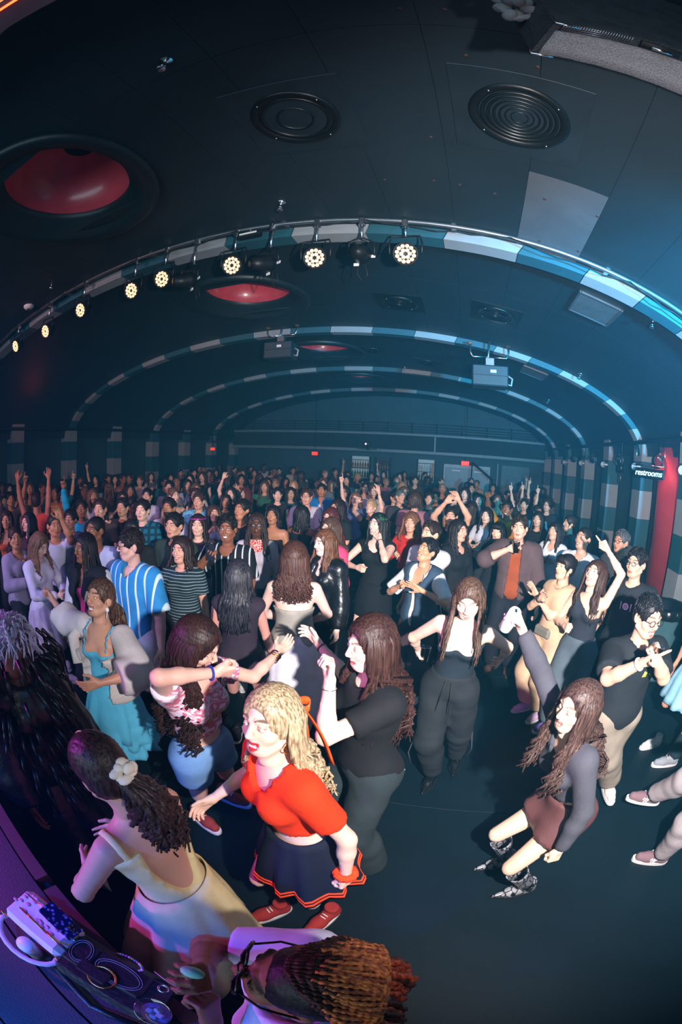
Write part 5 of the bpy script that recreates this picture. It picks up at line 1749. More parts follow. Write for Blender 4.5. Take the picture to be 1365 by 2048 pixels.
dancer(pos, -48, 'woman in light blue ruffled dress, white jacket slipping off, fist flung out',
       dict(h=1.60, lean=0, side=-4, twist=8, head=(-4, 20, 4), rh=('f', 105, 1199, .93), re=(.3, -.2, -.8), lh=('n', 200, 1366, .72), le=(-.8, -.4, -.2), rf=(.12, .1, 0), lf=(-.12, -.16, 0)),
       tone='c8957c', expr='laugh', hands=('fist', 'relax'), lod=0, seed=39, extra=x_blue,
       top=[('tank', cloth('58b4d6', 'light_blue_cotton', .9), 'dress_bodice', dict(top=.05, hem=-.02, strap_w=.009)),
            ('jacket', cloth('d3cacb', 'white_satin_fleece', .6), 'jacket', dict(torso=False, arm=(1, .42), arm_ease=.045, ease=.012, wr=.012, wf=22)),
            ('jacket', cloth('cfc5c2', 'fleece', .95, bump=.8), 'jacket_body', dict(open=(.10, .12), top=.02, ease=.035, hem=-.02, arm=(0, 0), wr=.008))],
       bottom=[('skirt', cloth('58b4d6', 'light_blue_cotton', .9), 'dress_skirt', dict(top=.08, length=.40, flare=.06, pleats=10, amp=.018))],
       shoes=('boot', paint('black_leather', srgb('111214'), .25), dark_sole, None),
       hair=dict(style='pony', col='2a1c1a', mat=hair_mat('221716', .34, '7a5a48'), length=.30, wave=.012, curl=2, locks=110, lock_r=.007, side=.2))

# --- man with glasses in the blue striped shirt
def x_stripe(k, root): 
    wear_glasses(k, root, GLASS_FRAME, None, 1.0)
    for q in range(6): MB().ball(k.chest.lerp(k.pel, q/6) + k.Rc @ V3(0, .128 - .008*abs(q-2), 0), .007, 5).build('button', white_plastic, root)
pos = foot_of(262, 1062, 1.74)
dancer(pos, -44, 'man with glasses and dark hair in loose blue short-sleeved shirt with white stripes',
       dict(h=1.75, male=True, head=(-30, 0, 0), lh=(-.30, .10, .84), rh=(.26, .16, .86), le=(-.8, -.4, -.2)),
       tone='d9a99c', hands=('relax', 'relax'), lod=0, seed=41, extra=x_stripe,
       top=[('shirt', cloth('2f86c4', 'blue_knit', .9, 'stripes_v', 'cfe4f2', 4.2), 'striped_shirt', dict(arm_ease=.034, torso_ease=.026, arm=(.88, 0), hem=-.14))],
       bottom=[('trousers', cloth('cfc6de', 'white_cotton'), 'shorts', dict(leg=.85, leg_ease=(.04, .0)))],
       shoes=('sneaker', cloth('22242a', 'dark_mesh'), white_sole, white_lace),
       hair=dict(style='short', col='1d1416', locks=110, front=.05))

# --- bare-shouldered woman seen from behind, white skirt
pos = foot_of(590, 1088, 1.67)
dancer(pos, 176, 'woman seen from behind in strapless grey top and white skirt with thick brown curls',
       dict(h=1.67, build=1.12, lean=0, rh=(.14, .26, .98), re=(.9, -.3, -.4), lh=(-.14, .26, .98), le=(-.9, -.3, -.4)),
       tone='efc6ba', hands=('relax', 'relax'), lod=0, seed=42,
       top=[('strapless', cloth('9a958e', 'grey_jersey'), 'strapless_top', dict(top=-.03, hem=-.02, ease=.012))],
       bottom=[('skirt', cloth('d8d2e2', 'white_cotton_skirt', .9), 'long_skirt', dict(top=.08, length=.72, flare=.14, pleats=14, amp=.014))],
       shoes=('sneaker', cloth('c9c6c6', 'white_canvas'), white_sole, white_lace),
       hair=dict(style='curly', col='4b2a24', mat=hair_mat('3c2220', .36, '5e3c30'), length=.24, wave=.026, curl=3.5, locks=220, lock_r=.009, vol=.016, spread=1.15))

# --- woman with straight black hair, dark sleeveless top, seen from behind
def x_bag(k, root):
    pts = [k.sh[-1] + V3(.03, .04, .06), k.sh[-1] + V3(-.04, -.02, .02), k.sh[-1] + V3(-.06, -.06, -.20), k.hip[-1] + V3(-.10, -.04, .10)]
    MB().tube(pts, .010, 6).build('bag_strap', paint('plum_leather', srgb('3a2030'), .3), root)
    MB().box(tuple(k.hip[-1] + V3(-.12, -.04, .02)), (.10, .26, .20), bevel=.03).build('shoulder_bag', paint('plum_leather', srgb('3a2030'), .3), root)
pos = foot_of(476, 1122, 1.58)
dancer(pos, 165, 'woman with straight black hair and dark plum sleeveless top seen from behind, shoulder bag',
       dict(h=1.58, head=(-20, 0, 0), lh=(-.22, .16, .9), rh=(.24, .14, .82)), tone='c98f84', lod=0, seed=43, extra=x_bag,
       top=[('sleeveless', cloth('2e2430', 'plum_cotton'), 'sleeveless_top', dict(hem=-.10, torso_ease=.01))],
       bottom=[('trousers', cloth('1a181c', 'black_cotton'), 'shorts', dict(leg=.5, leg_ease=(.035, 0)))],
       shoes=('sneaker', cloth('22242a', 'dark_mesh'), dark_sole, None),
       hair=dict(style='long', col='17151a', mat=hair_mat('131217', .28, '44424c'), length=.34, wave=.008, curl=1.5, locks=190, lock_r=.007))
# --- leather jacket
pos = foot_of(652, 1060, 1.67)
dancer(pos, -38, 'woman in black leather jacket with long straight brown hair behind the brown curls',
       dict(h=1.67, head=(-14, 0, 0), rh=(.2, .2, .95), lh=(-.24, .1, .82)), tone='f0c8bc', lod=0, seed=44,
       top=[('sleeveless', cloth('17151a', 'black_cotton2'), 'top', dict(neck_drop=.08)), ('jacket', paint('black_leather_jacket', srgb('131619'), .28, bump=.4, bump_scale=30), 'leather_jacket')],
       bottom=[('trousers', cloth('17181c', 'black_denim2'), 'jeans')], shoes=('boot', paint('black_leather', srgb('111214'), .25), dark_sole, None),
       hair=dict(style='long', col='4c2e20', mat=hair_mat('3b241c', .34, '8a5a3c'), length=.34, wave=.006, curl=1.2, locks=190, lock_r=.0065))
# --- black dress, green fringe
def x_green(k, root):
    wear_ring(k, root, -1, .90, .028, black_matte, 'bracelet', .004)
    def hp(x, y, z): return k.head + k.Rh @ (V3(x, y, z)*k.hs)
    g = MB()
    for i in range(12): g.tube([hp(-.045+.002*i, .06-.008*i, .115), hp(-.075-.001*i, .05-.008*i, .07), hp(-.088, .035-.008*i, .0)], [.008, .009, .003], 5)
    g.build('green_streak', hair_mat('1f4a36', .35, '2f6a4a'), root)
pos = foot_of(757, 1027, 1.73)
dancer(pos, -16, 'woman in short black dress with green-streaked dark hair, one finger up beside her cheek',
       dict(h=1.73, head=(-24, 8, 0), rh=('d', 715, 1135, -.22), re=(.9, -.3, -.3), lh=('d', 760, 1078, -.12), le=(-.6, .1, -.8)), tone='ecc0ac', expr='open', hands=('point', 'point'), lod=0, seed=45, extra=x_green,
       top=[('sleeveless', cloth('16191d', 'black_ponte'), 'dress_bodice', dict(neck_drop=.07, hem=-.04))],
       bottom=[('skirt', cloth('16191d', 'black_ponte'), 'dress_skirt', dict(top=.06, length=.36, flare=.02, pleats=4, amp=.005))],
       shoes=('boot', paint('black_leather', srgb('111214'), .25), dark_sole, None),
       hair=dict(style='long', col='1a1c1c', length=.36, wave=.012, curl=1.6))
# --- vest
pos = foot_of(852, 1083, 1.60)
dancer(pos, -34, 'person in navy waistcoat over open white shirt, face lifted, hands at chest',
       dict(h=1.62, head=(-10, 24, 0), rh=('d', 802, 1170, -.14), re=(.8, -.3, -.6), lh=('d', 842, 1180, -.26), le=(-.8, -.1, -.5)), tone='cf9674', expr='smile', hands=('fist', 'open'), lod=0, seed=46,
       top=[('shirt', cloth('e2e2ea', 'white_shirt', .8), 'white_shirt', dict(arm=(.92, 0), neck_drop=.13, open=(.02, .006))), ('vest', cloth('34475a', 'navy_wool'), 'waistcoat', dict(ease=.046, hem=-.12, arm=(0, 0), neck=.10, neck_drop=.12))],
       bottom=[('trousers', cloth('3a2a2e', 'maroon_wool'), 'trousers', dict(leg_ease=(.03, .04)))], shoes=('sneaker', cloth('c9c6c6', 'white_canvas'), white_sole, white_lace),
       hair=dict(style='short', col='15131a', locks=100))
# --- brown jacket, drinking
pos = foot_of(1042, 1034, 1.79)
r_brown, k_brown = dancer(pos, -4, 'man in brown corduroy jacket over rust tee drinking from a plastic cup',
       dict(h=1.80, male=True, build=1.06, head=(-4, 4, 0), rh=('d', 1018, 1098, -.24), re=(.9, -.1, -.5), lh=(-.30, .1, .80)), tone='e6b49c', hands=('grip', 'relax'), lod=0, seed=47,
       top=[('tee', cloth('9a4a28', 'rust_jersey'), 't_shirt'), ('jacket', cloth('5c4a4c', 'brown_corduroy', .95, bump=.6), 'corduroy_jacket', dict(arm=(1, .25), open=(.05, .08), hem=-.12))],
       bottom=[('trousers', cloth('20222a', 'dark_denim'), 'jeans')], shoes=('boot', cloth('4a3428', 'brown_suede'), dark_sole, None),
       hair=dict(style='short', col='2a1d18', locks=110))
# --- beige romper
def x_beige(k, root):
    MB().box(tuple(k.pel + k.Rp @ V3(.02, .125, .04)), (.20, .05, .10), bevel=.022).build('belt_bag', cloth('77746a', 'olive_nylon', .6), root)
    wear_ring(k, root, 1, .90, .030, black_matte, 'watch_strap', .006)
    c = lerp3(k.el[1], k.wr[1], .90) + V3(0, .0, .03); MB().box(tuple(c), (.034, .034, .012), bevel=.006).build('watch', paint('watch_glass', srgb('0c0c10'), .1), root)
pos = foot_of(1132, 1116, 1.58)
dancer(pos, -40, 'woman in beige jumpsuit with dark hair in a bun, olive belt bag, clasping her hands',
       dict(h=1.60, head=(-6, 12, 0), rh=('d', 1082, 1196, -.20), re=(.8, -.4, -.6), lh=('d', 1075, 1190, -.05), le=(-.8, -.2, -.6)), tone='e3b394', hands=('soft', 'open'), lod=0, seed=48, extra=x_beige,
       top=[('sleeveless', cloth('c9a888', 'beige_cotton', .9), 'jumpsuit_top', dict(hem=-.06, torso_ease=.02, arm=(.18, 0)))],
       bottom=[('trousers', cloth('c9a888', 'beige_cotton', .9), 'jumpsuit_legs', dict(leg=1.8, leg_ease=(.05, .06), waist=.12, wr=.007))],
       shoes=('sneaker', cloth('c9a8c8', 'lilac_mesh'), white_sole, white_lace), hair=dict(style='bun', col='1a1518', fringe=True))
# --- one-shoulder top, pointing to the ceiling
pos = foot_of(1192, 1127, 1.62)
dancer(pos, -26, 'woman in dark one-shoulder top and grey jeans pointing straight up',
       dict(h=1.64, head=(-6, 22, 0), lh=('d', 1216, 1100, -.05), le=(-.4, -.3, -.3), rh=('d', 1130, 1252, -.12), re=(.7, -.6, -.2)), tone='ecbca2', expr='smile', hands=('fist', 'point'), lod=0, seed=49,
       top=[('tank', cloth('2a2e38', 'slate_rib'), 'one_shoulder_top', dict(top=.09, slant=-.7, tilt=.1, straps=(1,), hem=.02))],
       bottom=[('trousers', cloth('56626c', 'grey_denim', .9), 'jeans', dict(leg_ease=(.025, .04), waist=.12))], shoes=('sneaker', cloth('5a4a8a', 'violet_mesh'), white_sole, white_lace),
       hair=dict(style='long', col='38241f', length=.36, wave=.010, curl=1.5, fwd=.03))
# --- black tee with white plate, knife and fork
def x_plate(k, root): wear_glasses(k, root, GLASS_FRAME, None, 1.0)
pos = foot_of(1276, 1110, 1.71)
r_pl, k_pl = dancer(pos, -24, 'man with glasses in black tee printed with a white plate, knife and fork',
       dict(h=1.76, male=True, build=1.10, head=(-4, 4, 0), rh=(.28, .14, .84), lh=(-.28, .12, .84)), tone='e0ae94', lod=0, seed=50, extra=x_plate,
       top=[('tee', cloth('23282e', 'black_jersey3'), 't_shirt', dict(arm_ease=.02))], bottom=[('trousers', cloth('1c1e24', 'dark_denim'), 'jeans')],
       shoes=('sneaker', cloth('c9c6c6', 'white_canvas'), white_sole, white_lace), hair=dict(style='short', col='17161a', locks=90))
circ = lambda r_, n=14, cx=0, cy=0: [(cx + r_*math.cos(6.283*i/n), cy + r_*math.sin(6.283*i/n)) for i in range(n)]
wp = paint('white_print', srgb('e8e8ec'), .6)
pm = k_pl.chest + k_pl.Rc @ V3(-.03, .13, .02)
patch_on(r_pl, 't_shirt', [circ(.030)], pm, k_pl.Rc @ V3(0, 1, 0), wp)
patch_on(r_pl, 't_shirt', [[(-.052, -.035), (-.047, -.035), (-.045, .03), (-.055, .035)]], pm, k_pl.Rc @ V3(0, 1, 0), wp)
patch_on(r_pl, 't_shirt', [[(.046, -.035), (.051, -.035), (.055, .032), (.043, .032)]], pm, k_pl.Rc @ V3(0, 1, 0), wp)
patch_on(r_pl, 't_shirt', [circ(.021)], pm, k_pl.Rc @ V3(0, 1, 0), paint('grey_print', srgb('b8b8c0'), .6), lift=.004)
# --- three by the side wall
pos = foot_of(1246, 1062, 1.74)
dancer(pos, -30, 'grey-haired man with black glasses and folded arms in open-necked charcoal polo', dict(h=1.74, male=True, head=(-6, 4, 0), rh=(-.10, .24, 1.12), lh=(.10, .26, 1.14), re=(.8, 0, -.6), le=(-.8, 0, -.6)), tone='c98f74', lod=1, seed=51, extra=x_plate,
       top=[('shirt', cloth('3c4146', 'charcoal_pique'), 'polo_shirt')], bottom=[('trousers', cloth('24262c', 'dark_denim'), 'trousers')], shoes=('sneaker', cloth('22242a', 'dark_mesh'), dark_sole, None), hair=dict(style='short', col='4c4a4c'))
pos = foot_of(1169, 1056, 1.73)
dancer(pos, -26, 'man in crisp white button-up shirt with a black shoulder strap, smiling upward', dict(h=1.73, male=True, head=(-10, 12, 0)), tone='d8a48c', expr='smile', lod=1, seed=52,
       top=[('longshirt', cloth('dfe4ee', 'white_poplin', .8), 'white_shirt')], bottom=[('trousers', cloth('24262c', 'dark_denim'), 'trousers')], shoes=('sneaker', cloth('22242a', 'dark_mesh'), dark_sole, None), hair=dict(style='buzz', col='1c1a1c'))
def x_strap(k, root):
    MB().tube([k.sh[-1] + V3(.05, .02, .05), k.chest + V3(-.02, .14, .05), k.waist + V3(.10, .12, -.02), k.pel + V3(.17, .02, 0)], .009, 6, flat=.5).build('bag_strap', black_matte, root)
    MB().box(tuple(k.pel + V3(.20, .03, -.06)), (.08, .18, .14), bevel=.02).build('crossbody_bag', black_matte, root)
pos = foot_of(1112, 1046, 1.64)
dancer(pos, -26, 'smiling woman in white shirt with thin black crossbody strap and long dark hair', dict(h=1.64, head=(-8, 8, 0)), tone='e2b094', expr='smile', lod=1, seed=53, extra=x_strap,
       top=[('longshirt', cloth('e0e2ea', 'white_linen', .85), 'white_shirt')], bottom=[('trousers', cloth('20303c', 'dark_teal_denim'), 'jeans')], shoes=('sneaker', cloth('22242a', 'dark_mesh'), dark_sole, None), hair=dict(style='long', col='1d1a1d', length=.30, wave=.006))

# --- person at the edge: grey trousers and striped sneakers mid-stride, cup of beer
pos = foot_of(1462, 1560, .86)
striped = ('stripe_shoe', cloth('7a5f66', 'mauve_suede'), white_sole, paint('plum_lace', srgb('3a2830'), .7), white_plastic)
r_edge, k_edge = dancer(pos, -64, 'person striding in pale grey trousers and mauve sneakers with white stripes, beer in hand',
       dict(h=1.76, male=True, lean=-4, lh=('d', 1372, 1482, -.10), le=(-.4, -.4, -.8), rf=('z', 1268, 1612, 0), lf=('z', 1312, 1722, 0), rfy=4, lfy=6), tone='e0b096', hands=('relax', 'grip'), lod=0, seed=54,
       top=[('tee', cloth('2a3238', 'slate_jersey'), 't_shirt')], bottom=[('trousers', cloth('a89c9e', 'grey_chino', .9), 'chinos', dict(leg_ease=(.022, .022), leg=1.9, wr=.005))],
       shoes=striped, hair=dict(style='short', col='2a1d18'))
# --- black coat and tinsel at the opposite edge
def x_tinsel(k, root):
    def hp(x, y, z): return k.head + k.Rh @ (V3(x, y, z)*k.hs)
    g = MB(); r = random.Random(5)
    for i in range(160):
        u, v = r.uniform(-.3, 1), r.uniform(0, 6.28); q = math.sqrt(max(0, 1-u*u))
        c = hp(q*math.cos(v)*.09, q*math.sin(v)*.10-.015, .035+u*.10)
        e = c + V3(q*math.cos(v)*.05, q*math.sin(v)*.05, .02*u-.01)
        g.tube([c, e, e + V3(r.uniform(-.03, .03), r.uniform(-.03, .03), -.05)], [.006, .005, .002], 4)
    g.build('tinsel_wig', paint('silver_tinsel', srgb('cfc4e6'), .2, metal=.7, vary=.3, scale=60), root)
    g = MB()
    pts = [k.neck + V3(.085*math.cos(a), .02 + .09*math.sin(a), -.03 - .03*math.sin(a)) for a in [math.pi*i/14 for i in range(-2, 17)]]
    pts += [k.chest + V3(-.10, .12, .06), k.chest + V3(-.12, .13, -.06)]
    g.tube(pts, .020, 8, flat=.5)
    g.build('sequin_collar', cloth('c98a5a', 'sequins', .25, 'glitter', 'ff5ad0', 1.0, 0), root)
    g = MB()
    for i in range(420):       # long feathery pile of the coat
        a = r.uniform(0, 6.283); z = r.uniform(-.55, .52)
        rr = .20 + .03*r.random() - .05*max(0, z-.2)
        p = k.chest + V3(rr*math.cos(a), rr*.85*math.sin(a), z-.15)
        g.tube([p, p + V3(math.cos(a)*.04, math.sin(a)*.04, -.05), p + V3(math.cos(a)*.045, math.sin(a)*.045, -.13)], [.010, .008, .002], 4)
    g.build('feather_trim', paint('black_feather', srgb('101114'), .35), root)
pos = foot_of(12, 1262, 1.64)
dancer(pos, 20, 'person in long black feathered coat with silver tinsel wig and sequinned collar, red legs',
       dict(h=1.70, head=(30, 0, 0), rh=(.25, .1, .85), lh=(-.26, .12, .84)), tone='7a4a3a', lod=0, seed=55, extra=x_tinsel, feet=True,
       top=[('long', paint('black_coat_leather', srgb('101214'), .3, bump=.5, bump_scale=18), 'coat', dict(ease=.04, arm_ease=.03, hem=-.05))],
       bottom=[('skirt', paint('black_coat_leather', srgb('101214'), .3, bump=.5, bump_scale=18), 'coat_skirt', dict(top=.05, length=.52, flare=.16, pleats=8, amp=.02)),
               ('trousers', cloth('a03420', 'red_tights', .6), 'red_tights', dict(leg_ease=(.0, .0), wr=.001))],
       shoes=('boot', paint('clear_heel', srgb('b9b4c0'), .15), white_sole, None), hair=dict(style='buzz', col='cfc4e6', mat=paint('silver_tinsel', srgb('cfc4e6'), .2)))
# --- light blue dress at the side, white shoes
pos = foot_of(1428, 1225, 1.35)
dancer(pos, -30, 'person at the side in pale blue shirt-dress with bare legs and white sneakers', dict(h=1.64, rf=(.1, .08, 0), lf=(-.12, -.1, 0)), tone='c98a72', lod=1, seed=56,
       top=[('shirt', cloth('8fc0d6', 'pale_blue_cotton'), 'shirt')], bottom=[('skirt', cloth('8fc0d6', 'pale_blue_cotton'), 'skirt', dict(top=.02, length=.40, flare=.08))], shoes=('sneaker', cloth('dcdcde', 'bright_canvas'), white_sole, white_lace), hair=dict(style='long', col='2a1d18'))
pos = foot_of(1470, 1350, .95)
dancer(pos, -40, 'person at the side in dark jeans with grey sneakers behind the striding one', dict(h=1.74, male=True, rf=(.14, .22, 0), lf=(-.12, -.06, 0)), tone='d9a78a', lod=1, seed=57,
       top=[('tee', cloth('2a3a48', 'blue_jersey'), 't_shirt')], bottom=[('trousers', cloth('22303a', 'indigo_denim'), 'jeans')], shoes=('sneaker', cloth('8a8f96', 'grey_mesh'), white_sole, white_lace), hair=dict(style='short', col='2a1d18'))

# ------------------------------------------------------------------ the named part of the crowd behind the dancers
ARM = {
    'down': {}, 'ease': dict(rh=(.22, .18, .92)), 'clasp': dict(rh=(.05, .27, 1.16), lh=(-.06, .28, 1.13), re=(.8, -.3, -.6), le=(-.8, -.3, -.6)),
    'rup': dict(rh=(.26, .10, 1.98), re=(.5, -.3, 0)), 'lup': dict(lh=(-.26, .10, 1.98), le=(-.5, -.3, 0)),
    'both': dict(rh=(.30, .12, 1.92), lh=(-.30, .12, 1.92), re=(.6, -.2, -.2), le=(-.6, -.2, -.2)),
    'phone': dict(rh=(.08, .36, 1.42), re=(.6, 0, -.8)), 'drink': dict(rh=(.10, .30, 1.24), re=(.7, -.2, -.7)), 'ldrink': dict(lh=(-.10, .30, 1.24), le=(-.7, -.2, -.7)),
    'bent': dict(rh=(.18, .30, 1.40), lh=(-.18, .30, 1.30), re=(.7, -.2, -.7), le=(-.7, -.2, -.7)),
    'neck': dict(lh=(-.09, .09, 1.42), le=(-.25, .6, -.9)), 'texting': dict(rh=(.04, .30, 1.10), lh=(-.05, .30, 1.10), re=(.7, -.3, -.6), le=(-.7, -.3, -.6)),
    'rout': dict(rh=(.50, .30, 1.55), re=(.3, -.4, -.6)), 'lout': dict(lh=(-.50, .30, 1.55), le=(-.3, -.4, -.6)),
}
HAND = {'rup': ('point', 'relax'), 'lup': ('relax', 'point'), 'both': ('point', 'point'), 'phone': ('grip', 'relax'), 'drink': ('grip', 'relax'), 'ldrink': ('relax', 'grip'), 'bent': ('point', 'point'), 'texting': ('grip', 'grip'),
        'rout': ('open', 'relax'), 'lout': ('relax', 'open'), 'neck': ('relax', 'open'), 'clasp': ('soft', 'soft')}
named = []
taken = [(o.location.x, o.location.y) for o in COL.objects if o.name.startswith('person')]
def fan(px, py, z, facing, tone, hs, hc, topk, tc, label, arms='down', head=(0, 4, 0), male=False, expr='neutral', hl=.30, lod=1, tm=None, jk=None, bot='22252c', extra=None, bottom='trousers', build=1.0, shoes=True, hkw=None, tkw=None, **rk):
    """someone in the crowd, placed by the top of the head (pixel) and its height above the floor"""
    pos = foot_of(px, py, z)
    for _ in range(12):                       # stand clear of those already placed
        if all((pos[0]-a[0])**2 + (pos[1]-a[1])**2 > .43**2 for a in taken): break
        e_ = .07/math.hypot(*pos); pos = (pos[0]*(1+e_), pos[1]*(1+e_))
    taken.append(pos)
    if lod == 1 and math.hypot(*pos) > 5.6: lod = 2
    sd = int(px*7 + py) % 997
    d = dict(h=z, male=male, head=head, build=build); d.update(ARM[arms]); d.update(rk)
    for a in ('lh', 'rh', 'lf', 'rf'):
        if a in d: d[a] = resolve(pos, facing, d[a])
    m = tm or cloth(tc, 'crowd_cloth')
    tops = [(topk, m, {'tee': 't_shirt', 'shirt': 'shirt', 'longshirt': 'shirt', 'long': 'sweater', 'tank': 'tank_top', 'sleeveless': 'top', 'strapless': 'top', 'loose': 'shirt', 'crop': 'crop_top', 'jacket': 'jacket'}[topk], tkw or {})]
    if jk: tops = [tops[0], ('jacket', cloth(jk, 'jacket_cloth') if isinstance(jk, str) else jk, 'jacket')]
    bt_ = [('trousers', cloth(bot, 'crowd_trousers'), 'trousers')] if bottom == 'trousers' else ([('trousers', cloth(bot, 'crowd_trousers'), 'shorts', dict(leg=.7, leg_ease=(.03, 0)))] if bottom == 'shorts' else [('skirt', cloth(bot, 'crowd_skirt'), 'skirt', dict(top=.08, length=.5, flare=.06))])
    hk = dict(style=hs, col=hc); 
    if hs in ('long', 'curly', 'pony', 'half', 'bob', 'dreads', 'braids'): hk['length'] = hl
    if hs == 'curly': hk.update(vol=.012, wave=.02, curl=4)
    if hs == 'afro': hk.update(vol=.035, lock_r=.012)
    if hs in ('dreads', 'braids'): hk.update(lock_r=.007 if hs == 'dreads' else .006)
    if hkw: hk.update(hkw)
    r_, k_ = person(pos, facing, label, d, tone=tone, expr=expr, hands=HAND.get(arms, ('relax', 'relax')), top=tops, bottom=bt_, hair=hk, lod=lod, seed=sd, extra=extra, shoes=('sneaker', cloth('c9c6c6', 'white_canvas'), white_sole, None) if shoes else None)
    named.append((pos, r_, k_))
    return r_, k_
def gl(k, root): wear_glasses(k, root, GLASS_FRAME, None, 1.0)
def sung(k, root): wear_glasses(k, root, GLASS_FRAME, LENS_DARK, 1.15)
def at_hand(root, k, sd, off=(0, .09, 0)):
    """point in a hand's grip, in the hall"""
    d = k.wdir[sd]
    return world_pt(root, k.wr[sd] + d*off[1] + V3(off[0], 0, off[2]))

# left flank
def x_varsity(k, root):
    wh = cloth('c9c6cc', 'white_leather_sleeve', .5)
    V, Q = garment(k, .015, dict(torso=False, arm=(1, .95), ease=.028, arm_ease=.024, wr=.006, wf=24), 3)
    link('white_sleeve', np_mesh('white_sleeve', V, Q, wh), None, root)
    decal_on(root, k, 'jacket', 'A', .13, k.chest + k.Rc @ V3(-.10, .14, .0), k.Rc @ V3(-.5, 1, 0), paint('cream_letter', srgb('e8c8a0'), .7))
fan(168, 1068, 1.70, -42, BROWN, 'braids', '16131a', 'strapless', 'd03a78', 'person with long black box braids in varsity jacket with white sleeves over magenta top', jk='1a1c24', head=(-10, 4, 0), hl=.55, lod=0, hkw=dict(locks=60), extra=x_varsity)
r_txt, k_txt = fan(72, 1062, 1.62, 40, 'e2b4ac', 'long', '6a4c3a', 'long', 'cfc6e0', 'woman in lilac long-sleeved dress looking down at a phone', 'texting', head=(0, -26, 0), bottom='skirt', bot='b8a6c4', lod=0, hl=.26)
fan(30, 1058, 1.60, 30, TAN, 'pony', '2a1c18', 'longshirt', '8f86a0', 'woman in pale mauve cardigan at the edge of the crowd beside the woman texting', 'clasp', head=(-20, 8, 0), lod=1)
fan(108, 1029, 1.70, 14, TAN, 'buzz', '1c1512', 'tee', 'b9bcd0', 'man in pale grey tee with one arm stretched up before him, silver watch', male=True, lod=1, lh=('n', 122, 1036, .85), le=(-.4, .2, -.9))
fan(190, 1035, 1.74, -26, BROWN, 'buzz', '151214', 'longshirt', 'aeb6d4', 'man in pale blue collared shirt behind the long box braids', male=True, lod=1, head=(-20, 6, 0))
fan(12, 1022, 1.64, -10, TAN, 'long', '241814', 'tank', 'b0502c', 'woman in burnt orange top at the very edge of the crowd', lod=1)
fan(56, 1026, 1.64, -55, 'd09a8c', 'long', '15141a', 'tee', '3a2430', 'woman in profile with straight black hair beside the pale grey tee', lod=1)
fan(72, 985, 1.78, 165, 'a86a52', 'buzz', '2a1712', 'sleeveless', 'c8483c', 'bald person in coral vest seen from behind with both arms curved overhead', male=True, lod=1, rh=(.20, .06, 2.0), lh=(-.34, .10, 1.96))
fan(112, 972, 1.76, -34, BROWN, 'short', '15100e', 'long', 'a05a2a', 'man in rust sweater with white collar near the coral vest', male=True, lod=1)
fan(20, 985, 1.70, 20, TAN, 'short', '1a1412', 'tee', '5a4a50', 'person in taupe tee with arms arched above the edge of the crowd', 'both', male=True, lod=1)
fan(140, 1020, 1.66, -20, 'a8705c', 'short', '15100e', 'tee', '3a3c52', 'person in dark navy tee under the teal-sleeved raised arm', lod=1)
fan(163, 1000, 1.70, -10, BROWN, 'short', '15100e', 'long', '1f8fb0', 'person in teal long sleeve with arm raised straight up', 'rup', lod=1)
fan(200, 1003, 1.74, -20, LIGHT, 'short', '2a1c16', 'tee', '3a3330', 'man in dark brown tee frowning toward the stage', male=True, lod=1)
r_cam, k_cam = fan(245, 1000, 1.70, -24, LIGHT, 'short', '1a1412', 'tee', '2a2a30', 'man in black tee filming with a phone held before his face', 'phone', male=True, lod=1)
fan(285, 1000, 1.76, -24, FAIR, 'short', '1a1210', 'loose', '1f6f84', 'bearded man in teal plaid shirt over black tee', male=True, lod=1, tm=cloth('1c6a7c', 'teal_plaid', .9, 'plaid', '123c48', 4), expr='neutral')
fan(264, 1046, 1.66, 10, LIGHT, 'buzz', '1a1c20', 'tee', '24262a', 'person in dark cap half hidden behind the blue striped shirt', male=True, lod=1)
fan(338, 998, 1.74, -24, TAN, 'short', '15110f', 'shirt', 'c9c8d4', 'grinning man with dark swept hair in white shirt', male=True, expr='smile', lod=1)
fan(348, 1028, 1.72, -34, 'd09c80', 'short', '141214', 'tee', '32443c', 'broad man in dark green tee with short black hair', male=True, build=1.12, lod=0)
def x_watch(k, root): wear_ring(k, root, -1, .88, .030, black_matte, 'watch', .008)
r_bot, k_bot = fan(362, 1076, 1.60, -26, 'd8a48c', 'bob', '2a1d1a', 'tee', '1e3038', 'woman in dark tee with thin white stripes holding a brown bottle', 'drink', head=(-6, 6, 0), expr='smile', build=1.08, lod=0, hl=.12, tm=cloth('1f3038', 'striped_jersey', .9, 'stripes_h', '8fa6ae', 12), extra=x_watch)
def x_headband(k, root):
    def hp(x, y, z): return k.head + k.Rh @ (V3(x, y, z)*k.hs)
    MB().tube([hp(.088*math.cos(a), .104*math.sin(a)-.012, .075) for a in [6.283*i/24 for i in range(24)]], .016, 6, closed=True, flat=.5).build('headband', cloth('d848c8', 'magenta_foil', .25, 'glitter', 'ff9af0', .5, 0), root)
fan(396, 1030, 1.64, -8, FAIR, 'long', '2a1e1c', 'tee', '40343c', 'woman with shiny magenta headband in dark printed tee and pale shorts', expr='smile', lod=0, bottom='shorts', bot='8fb0b4', extra=x_headband)
r_ph, k_ph = fan(455, 1032, 1.74, -14, BROWN, 'short', '15100f', 'shirt', '1c2026', 'man in black and white striped shirt holding up a phone', 'phone', male=True, lod=0, tm=cloth('15181c', 'striped_shirt', .85, 'stripes_v', 'c4ccd0', 5), expr='open')
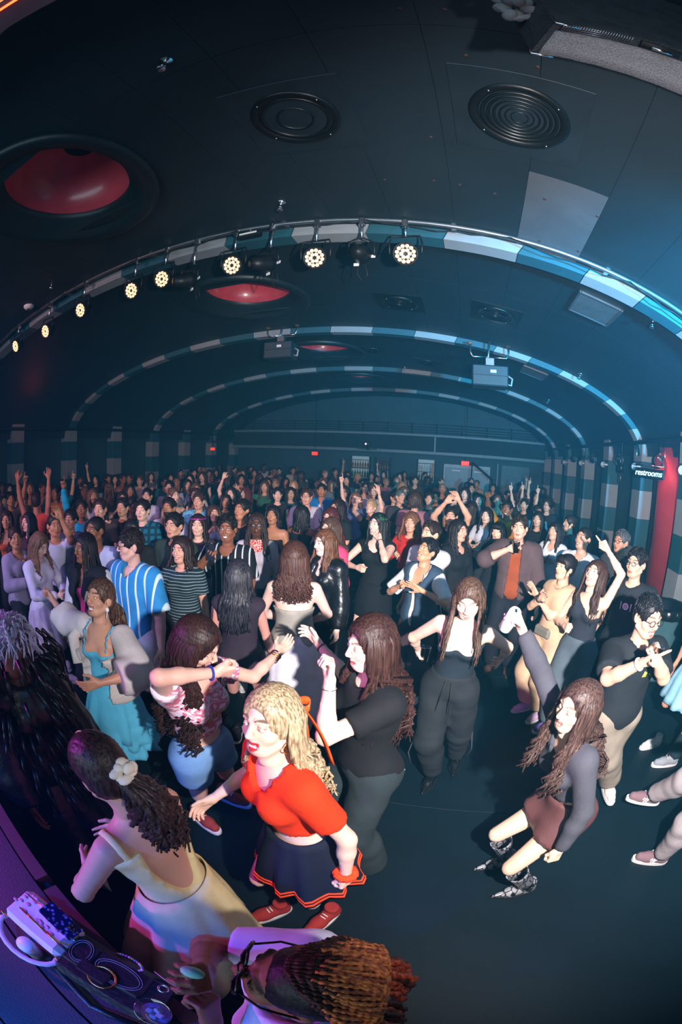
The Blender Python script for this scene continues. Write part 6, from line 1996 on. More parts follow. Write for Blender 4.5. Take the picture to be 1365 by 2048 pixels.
def x_bandana(k, root):
    gl(k, root)
    g = MB(); N = 10
    rows = [[k.neck + V3(.075*math.cos(a), .03+.075*math.sin(a), .03) for a in [math.pi*j/N for j in range(N+1)]], [k.neck + V3(.085*math.cos(a), .04+.10*math.sin(a), -.03 - .06*math.sin(a)) for a in [math.pi*j/N for j in range(N+1)]]]
    g.sheet(rows, .004); g.build('bandana', cloth('d82a20', 'red_bandana', .8, 'snake', 'f0d0c8', 1.6), root)
fan(514, 1048, 1.72, -4, DARK, 'dreads', '2a1a16', 'long', 'b8b0bc', 'person with dreadlocks, glasses and red bandana round the neck', lod=0, hl=.30, hkw=dict(locks=46), extra=x_bandana)
fan(398, 986, 1.72, -20, LIGHT, 'short', '3a2a22', 'loose', '3aa0c0', 'man in turquoise floral shirt behind the magenta headband', male=True, lod=1, tm=cloth('3a9cc0', 'floral_shirt', .9, 'tiedye', '8fd8ea', 2))
fan(484, 1000, 1.76, -30, TAN, 'short', '17120f', 'tee', '1f1c22', 'man in black with white strap across his chest gazing up', male=True, lod=1, head=(-10, 10, 0))
fan(462, 974, 1.68, -10, FAIR, 'long', '1a1618', 'sleeveless', '1c1a20', 'pale woman in black with one bare arm raised high', lod=1, rh=('n', 447, 956, .95), re=(.5, -.2, 0))
fan(492, 976, 1.61, -60, FAIR, 'bob', '5a2420', 'tee', '2c2428', 'person with dark red bob in profile', lod=1, hl=.14)
fan(530, 962, 1.70, -8, LIGHT, 'long', '4a3426', 'tee', '3a6a58', 'woman in green top with palm raised, brown hair tied up', 'rout', lod=1)
fan(556, 976, 1.68, 4, FAIR, 'short', '17151a', 'sleeveless', '2a262c', 'person with short black hair and bare neck, facing the stage', lod=1)
fan(588, 962, 1.66, -10, FAIR, 'long', 'a07a58', 'tee', '4a4038', 'woman with wavy blonde hair deep in the crowd', lod=1, hl=.24)
fan(546, 1012, 1.66, -16, TAN, 'bob', '15100f', 'strapless', '201c22', 'bare-shouldered woman with sleek dark hair and black top', lod=1, hl=.08)
fan(604, 1014, 1.64, 150, BROWN, 'long', '15110f', 'tank', '1c1a20', 'woman with both forefingers raised, dark bob, black top', 'bent', lod=1, hl=.16, head=(60, 10, 0))
fan(614, 978, 1.76, -8, LIGHT, 'short', '3a2418', 'shirt', 'c4bcc8', 'bearded man with glasses in pale shirt and maroon tie', male=True, lod=1, extra=gl)
fan(644, 968, 1.74, -4, TAN, 'short', '1a1412', 'shirt', 'd8d8e0', 'man in bright blue jacket over white shirt', male=True, lod=1, jk='1f6fa8')
fan(662, 1018, 1.66, -40, FAIR, 'curly', '4a1c1e', 'long', '6a1c2c', 'woman with curly burgundy hair in wine red top', lod=1, hl=.14)
fan(662, 1036, 1.70, -50, FAIR, 'long', '4a3428', 'longshirt', 'd84a74', 'woman in hot pink jacket with long brown hair behind the leather jacket', lod=0, hl=.34)
fan(676, 1000, 1.70, -50, LIGHT, 'long', '241814', 'tee', '20262a', 'long-haired man in black tee standing in profile', male=True, lod=1, hl=.22)
fan(690, 972, 1.70, -20, LIGHT, 'long', '2a1c18', 'tee', '2c2a30', 'woman in sunglasses with long dark hair', lod=1, extra=sung)
fan(742, 1000, 1.64, -26, FAIR, 'short', 'a88e6c', 'sleeveless', '1c1a20', 'person with cropped blonde hair and both arms thrown up', lod=1, rh=('n', 716, 1003, .95), lh=('n', 758, 984, .98), head=(-4, 20, 0), expr='laugh', hl=.1, re=(.5, 0, -.3), le=(-.5, 0, -.3))
fan(712, 985, 1.67, -10, FAIR, 'bob', '6a4a3a', 'tee', '4a5a80', 'person behind the cropped blonde hair with rock-sign hand and blue sleeve raised', 'rup', lod=2, hl=.1)
fan(832, 985, 1.78, 170, LIGHT, 'curly', '3a281f', 'tee', 'a8707c', 'broad person in dusty pink tee seen from behind', male=True, build=1.15, lod=1, hl=.05)
def x_gem(k, root): wear_ring(k, root, 1, .9, .028, GOLD, 'bracelet', .004)
fan(824, 1027, 1.66, -14, LIGHT, 'curly', '6a4630', 'long', 'c02a20', 'woman in bright red sweater with curly light brown hair and white choker', 'drink', lod=0, hl=.18, extra=x_gem, expr='smile')
fan(862, 1045, 1.70, -38, 'e2b094', 'short', '2a1c16', 'shirt', 'dcd8e0', 'bearded man in white tee with a hand at his neck', 'neck', male=True, lod=0, head=(-6, 10, 0))
fan(920, 1040, 1.70, 46, 'dca890', 'long', '1c1618', 'longshirt', '1a1d22', 'woman in black button-up shirt with long straight dark hair in profile', lod=0, hl=.26)
fan(904, 1015, 1.72, -6, LIGHT, 'short', '1f1816', 'tee', '1c1e22', 'person in black tee with both hands raised, forefingers up', male=True, lod=1, rh=('n', 893, 1004, .93), lh=('n', 918, 1000, .93), re=(.7, 0, -.4), le=(-.7, 0, -.4))
fan(1016, 1002, 1.76, -12, BROWN, 'short', '120e0d', 'tee', 'c07a20', 'bearded man in mustard tee with arm flung up', male=True, lod=1, rh=('n', 976, 994, .96), expr='open')
fan(975, 1016, 1.66, -16, FAIR, 'long', '1a1618', 'tee', 'd4d4dc', 'woman in white tee with black raglan sleeves', 'clasp', lod=1)
fan(998, 1046, 1.60, -20, FAIR, 'bob', '15131a', 'long', '24262c', 'woman with black bob and fringe close to the brown corduroy jacket', 'ldrink', lod=1, hl=.12, hkw=dict(fringe=True))
fan(1078, 1024, 1.64, -16, LIGHT, 'long', '1f1816', 'tee', '1a1c20', 'woman in black printed tee with dark wavy hair', lod=1, hl=.28)
fan(1141, 1032, 1.64, -62, LIGHT, 'bun', '2a1e1a', 'tee', '5a5258', 'woman in grey tee with white bow in her bun, in profile', lod=1)
fan(1096, 998, 1.72, -14, LIGHT, 'afro', '1c1512', 'tee', '20242a', 'person with round glasses and big curly hair, white scarf', lod=1, extra=gl)
fan(1050, 998, 1.66, -10, LIGHT, 'short', '241a16', 'tee', '262a30', 'person in dark tee with both elbows raised near the side wall', 'both', lod=2)
fan(946, 1005, 1.64, 172, LIGHT, 'curly', '2a1a18', 'tee', '2a262c', 'person with very long dark curls seen from behind', lod=1, hl=.40)
fan(960, 988, 1.70, -10, FAIR, 'long', '2a1e1c', 'tee', '6a6a80', 'woman in pale printed tee with long dark hair, mid crowd', lod=2)
fan(802, 980, 1.74, 40, LIGHT, 'buzz', '4a5a50', 'tee', '3a3c40', 'person in faded green cap beside the dusty pink tee', male=True, lod=2)
fan(860, 985, 1.70, -6, LIGHT, 'short', '241a16', 'tee', '2f4a48', 'smiling person in dark green tee behind the dusty pink one', expr='smile', lod=2)
fan(790, 990, 1.68, 30, LIGHT, 'short', '1a1412', 'tee', '8a6a66', 'person in rose tee turning toward the green cap', lod=2)

# ------------------------------------------------------------------ the far crowd: a handful of figures repeated down the hall
PROTO = []
poses = ['down', 'ease', 'clasp', 'rup', 'down', 'drink', 'lup', 'bent', 'down', 'phone']
hst = ['short', 'long', 'bob', 'long', 'short', 'curly', 'short', 'long', 'pony', 'short']
for i in range(10):
    d = dict(h=1.70, male=i in (0, 4, 6, 9), head=((-1)**i*8, 4, 0)); d.update(ARM[poses[i]])
    k = rig(**d)
    parts = []
    parts.append(('body', make_body(k, .026, .0085, FAIR, 'smile' if i % 3 == 0 else 'neutral', HAND.get(poses[i], ('relax', 'relax')), handh=.0075)))
    sp = dict(TORSO[['tee', 'tank', 'long', 'tee', 'longshirt', 'sleeveless', 'tee', 'tee', 'tank', 'shirt'][i]])
    V, Q = garment(k, .024, sp, i); parts.append(('top', np_mesh('top', V, Q)))
    V, Q = trousers(k, .026, seed=i); parts.append(('trousers', np_mesh('trousers', V, Q)))
    parts.append(('hair', make_hair(k, hst[i], '1c1512', res=.013, locks=24, length=.24 if hst[i] != 'bob' else .1, lock_r=.014, seed=i)))
    for n_, me in parts:
        me.materials.clear(); me.materials.append(skin(FAIR))      # slot; each copy sets its own material on the object
    PROTO.append(parts)
sk_ = [skin(t) for t in (FAIR, LIGHT, LIGHT, TAN, TAN, BROWN, DARK)]
hm_ = [hair_mat(c) for c in ('17131a', '1c1512', '241814', '2a1d18', '3a2820', '5a4030', '8a6a4c', '15121a')]
tint = ['black', 'charcoal', 'navy', 'white', 'grey', 'maroon', 'teal', 'olive', 'pale blue', 'brown', 'rose', 'cream']
tcol = ['17191e', '2c2e33', '1c2438', 'b9bcc8', '6a6c74', '4a1c24', '1f5a68', '3c4030', '7f9cb4', '4a3428', '9a6068', 'b0a48c']
tm_ = [cloth(c, 'crowd_cloth') for c in tcol]; bm_ = [cloth(c, 'crowd_trousers') for c in ('17191e', '22252c', '26344a', '3a3230')]
hw = ['dark-haired', 'dark-haired', 'dark-haired', 'dark-haired', 'brown-haired', 'brown-haired', 'fair-haired', 'black-haired']
pw = ['standing still', 'swaying', 'hands clasped', 'one arm up', 'arms down', 'hand at chest', 'pointing up', 'both hands lifted', 'ponytail', 'hand forward']
far_labels = set()
def far_person(x, y, n, label_place):
    r = random.Random(n*17+3)
    for _ in range(60):
      i = r.choice([0, 0, 0, 1, 1, 1, 2, 2, 3, 4, 4, 4, 5, 5, 5, 6, 7, 8, 8, 8, 9]); t = r.randrange(12); h_ = r.randrange(8)
      lab = '%s person, %s top, %s, %s' % (hw[h_], tint[t], pw[i], label_place)
      if lab not in far_labels: break
    far_labels.add(lab)
    root = empty('person', (x, y, 0), math.atan2(-y, -x) - math.pi/2 + r.uniform(-.5, .5))
    sc = r.uniform(.94, 1.05); root.scale = (sc, sc, sc)
    for n_, me in PROTO[i]:
        o = link(n_, me, None, root)
        o.material_slots[0].link = 'OBJECT'
        o.material_slots[0].material = {'body': sk_[r.randrange(7)], 'top': tm_[t], 'trousers': bm_[r.randrange(4)], 'hair': hm_[h_]}[n_]
    tag(root, lab, 'person', 'far crowd down the hall')
occupied = [(p[0][0], p[0][1]) for p in named] + [(o.location.x, o.location.y) for o in COL.objects if o.name.startswith('person')]
rf = random.Random(11); nfar = 0
def place_of(x, y):
    across = 'by the dim wall' if x < -7.5 else ('below small exit signs' if x < -4.5 else ('before the bar' if x < -1 else 'before double door'))
    deep = 'behind the dancers' if y < 8.2 else ('halfway down' if y < 10.3 else ('far down' if y < 12.6 else 'in last rows'))
    return deep + ' ' + across
y = 4.6
while y < 15.6 and nfar < 118:
    x = -9.4 + rf.uniform(0, .3)
    while x < 2.8:
        xx, yy = x + rf.uniform(-.12, .12), y + rf.uniform(-.16, .16)
        az = math.atan2(xx, yy) + YAW
        ok = -.98 < az < .52 and all((xx-a)**2 + (yy-b)**2 > .50**2 for a, b in occupied)
        dist = math.hypot(xx, yy)
        # thin the crowd where the named ones already fill the view
        if ok and dist > 5.2 and (dist > 7.5 or xx < -3.0) and rf.random() < (.85 if dist < 11 else .6):
            far_person(xx, yy, nfar, place_of(xx, yy)); occupied.append((xx, yy)); nfar += 1
        x += .62 if y < 9 else .8
    y += .68 if y < 9 else .95

# ================================================================== LIGHTING BAR AND CEILING FITTINGS
bar_y = 3.50
bar = empty('lighting_bar', (0, 0, 0))
us_ = [-.93 + 1.66*i/60 for i in range(61)]
bar_pts = [rib(u, bar_y, .09) for u in us_]
MB().tube(bar_pts, .024, 10).build('pipe', steel, bar)
for i in range(3, 60, 6):
    p = bar_pts[i]
    MB().box((p.x, bar_y+.06, p.z+.03), (.05, .16, .06), bevel=.008).build('bracket', steel, bar)
cab = MB(); r5 = random.Random(9)
for seg in range(9):
    a = 12 + seg*5
    pts = []
    for q in range(9):
        t = q/8; p = bar_pts[a].lerp(bar_pts[min(60, a+5)], t)
        pts.append((p.x, bar_y-.03, p.z - .02 - .07*math.sin(math.pi*t)*r5.uniform(.5, 1.2)))
    MB().tube(pts, .008, 5).build('cable', black_matte, bar)
tag(bar, 'curved steel lighting bar with hanging cables under the first arch', 'lighting bar')
def bar_z(x):
    return VZ + (RB+.09)*math.sqrt(max(0, 1 - ((x-XC)/(RA+.09))**2))
led_mat = paint('warm_led', (1, .72, .45), .4, emit=1.35, emit_col=(1, .58, .34), vary=0)
led_me = MB().ball((0, 0, 0), (.019, .019, .010), 6).mesh('led'); led_me.materials.append(led_mat)
M_face = Matrix.Rotation(math.radians(90), 3, 'X')
can_me = MB().lathe([(.0, -.13), (.07, -.13), (.10, -.09), (.115, -.02), (.115, .03), (.105, .03), (.10, .012), (.0, .012)], n=28, M=M_face).mesh('can'); can_me.materials.append(black_metal)
def par(px, py, lab, tilt, dim=False):
    p = at_y(px, py, bar_y)
    t = empty('stage_light', p); t.rotation_euler = (0, 0, 0)
    zt = bar_z(p.x) - p.z
    g = MB().tube([(-.145, 0, 0), (-.15, 0, .12), (-.13, 0, .20), (.13, 0, .20), (.15, 0, .12), (.145, 0, 0)], .011, 6)
    g.build('yoke', black_metal, t)
    MB().box((0, 0, max(.2, zt)-.03), (.06, .07, .09), bevel=.01).tube([(0, 0, .19), (0, 0, max(.2, zt))], .014, 6).build('clamp', chrome, t)
    R = Matrix.Rotation(math.radians(tilt), 4, 'X')
    c = link('can', can_me, None, t); c.matrix_local = R
    spots = [(0, 0)] if False else []
    for n, rr in ((6, .038), (12, .078)):
        spots += [(rr*math.cos(6.283*k/n + (.26 if n == 12 else 0)), rr*math.sin(6.283*k/n + (.26 if n == 12 else 0))) for k in range(n)]
    for (x, z) in spots:
        o = link('led', led_me, None, c); o.location = (x, -.022, z); o.rotation_euler = (math.radians(90), 0, 0)
    tag(t, lab, 'stage light', 'round LED stage lights on the bar')
pl_ = ['round LED stage light with eighteen amber beads, closest to the striped wall', 'round LED stage light next to the blue-tipped cable, above the crowd centre', 'round LED stage light over the second red dome',
       'round LED stage light fourth along the bar toward the dark wall', 'round LED stage light fifth along the bar toward the dark wall', 'round LED stage light sixth along the bar, dim amber', 'round LED stage light seventh along the bar, whitest', 'round LED stage light at the far dark end of the bar']
for (px, py), lab in zip([(812, 508), (631, 516), (466, 531), (326, 558), (265, 581), (163, 620), (93, 662), (33, 692)], pl_): par(px, py, lab, 24)
lens_mat = paint('fresnel_lens', srgb('cfd6da'), .08, coat=1.0, emit=.15)
def fresnel(px, py, lab, turn, warm):
    p = at_y(px, py, bar_y-.02); t = empty('spotlight', p, math.radians(turn)); zt = bar_z(p.x)-p.z
    R = Matrix.Rotation(math.radians(18), 4, 'X')
    b = MB().lathe([(.0, .20), (.06, .19), (.075, .10), (.085, .02), (.095, -.03), (.085, -.03), (.078, 0), (.0, .0)], n=24, M=M_face).box((0, -.0, .10), (.05, .16, .03)).build('barrel', black_metal, t); b.matrix_local = R
    l = MB().ball((0, 0, 0), (.074, .022, .074), 10).build('lens', paint('lit_lens', srgb('f4e6dc'), .2, emit=.9, emit_col=(1, .9, .8)) if warm else lens_mat, t); l.matrix_local = R
    MB().tube([(-.12, .04, 0), (-.12, .03, .14), (0, .02, .2), (.12, .03, .14), (.12, .04, 0)], .01, 6).build('yoke', black_metal, t)
    MB().box((0, .02, max(.2, zt)-.03), (.06, .07, .09), bevel=.01).tube([(0, .02, .19), (0, .02, max(.2, zt))], .014, 6).build('clamp', chrome, t)
    for k in range(3): MB().box((.10*math.cos(2.1*k), .06, .10*math.sin(2.1*k)), (.05, .012, .03), bevel=.003).build('shutter_handle', white_plastic, t)
    MB().tube([(.02, .1, -.05), (.05, .12, -.18), (.0, .12, -.24), (-.05, .12, -.16), (-.03, .1, -.02)], .006, 5).build('cable_loop', black_matte, t)
    tag(t, lab, 'spotlight', 'black theatre spotlights on the bar')
fresnel(722, 508, 'black spotlight with a lit white lens between two round LED lights', 4, True)
fresnel(535, 527, 'black spotlight with white tags and a dark lens beside the third LED light', -25, False)
fresnel(380, 560, 'dim black spotlight in shade between the third and fourth LED lights', -30, False)
t = empty('control_box', at_y(500, 470, bar_y)); MB().box((0, 0, 0), (.26, .08, .07), bevel=.008).build('case', black_metal, t); MB().box((0, -.045, .0), (.2, .006, .02)).build('label_strip', white_plastic, t)
MB().tube([(0, .0, 0), (0, 0, bar_z(t.location.x)-t.location.z)], .012, 6).build('clamp', chrome, t)
tag(t, 'small black control box with a pale label strip on top of the bar', 'control box')

def on_vault(px, py, drop=0.0):
    p = at_vault(px, py); return ceiling_frame(p.x, p.y, drop)
def ceiling_frame(x, y, drop=0.0):
    z = vault_z(x)
    nx, nz = (x-XC)/VA**2, (z-VZ)/VB**2
    n = Vector((-nx, 0, -nz)).normalized()                  # points down into the hall
    ty = Vector((0, 1, 0)); tx = ty.cross(n).normalized()
    M = Matrix((tx, ty, n)).transposed().to_4x4()
    M.translation = Vector((x, y, z)) + n*drop
    return M
duct_dark = paint('diffuser_black', (.003, .005, .006), .4, vary=.2)
plate_mat = paint('diffuser_plate', (.011, .022, .030), .5, vary=.25, scale=3)
def diffuser(M, size, lab, rings=6, plate=None):
    t = empty('ceiling_vent'); t.matrix_world = M
    MB().box((0, 0, .006), (size, size, .012), bevel=.003).build('plate', plate or plate_mat, t)
    R = size*.38
    MB().lathe([(R, .012), (R, .022), (R*.93, .03), (R*.84, .028), (R*.80, .012)], n=40).build('flange', duct_dark, t)
    for k in range(rings):
        a = R*(.78 - k*.72/rings)
        MB().lathe([(a, .012), (a*.98, .030 - .002*k), (a*.90, .018), (a*.88, .012)], n=32).build('ring', duct_dark, t)
    for k in range(4): MB().ball((R*.92*math.cos(1.57*k+.7), R*.92*math.sin(1.57*k+.7), .03), .008, 5).build('screw', chrome, t)
    tag(t, lab, 'ceiling vent', 'round ceiling vents on square plates')
diffuser(on_vault(1040, 233), .80, 'round ringed ceiling vent on square plate, beside the hanging loudspeaker')
diffuser(on_vault(592, 235), .80, 'dark round ceiling opening on square plate above the crowd centre', rings=2)
diffuser(on_vault(800, 605), .72, 'black square ceiling vent behind the lit spotlight', plate=duct_dark)
diffuser(on_vault(993, 628), .72, 'black square ceiling vent near the rectangular grille', plate=duct_dark)
diffuser(on_vault(855, 725), .72, 'small black ceiling vent in the third bay', plate=duct_dark)
diffuser(on_vault(745, 700), .6, 'faint dark ceiling vent beside the third red dome', plate=duct_dark)
def grille(px, py, w, l, lab):
    t = empty('air_grille'); t.matrix_world = on_vault(px, py)
    for sx in (-1, 1): MB().box((sx*w/2, 0, .015), (.03, l+.03, .03), bevel=.004).build('frame', steel, t)
    for sy in (-1, 1): MB().box((0, sy*l/2, .015), (w, .03, .03), bevel=.004).build('frame', steel, t)
    n = 16
    for k in range(n): MB().box((0, -l/2 + l*(k+.5)/n, .014), (w-.03, .014, .016), Matrix.Rotation(.5, 3, 'X')).build('slat', steel, t)
    MB().box((0, 0, .002), (w, l, .004)).build('backing', duct_dark, t)
    tag(t, lab, 'air grille', 'slatted air grilles')
grille(1190, 617, .50, .58, 'slatted metal air grille close behind the lighting bar')
grille(1068, 745, .50, .58, 'dim slatted air grille in the third bay beside the projector')
for i, (px, py, lab) in enumerate([(563, 405, 'brass sprinkler head in front of the lighting bar'), (333, 122, 'sprinkler head high over the stage side'), (1307, 640, 'sprinkler head next to the arch near the striped wall'), (757, 660, 'sprinkler head on the second arch, middle'),
                                  (1162, 748, 'sprinkler head on the second arch toward the striped wall'), (441, 688, 'sprinkler head near the second arch in shade'), (1098, 800, 'small sprinkler head in the third bay'), (810, 735, 'small sprinkler head behind the second arch')]):
    t = empty('sprinkler'); t.matrix_world = on_vault(px, py)
    MB().lathe([(.045, 0), (.045, .008), (.014, .02), (.012, .06), (.02, .065), (.0, .065)], n=14).build('body', chrome, t)
    MB().lathe([(.0, .10), (.03, .10), (.032, .094), (.0, .09)], n=14).tube([(-.012, 0, .06), (-.016, 0, .08), (0, 0, .095), (.016, 0, .08), (.012, 0, .06)], .004, 5).build('deflector', chrome, t)
    tag(t, lab, 'sprinkler', 'ceiling sprinklers')
for px, py in [(800, 18), (890, 20), (932, 112), (1076, 135), (862, 275), (920, 370), (1090, 398), (1196, 433), (1080, 482), (1158, 503), (770, 360), (868, 362), (990, 388), (925, 452)]:
    o = MB().lathe([(.0, .006), (.011, .005), (.015, .0)], n=10).build('screw', paint('rusty_screw', srgb('3a2428'), .6), ceiling); o.matrix_world = on_vault(px, py)
t = empty('smoke_detector'); t.matrix_world = on_vault(58, 612); MB().lathe([(.09, 0), (.09, .02), (.06, .05), (.0, .055)], n=20).build('case', white_plastic, t); MB().lathe([(.03, .05), (.03, .06), (.0, .06)], n=12).build('cover', steel, t); tag(t, 'pale round smoke detector on the dark part of the vault', 'smoke detector')
t = empty('pendant_rod'); t.matrix_world = on_vault(105, 560); MB().tube([(0, 0, 0), (0, 0, .12)], .01, 6).build('rod', steel, t); MB().lathe([(.0, .15), (.025, .14), (.03, .11), (.0, .11)], n=12).build('tip', chrome, t); tag(t, 'short metal rod hanging below the largest red dome', 'ceiling rod')

# projectors hung from the second arch
def projector(px, py, y, s, lab, arms=True):
    p = at_y(px, py, y); t = empty('projector', p)
    MB().box((0, 0, 0), (.62*s, .42*s, .36*s), bevel=.02).build('case', paint('projector_case', srgb('2c3a42'), .5), t)
    MB().box((.05*s, -.215*s, .07*s), (.10*s, .012, .05*s)).build('label_plate', white_plastic, t)
    MB().box((-.0, -.212*s, .0), (.6*s, .006, .012*s)).build('seam', black_metal, t)
    zt = vault_z(p.x) - p.z
    MB().box((0, 0, .26*s), (.16*s, .14*s, .16*s), bevel=.01).build('cradle', steel, t)
    MB().tube([(-.04, 0, .2*s), (0, 0, zt)], .02, 6).build('drop', steel, t)
    for sx in (-1, 1):
        MB().tube([(0, 0, .36*s), (sx*.3*s, 0, .36*s), (sx*.34*s, 0, .44*s), (sx*.34*s, 0, min(zt, .60*s))], .016, 6).build('arm', chrome, t)
        MB().box((sx*.34*s, 0, min(zt, .60*s)), (.07, .07, .05), bevel=.01).build('clamp', paint('copper_clamp', srgb('9a6a50'), .4, metal=.6), t)
    MB().tube([(.32*s, 0, .05*s), (.40*s, 0, .0), (.38*s, 0, -.12*s), (.31*s, 0, -.1*s)], .018, 8).build('cable', paint('pale_cable', srgb('9aa0a6'), .5), t)
    tag(t, lab, 'projector', 'projectors hung from the vault')
projector(980, 755, 7.3, 1.0, 'large dark projector hung from the second arch toward the striped wall')
projector(562, 703, 7.3, .9, 'dark projector in shade beside the third red dome')

# loudspeaker over the stage edge
t = empty('loudspeaker', (0, 0, 0))
grey_foam = paint('grey_foam', srgb('85858a'), .95, vary=.4, scale=160, bump=1.0, bump_scale=220)
tolex = paint('speaker_tolex', srgb('262c33'), .6, vary=.3, scale=14, bump=.5, bump_scale=120)
za = 3.70
A_, B_ = at_z(1062, 104, za), at_z(1385, 200, za)            # far edge of the underside
C_, D_ = at_z(1112, 44, za), at_z(1385, 108, za)             # near edge
B_ = A_ + (B_-A_)*1.6; D_ = C_ + (D_-C_)*1.9
up_ = V3(.0, -.02, .55)
MB().add([A_, B_, D_, C_, A_+up_, B_+up_, D_+up_, C_+up_], [(0, 1, 5, 4), (1, 2, 6, 5), (2, 3, 7, 6), (3, 0, 4, 7), (4, 5, 6, 7), (0, 3, 2, 1)], False).build('cabinet', tolex, t)
ax_, ay_ = (B_-A_).normalized(), ((C_+D_)/2-(A_+B_)/2)
dz_ = V3(0, 0, -.012)
g = MB(); nA, nD = A_.lerp(C_, .0), A_.lerp(C_, .74)
g.sheet([[A_.lerp(B_, .02+.96*i/30).lerp(C_.lerp(D_, .02+.96*i/30), w) + dz_*(1+.1*math.sin(i*1.7)) for i in range(31)] for w in (.03, .28, .52, .76)], .01); g.build('foam_front', grey_foam, t)
for k in range(26):
    q = C_.lerp(D_, .03+.010*k)
    MB().tube([q + dz_*1.2, q.lerp(A_.lerp(B_, .03+.010*k), .18) + dz_*1.2], .0016, 4).build('mesh_wire', steel, t)
for w in (.03, .08, .13, .18): MB().tube([C_.lerp(A_, w).lerp(D_.lerp(B_, w), .03) + dz_*1.2, C_.lerp(A_, w).lerp(D_.lerp(B_, w), .29) + dz_*1.2], .0016, 4).build('mesh_wire', steel, t)
MB().sheet([[C_.lerp(D_, u).lerp(A_.lerp(B_, u), w) + dz_*.8 for u in (.32, .48)] for w in (.04, .2)], .004).build('handle_recess', black_matte, t)
MB().tube([C_.lerp(D_, .36).lerp(A_.lerp(B_, .36), .13) + dz_*1.6, C_.lerp(D_, .44).lerp(A_.lerp(B_, .44), .13) + dz_*1.6], .008, 8).build('handle', chrome, t)
for q in (A_, C_):
    MB().tube([q + dz_ + V3(.0, 0, .06), q + dz_, q + dz_ + ax_*.07], .006, 6).build('corner_guard', chrome, t)
tag(t, 'black hanging loudspeaker cabinet with a grey foam front above the stage edge', 'loudspeaker')
MB().tube([C_ + up_ + V3(.1, .1, 0), (C_.x+.1, C_.y+.1, vault_z(C_.x))], .012, 6).build('chain', steel, t)
MB().tube([D_ + up_ + V3(-.1, .1, 0), (D_.x-.1, D_.y+.1, vault_z(D_.x))], .012, 6).build('chain', steel, t)
g = MB(); cc = at_z(1030, 14, 3.9)
for k in range(9):
    a = k*.7; g.ball(cc + V3(.045*math.cos(a), .045*math.sin(a), .02*math.sin(a*2.3)), (.034, .026, .022), 8, Matrix.Rotation(a, 3, 'Z'))
g.tube([cc + V3(-.06, .0, -.01), cc + V3(-.01, .05, -.025), cc + V3(.06, .03, -.01)], .016, 6)
o = g.build('knotted_cloth', cloth('6c7278', 'grey_rag', .9)); tag(o, 'knotted pale grey cloth tied beside the hanging loudspeaker', 'cloth')
o.parent = None

# ================================================================== ON THE STAGE LIP
def deck(px, py, z=SZ): return at_z(px, py, z)
bag_mat = paint('white_leather', srgb('e2cfd4'), .4, vary=.05, bump=.15)
b0, b1, b2, b3 = deck(32, 1846), deck(70, 1789), deck(190, 1882), deck(130, 1926)
ux = ((b2-b1)+(b3-b0)).normalized(); uy = V3(-ux.y, ux.x, 0); bc = (b0+b1+b2+b3)/4; ang_b = math.atan2(ux.y, ux.x)
bl_, bw_ = (((b2-b1).length+(b3-b0).length)/2, ((b1-b0).length+(b2-b3).length)/2)
t = empty('handbag', (bc.x, bc.y, SZ), ang_b)
MB().box((0, 0, .045), (bl_, bw_, .085), bevel=.022).build('body', bag_mat, t)
MB().tube([(-bl_/2+.02, bw_/2-.03, .088), (bl_/2-.02, bw_/2-.03, .088)], .003, 6).build('zip', GOLD, t)
MB().tube([(-bl_*.30, -bw_*.10, .092), (bl_*.25, -bw_*.16, .092)], .0035, 6).build('zip', GOLD, t)
for k in range(26):
    q = MB().ball((r5.uniform(-.46, .46)*bl_, r5.uniform(-.1, .42)*bw_, .0885), (.010, .007, .0022), 5)
    if abs(r5.random()) < 2: q.build('printed_leaf', paint('pink_print', srgb('d98aa8'), .5), t)
arc = [(-bl_/2 + .01, -bw_/2, .05)] + [(-bl_*.5*math.cos(a), -bw_/2 - .10*math.sin(a), .05+.01*math.sin(a)) for a in [math.pi*k/12 for k in range(1, 12)]] + [(bl_/2-.01, -bw_/2, .05)]
MB().tube(arc, .011, 8, flat=.45).build('handle', bag_mat, t)
for sx in (-1, 1): MB().tube([(sx*bl_/2 + .014*math.cos(a), -bw_/2 - .005, .05 + .014*math.sin(a)) for a in [6.283*k/12 for k in range(12)]], .004, 6, closed=True).build('ring', GOLD, t)
tag(t, 'white printed leather handbag lying on the stage beside the black bag', 'handbag')
t = empty('phone', deck(122, 1842, SZ+.09), ang_b - .12)
MB().box((0, 0, .006), (.15, .074, .010), bevel=.004).build('case', cloth('141a5a', 'starry_case', .2, 'glitter', '8a9aff', .35, 0), t)
MB().box((.052, .016, .0125), (.034, .034, .004), bevel=.002).build('camera_bump', GLASS_FRAME, t)
for dx, dy in ((.045, .024), (.045, .008), (.060, .016)): MB().lathe([(.006, 0), (.006, .003), (.0, .003)], (dx, dy, .0145), 10).build('lens', LENS_DARK, t)
tag(t, 'phone in a dark starry blue case lying on the white handbag', 'phone')
t = empty('vape_pen', deck(112, 1882, SZ+.09), ang_b - .05); MB().tube([(-.05, 0, .005), (.02, 0, .005)], .004, 8).build('barrel', GOLD, t); MB().tube([(.02, 0, .005), (.05, 0, .005)], .006, 8).build('tip', black_matte, t); tag(t, 'thin gold and black pen lying on the white handbag', 'pen')
t = empty('white_jar', deck(72, 1905)); 
MB().lathe([(.0, 0), (.030, 0), (.031, .05), (.029, .06), (.0, .06)], n=20).build('jar', bag_mat, t); MB().lathe([(.032, .058), (.032, .075), (.028, .08), (.0, .08)], n=20).build('lid', white_plastic, t)
tag(t, 'white round jar with lid inside the handbag strap loop', 'jar')
t = empty('black_bag', deck(232, 1962), ang_b + .02)
lth = paint('black_bag_leather', srgb('15161e'), .32, bump=.3, bump_scale=40)
MB().box((0, 0, .035), (.34, .20, .07), bevel=.028).build('body', lth, t)
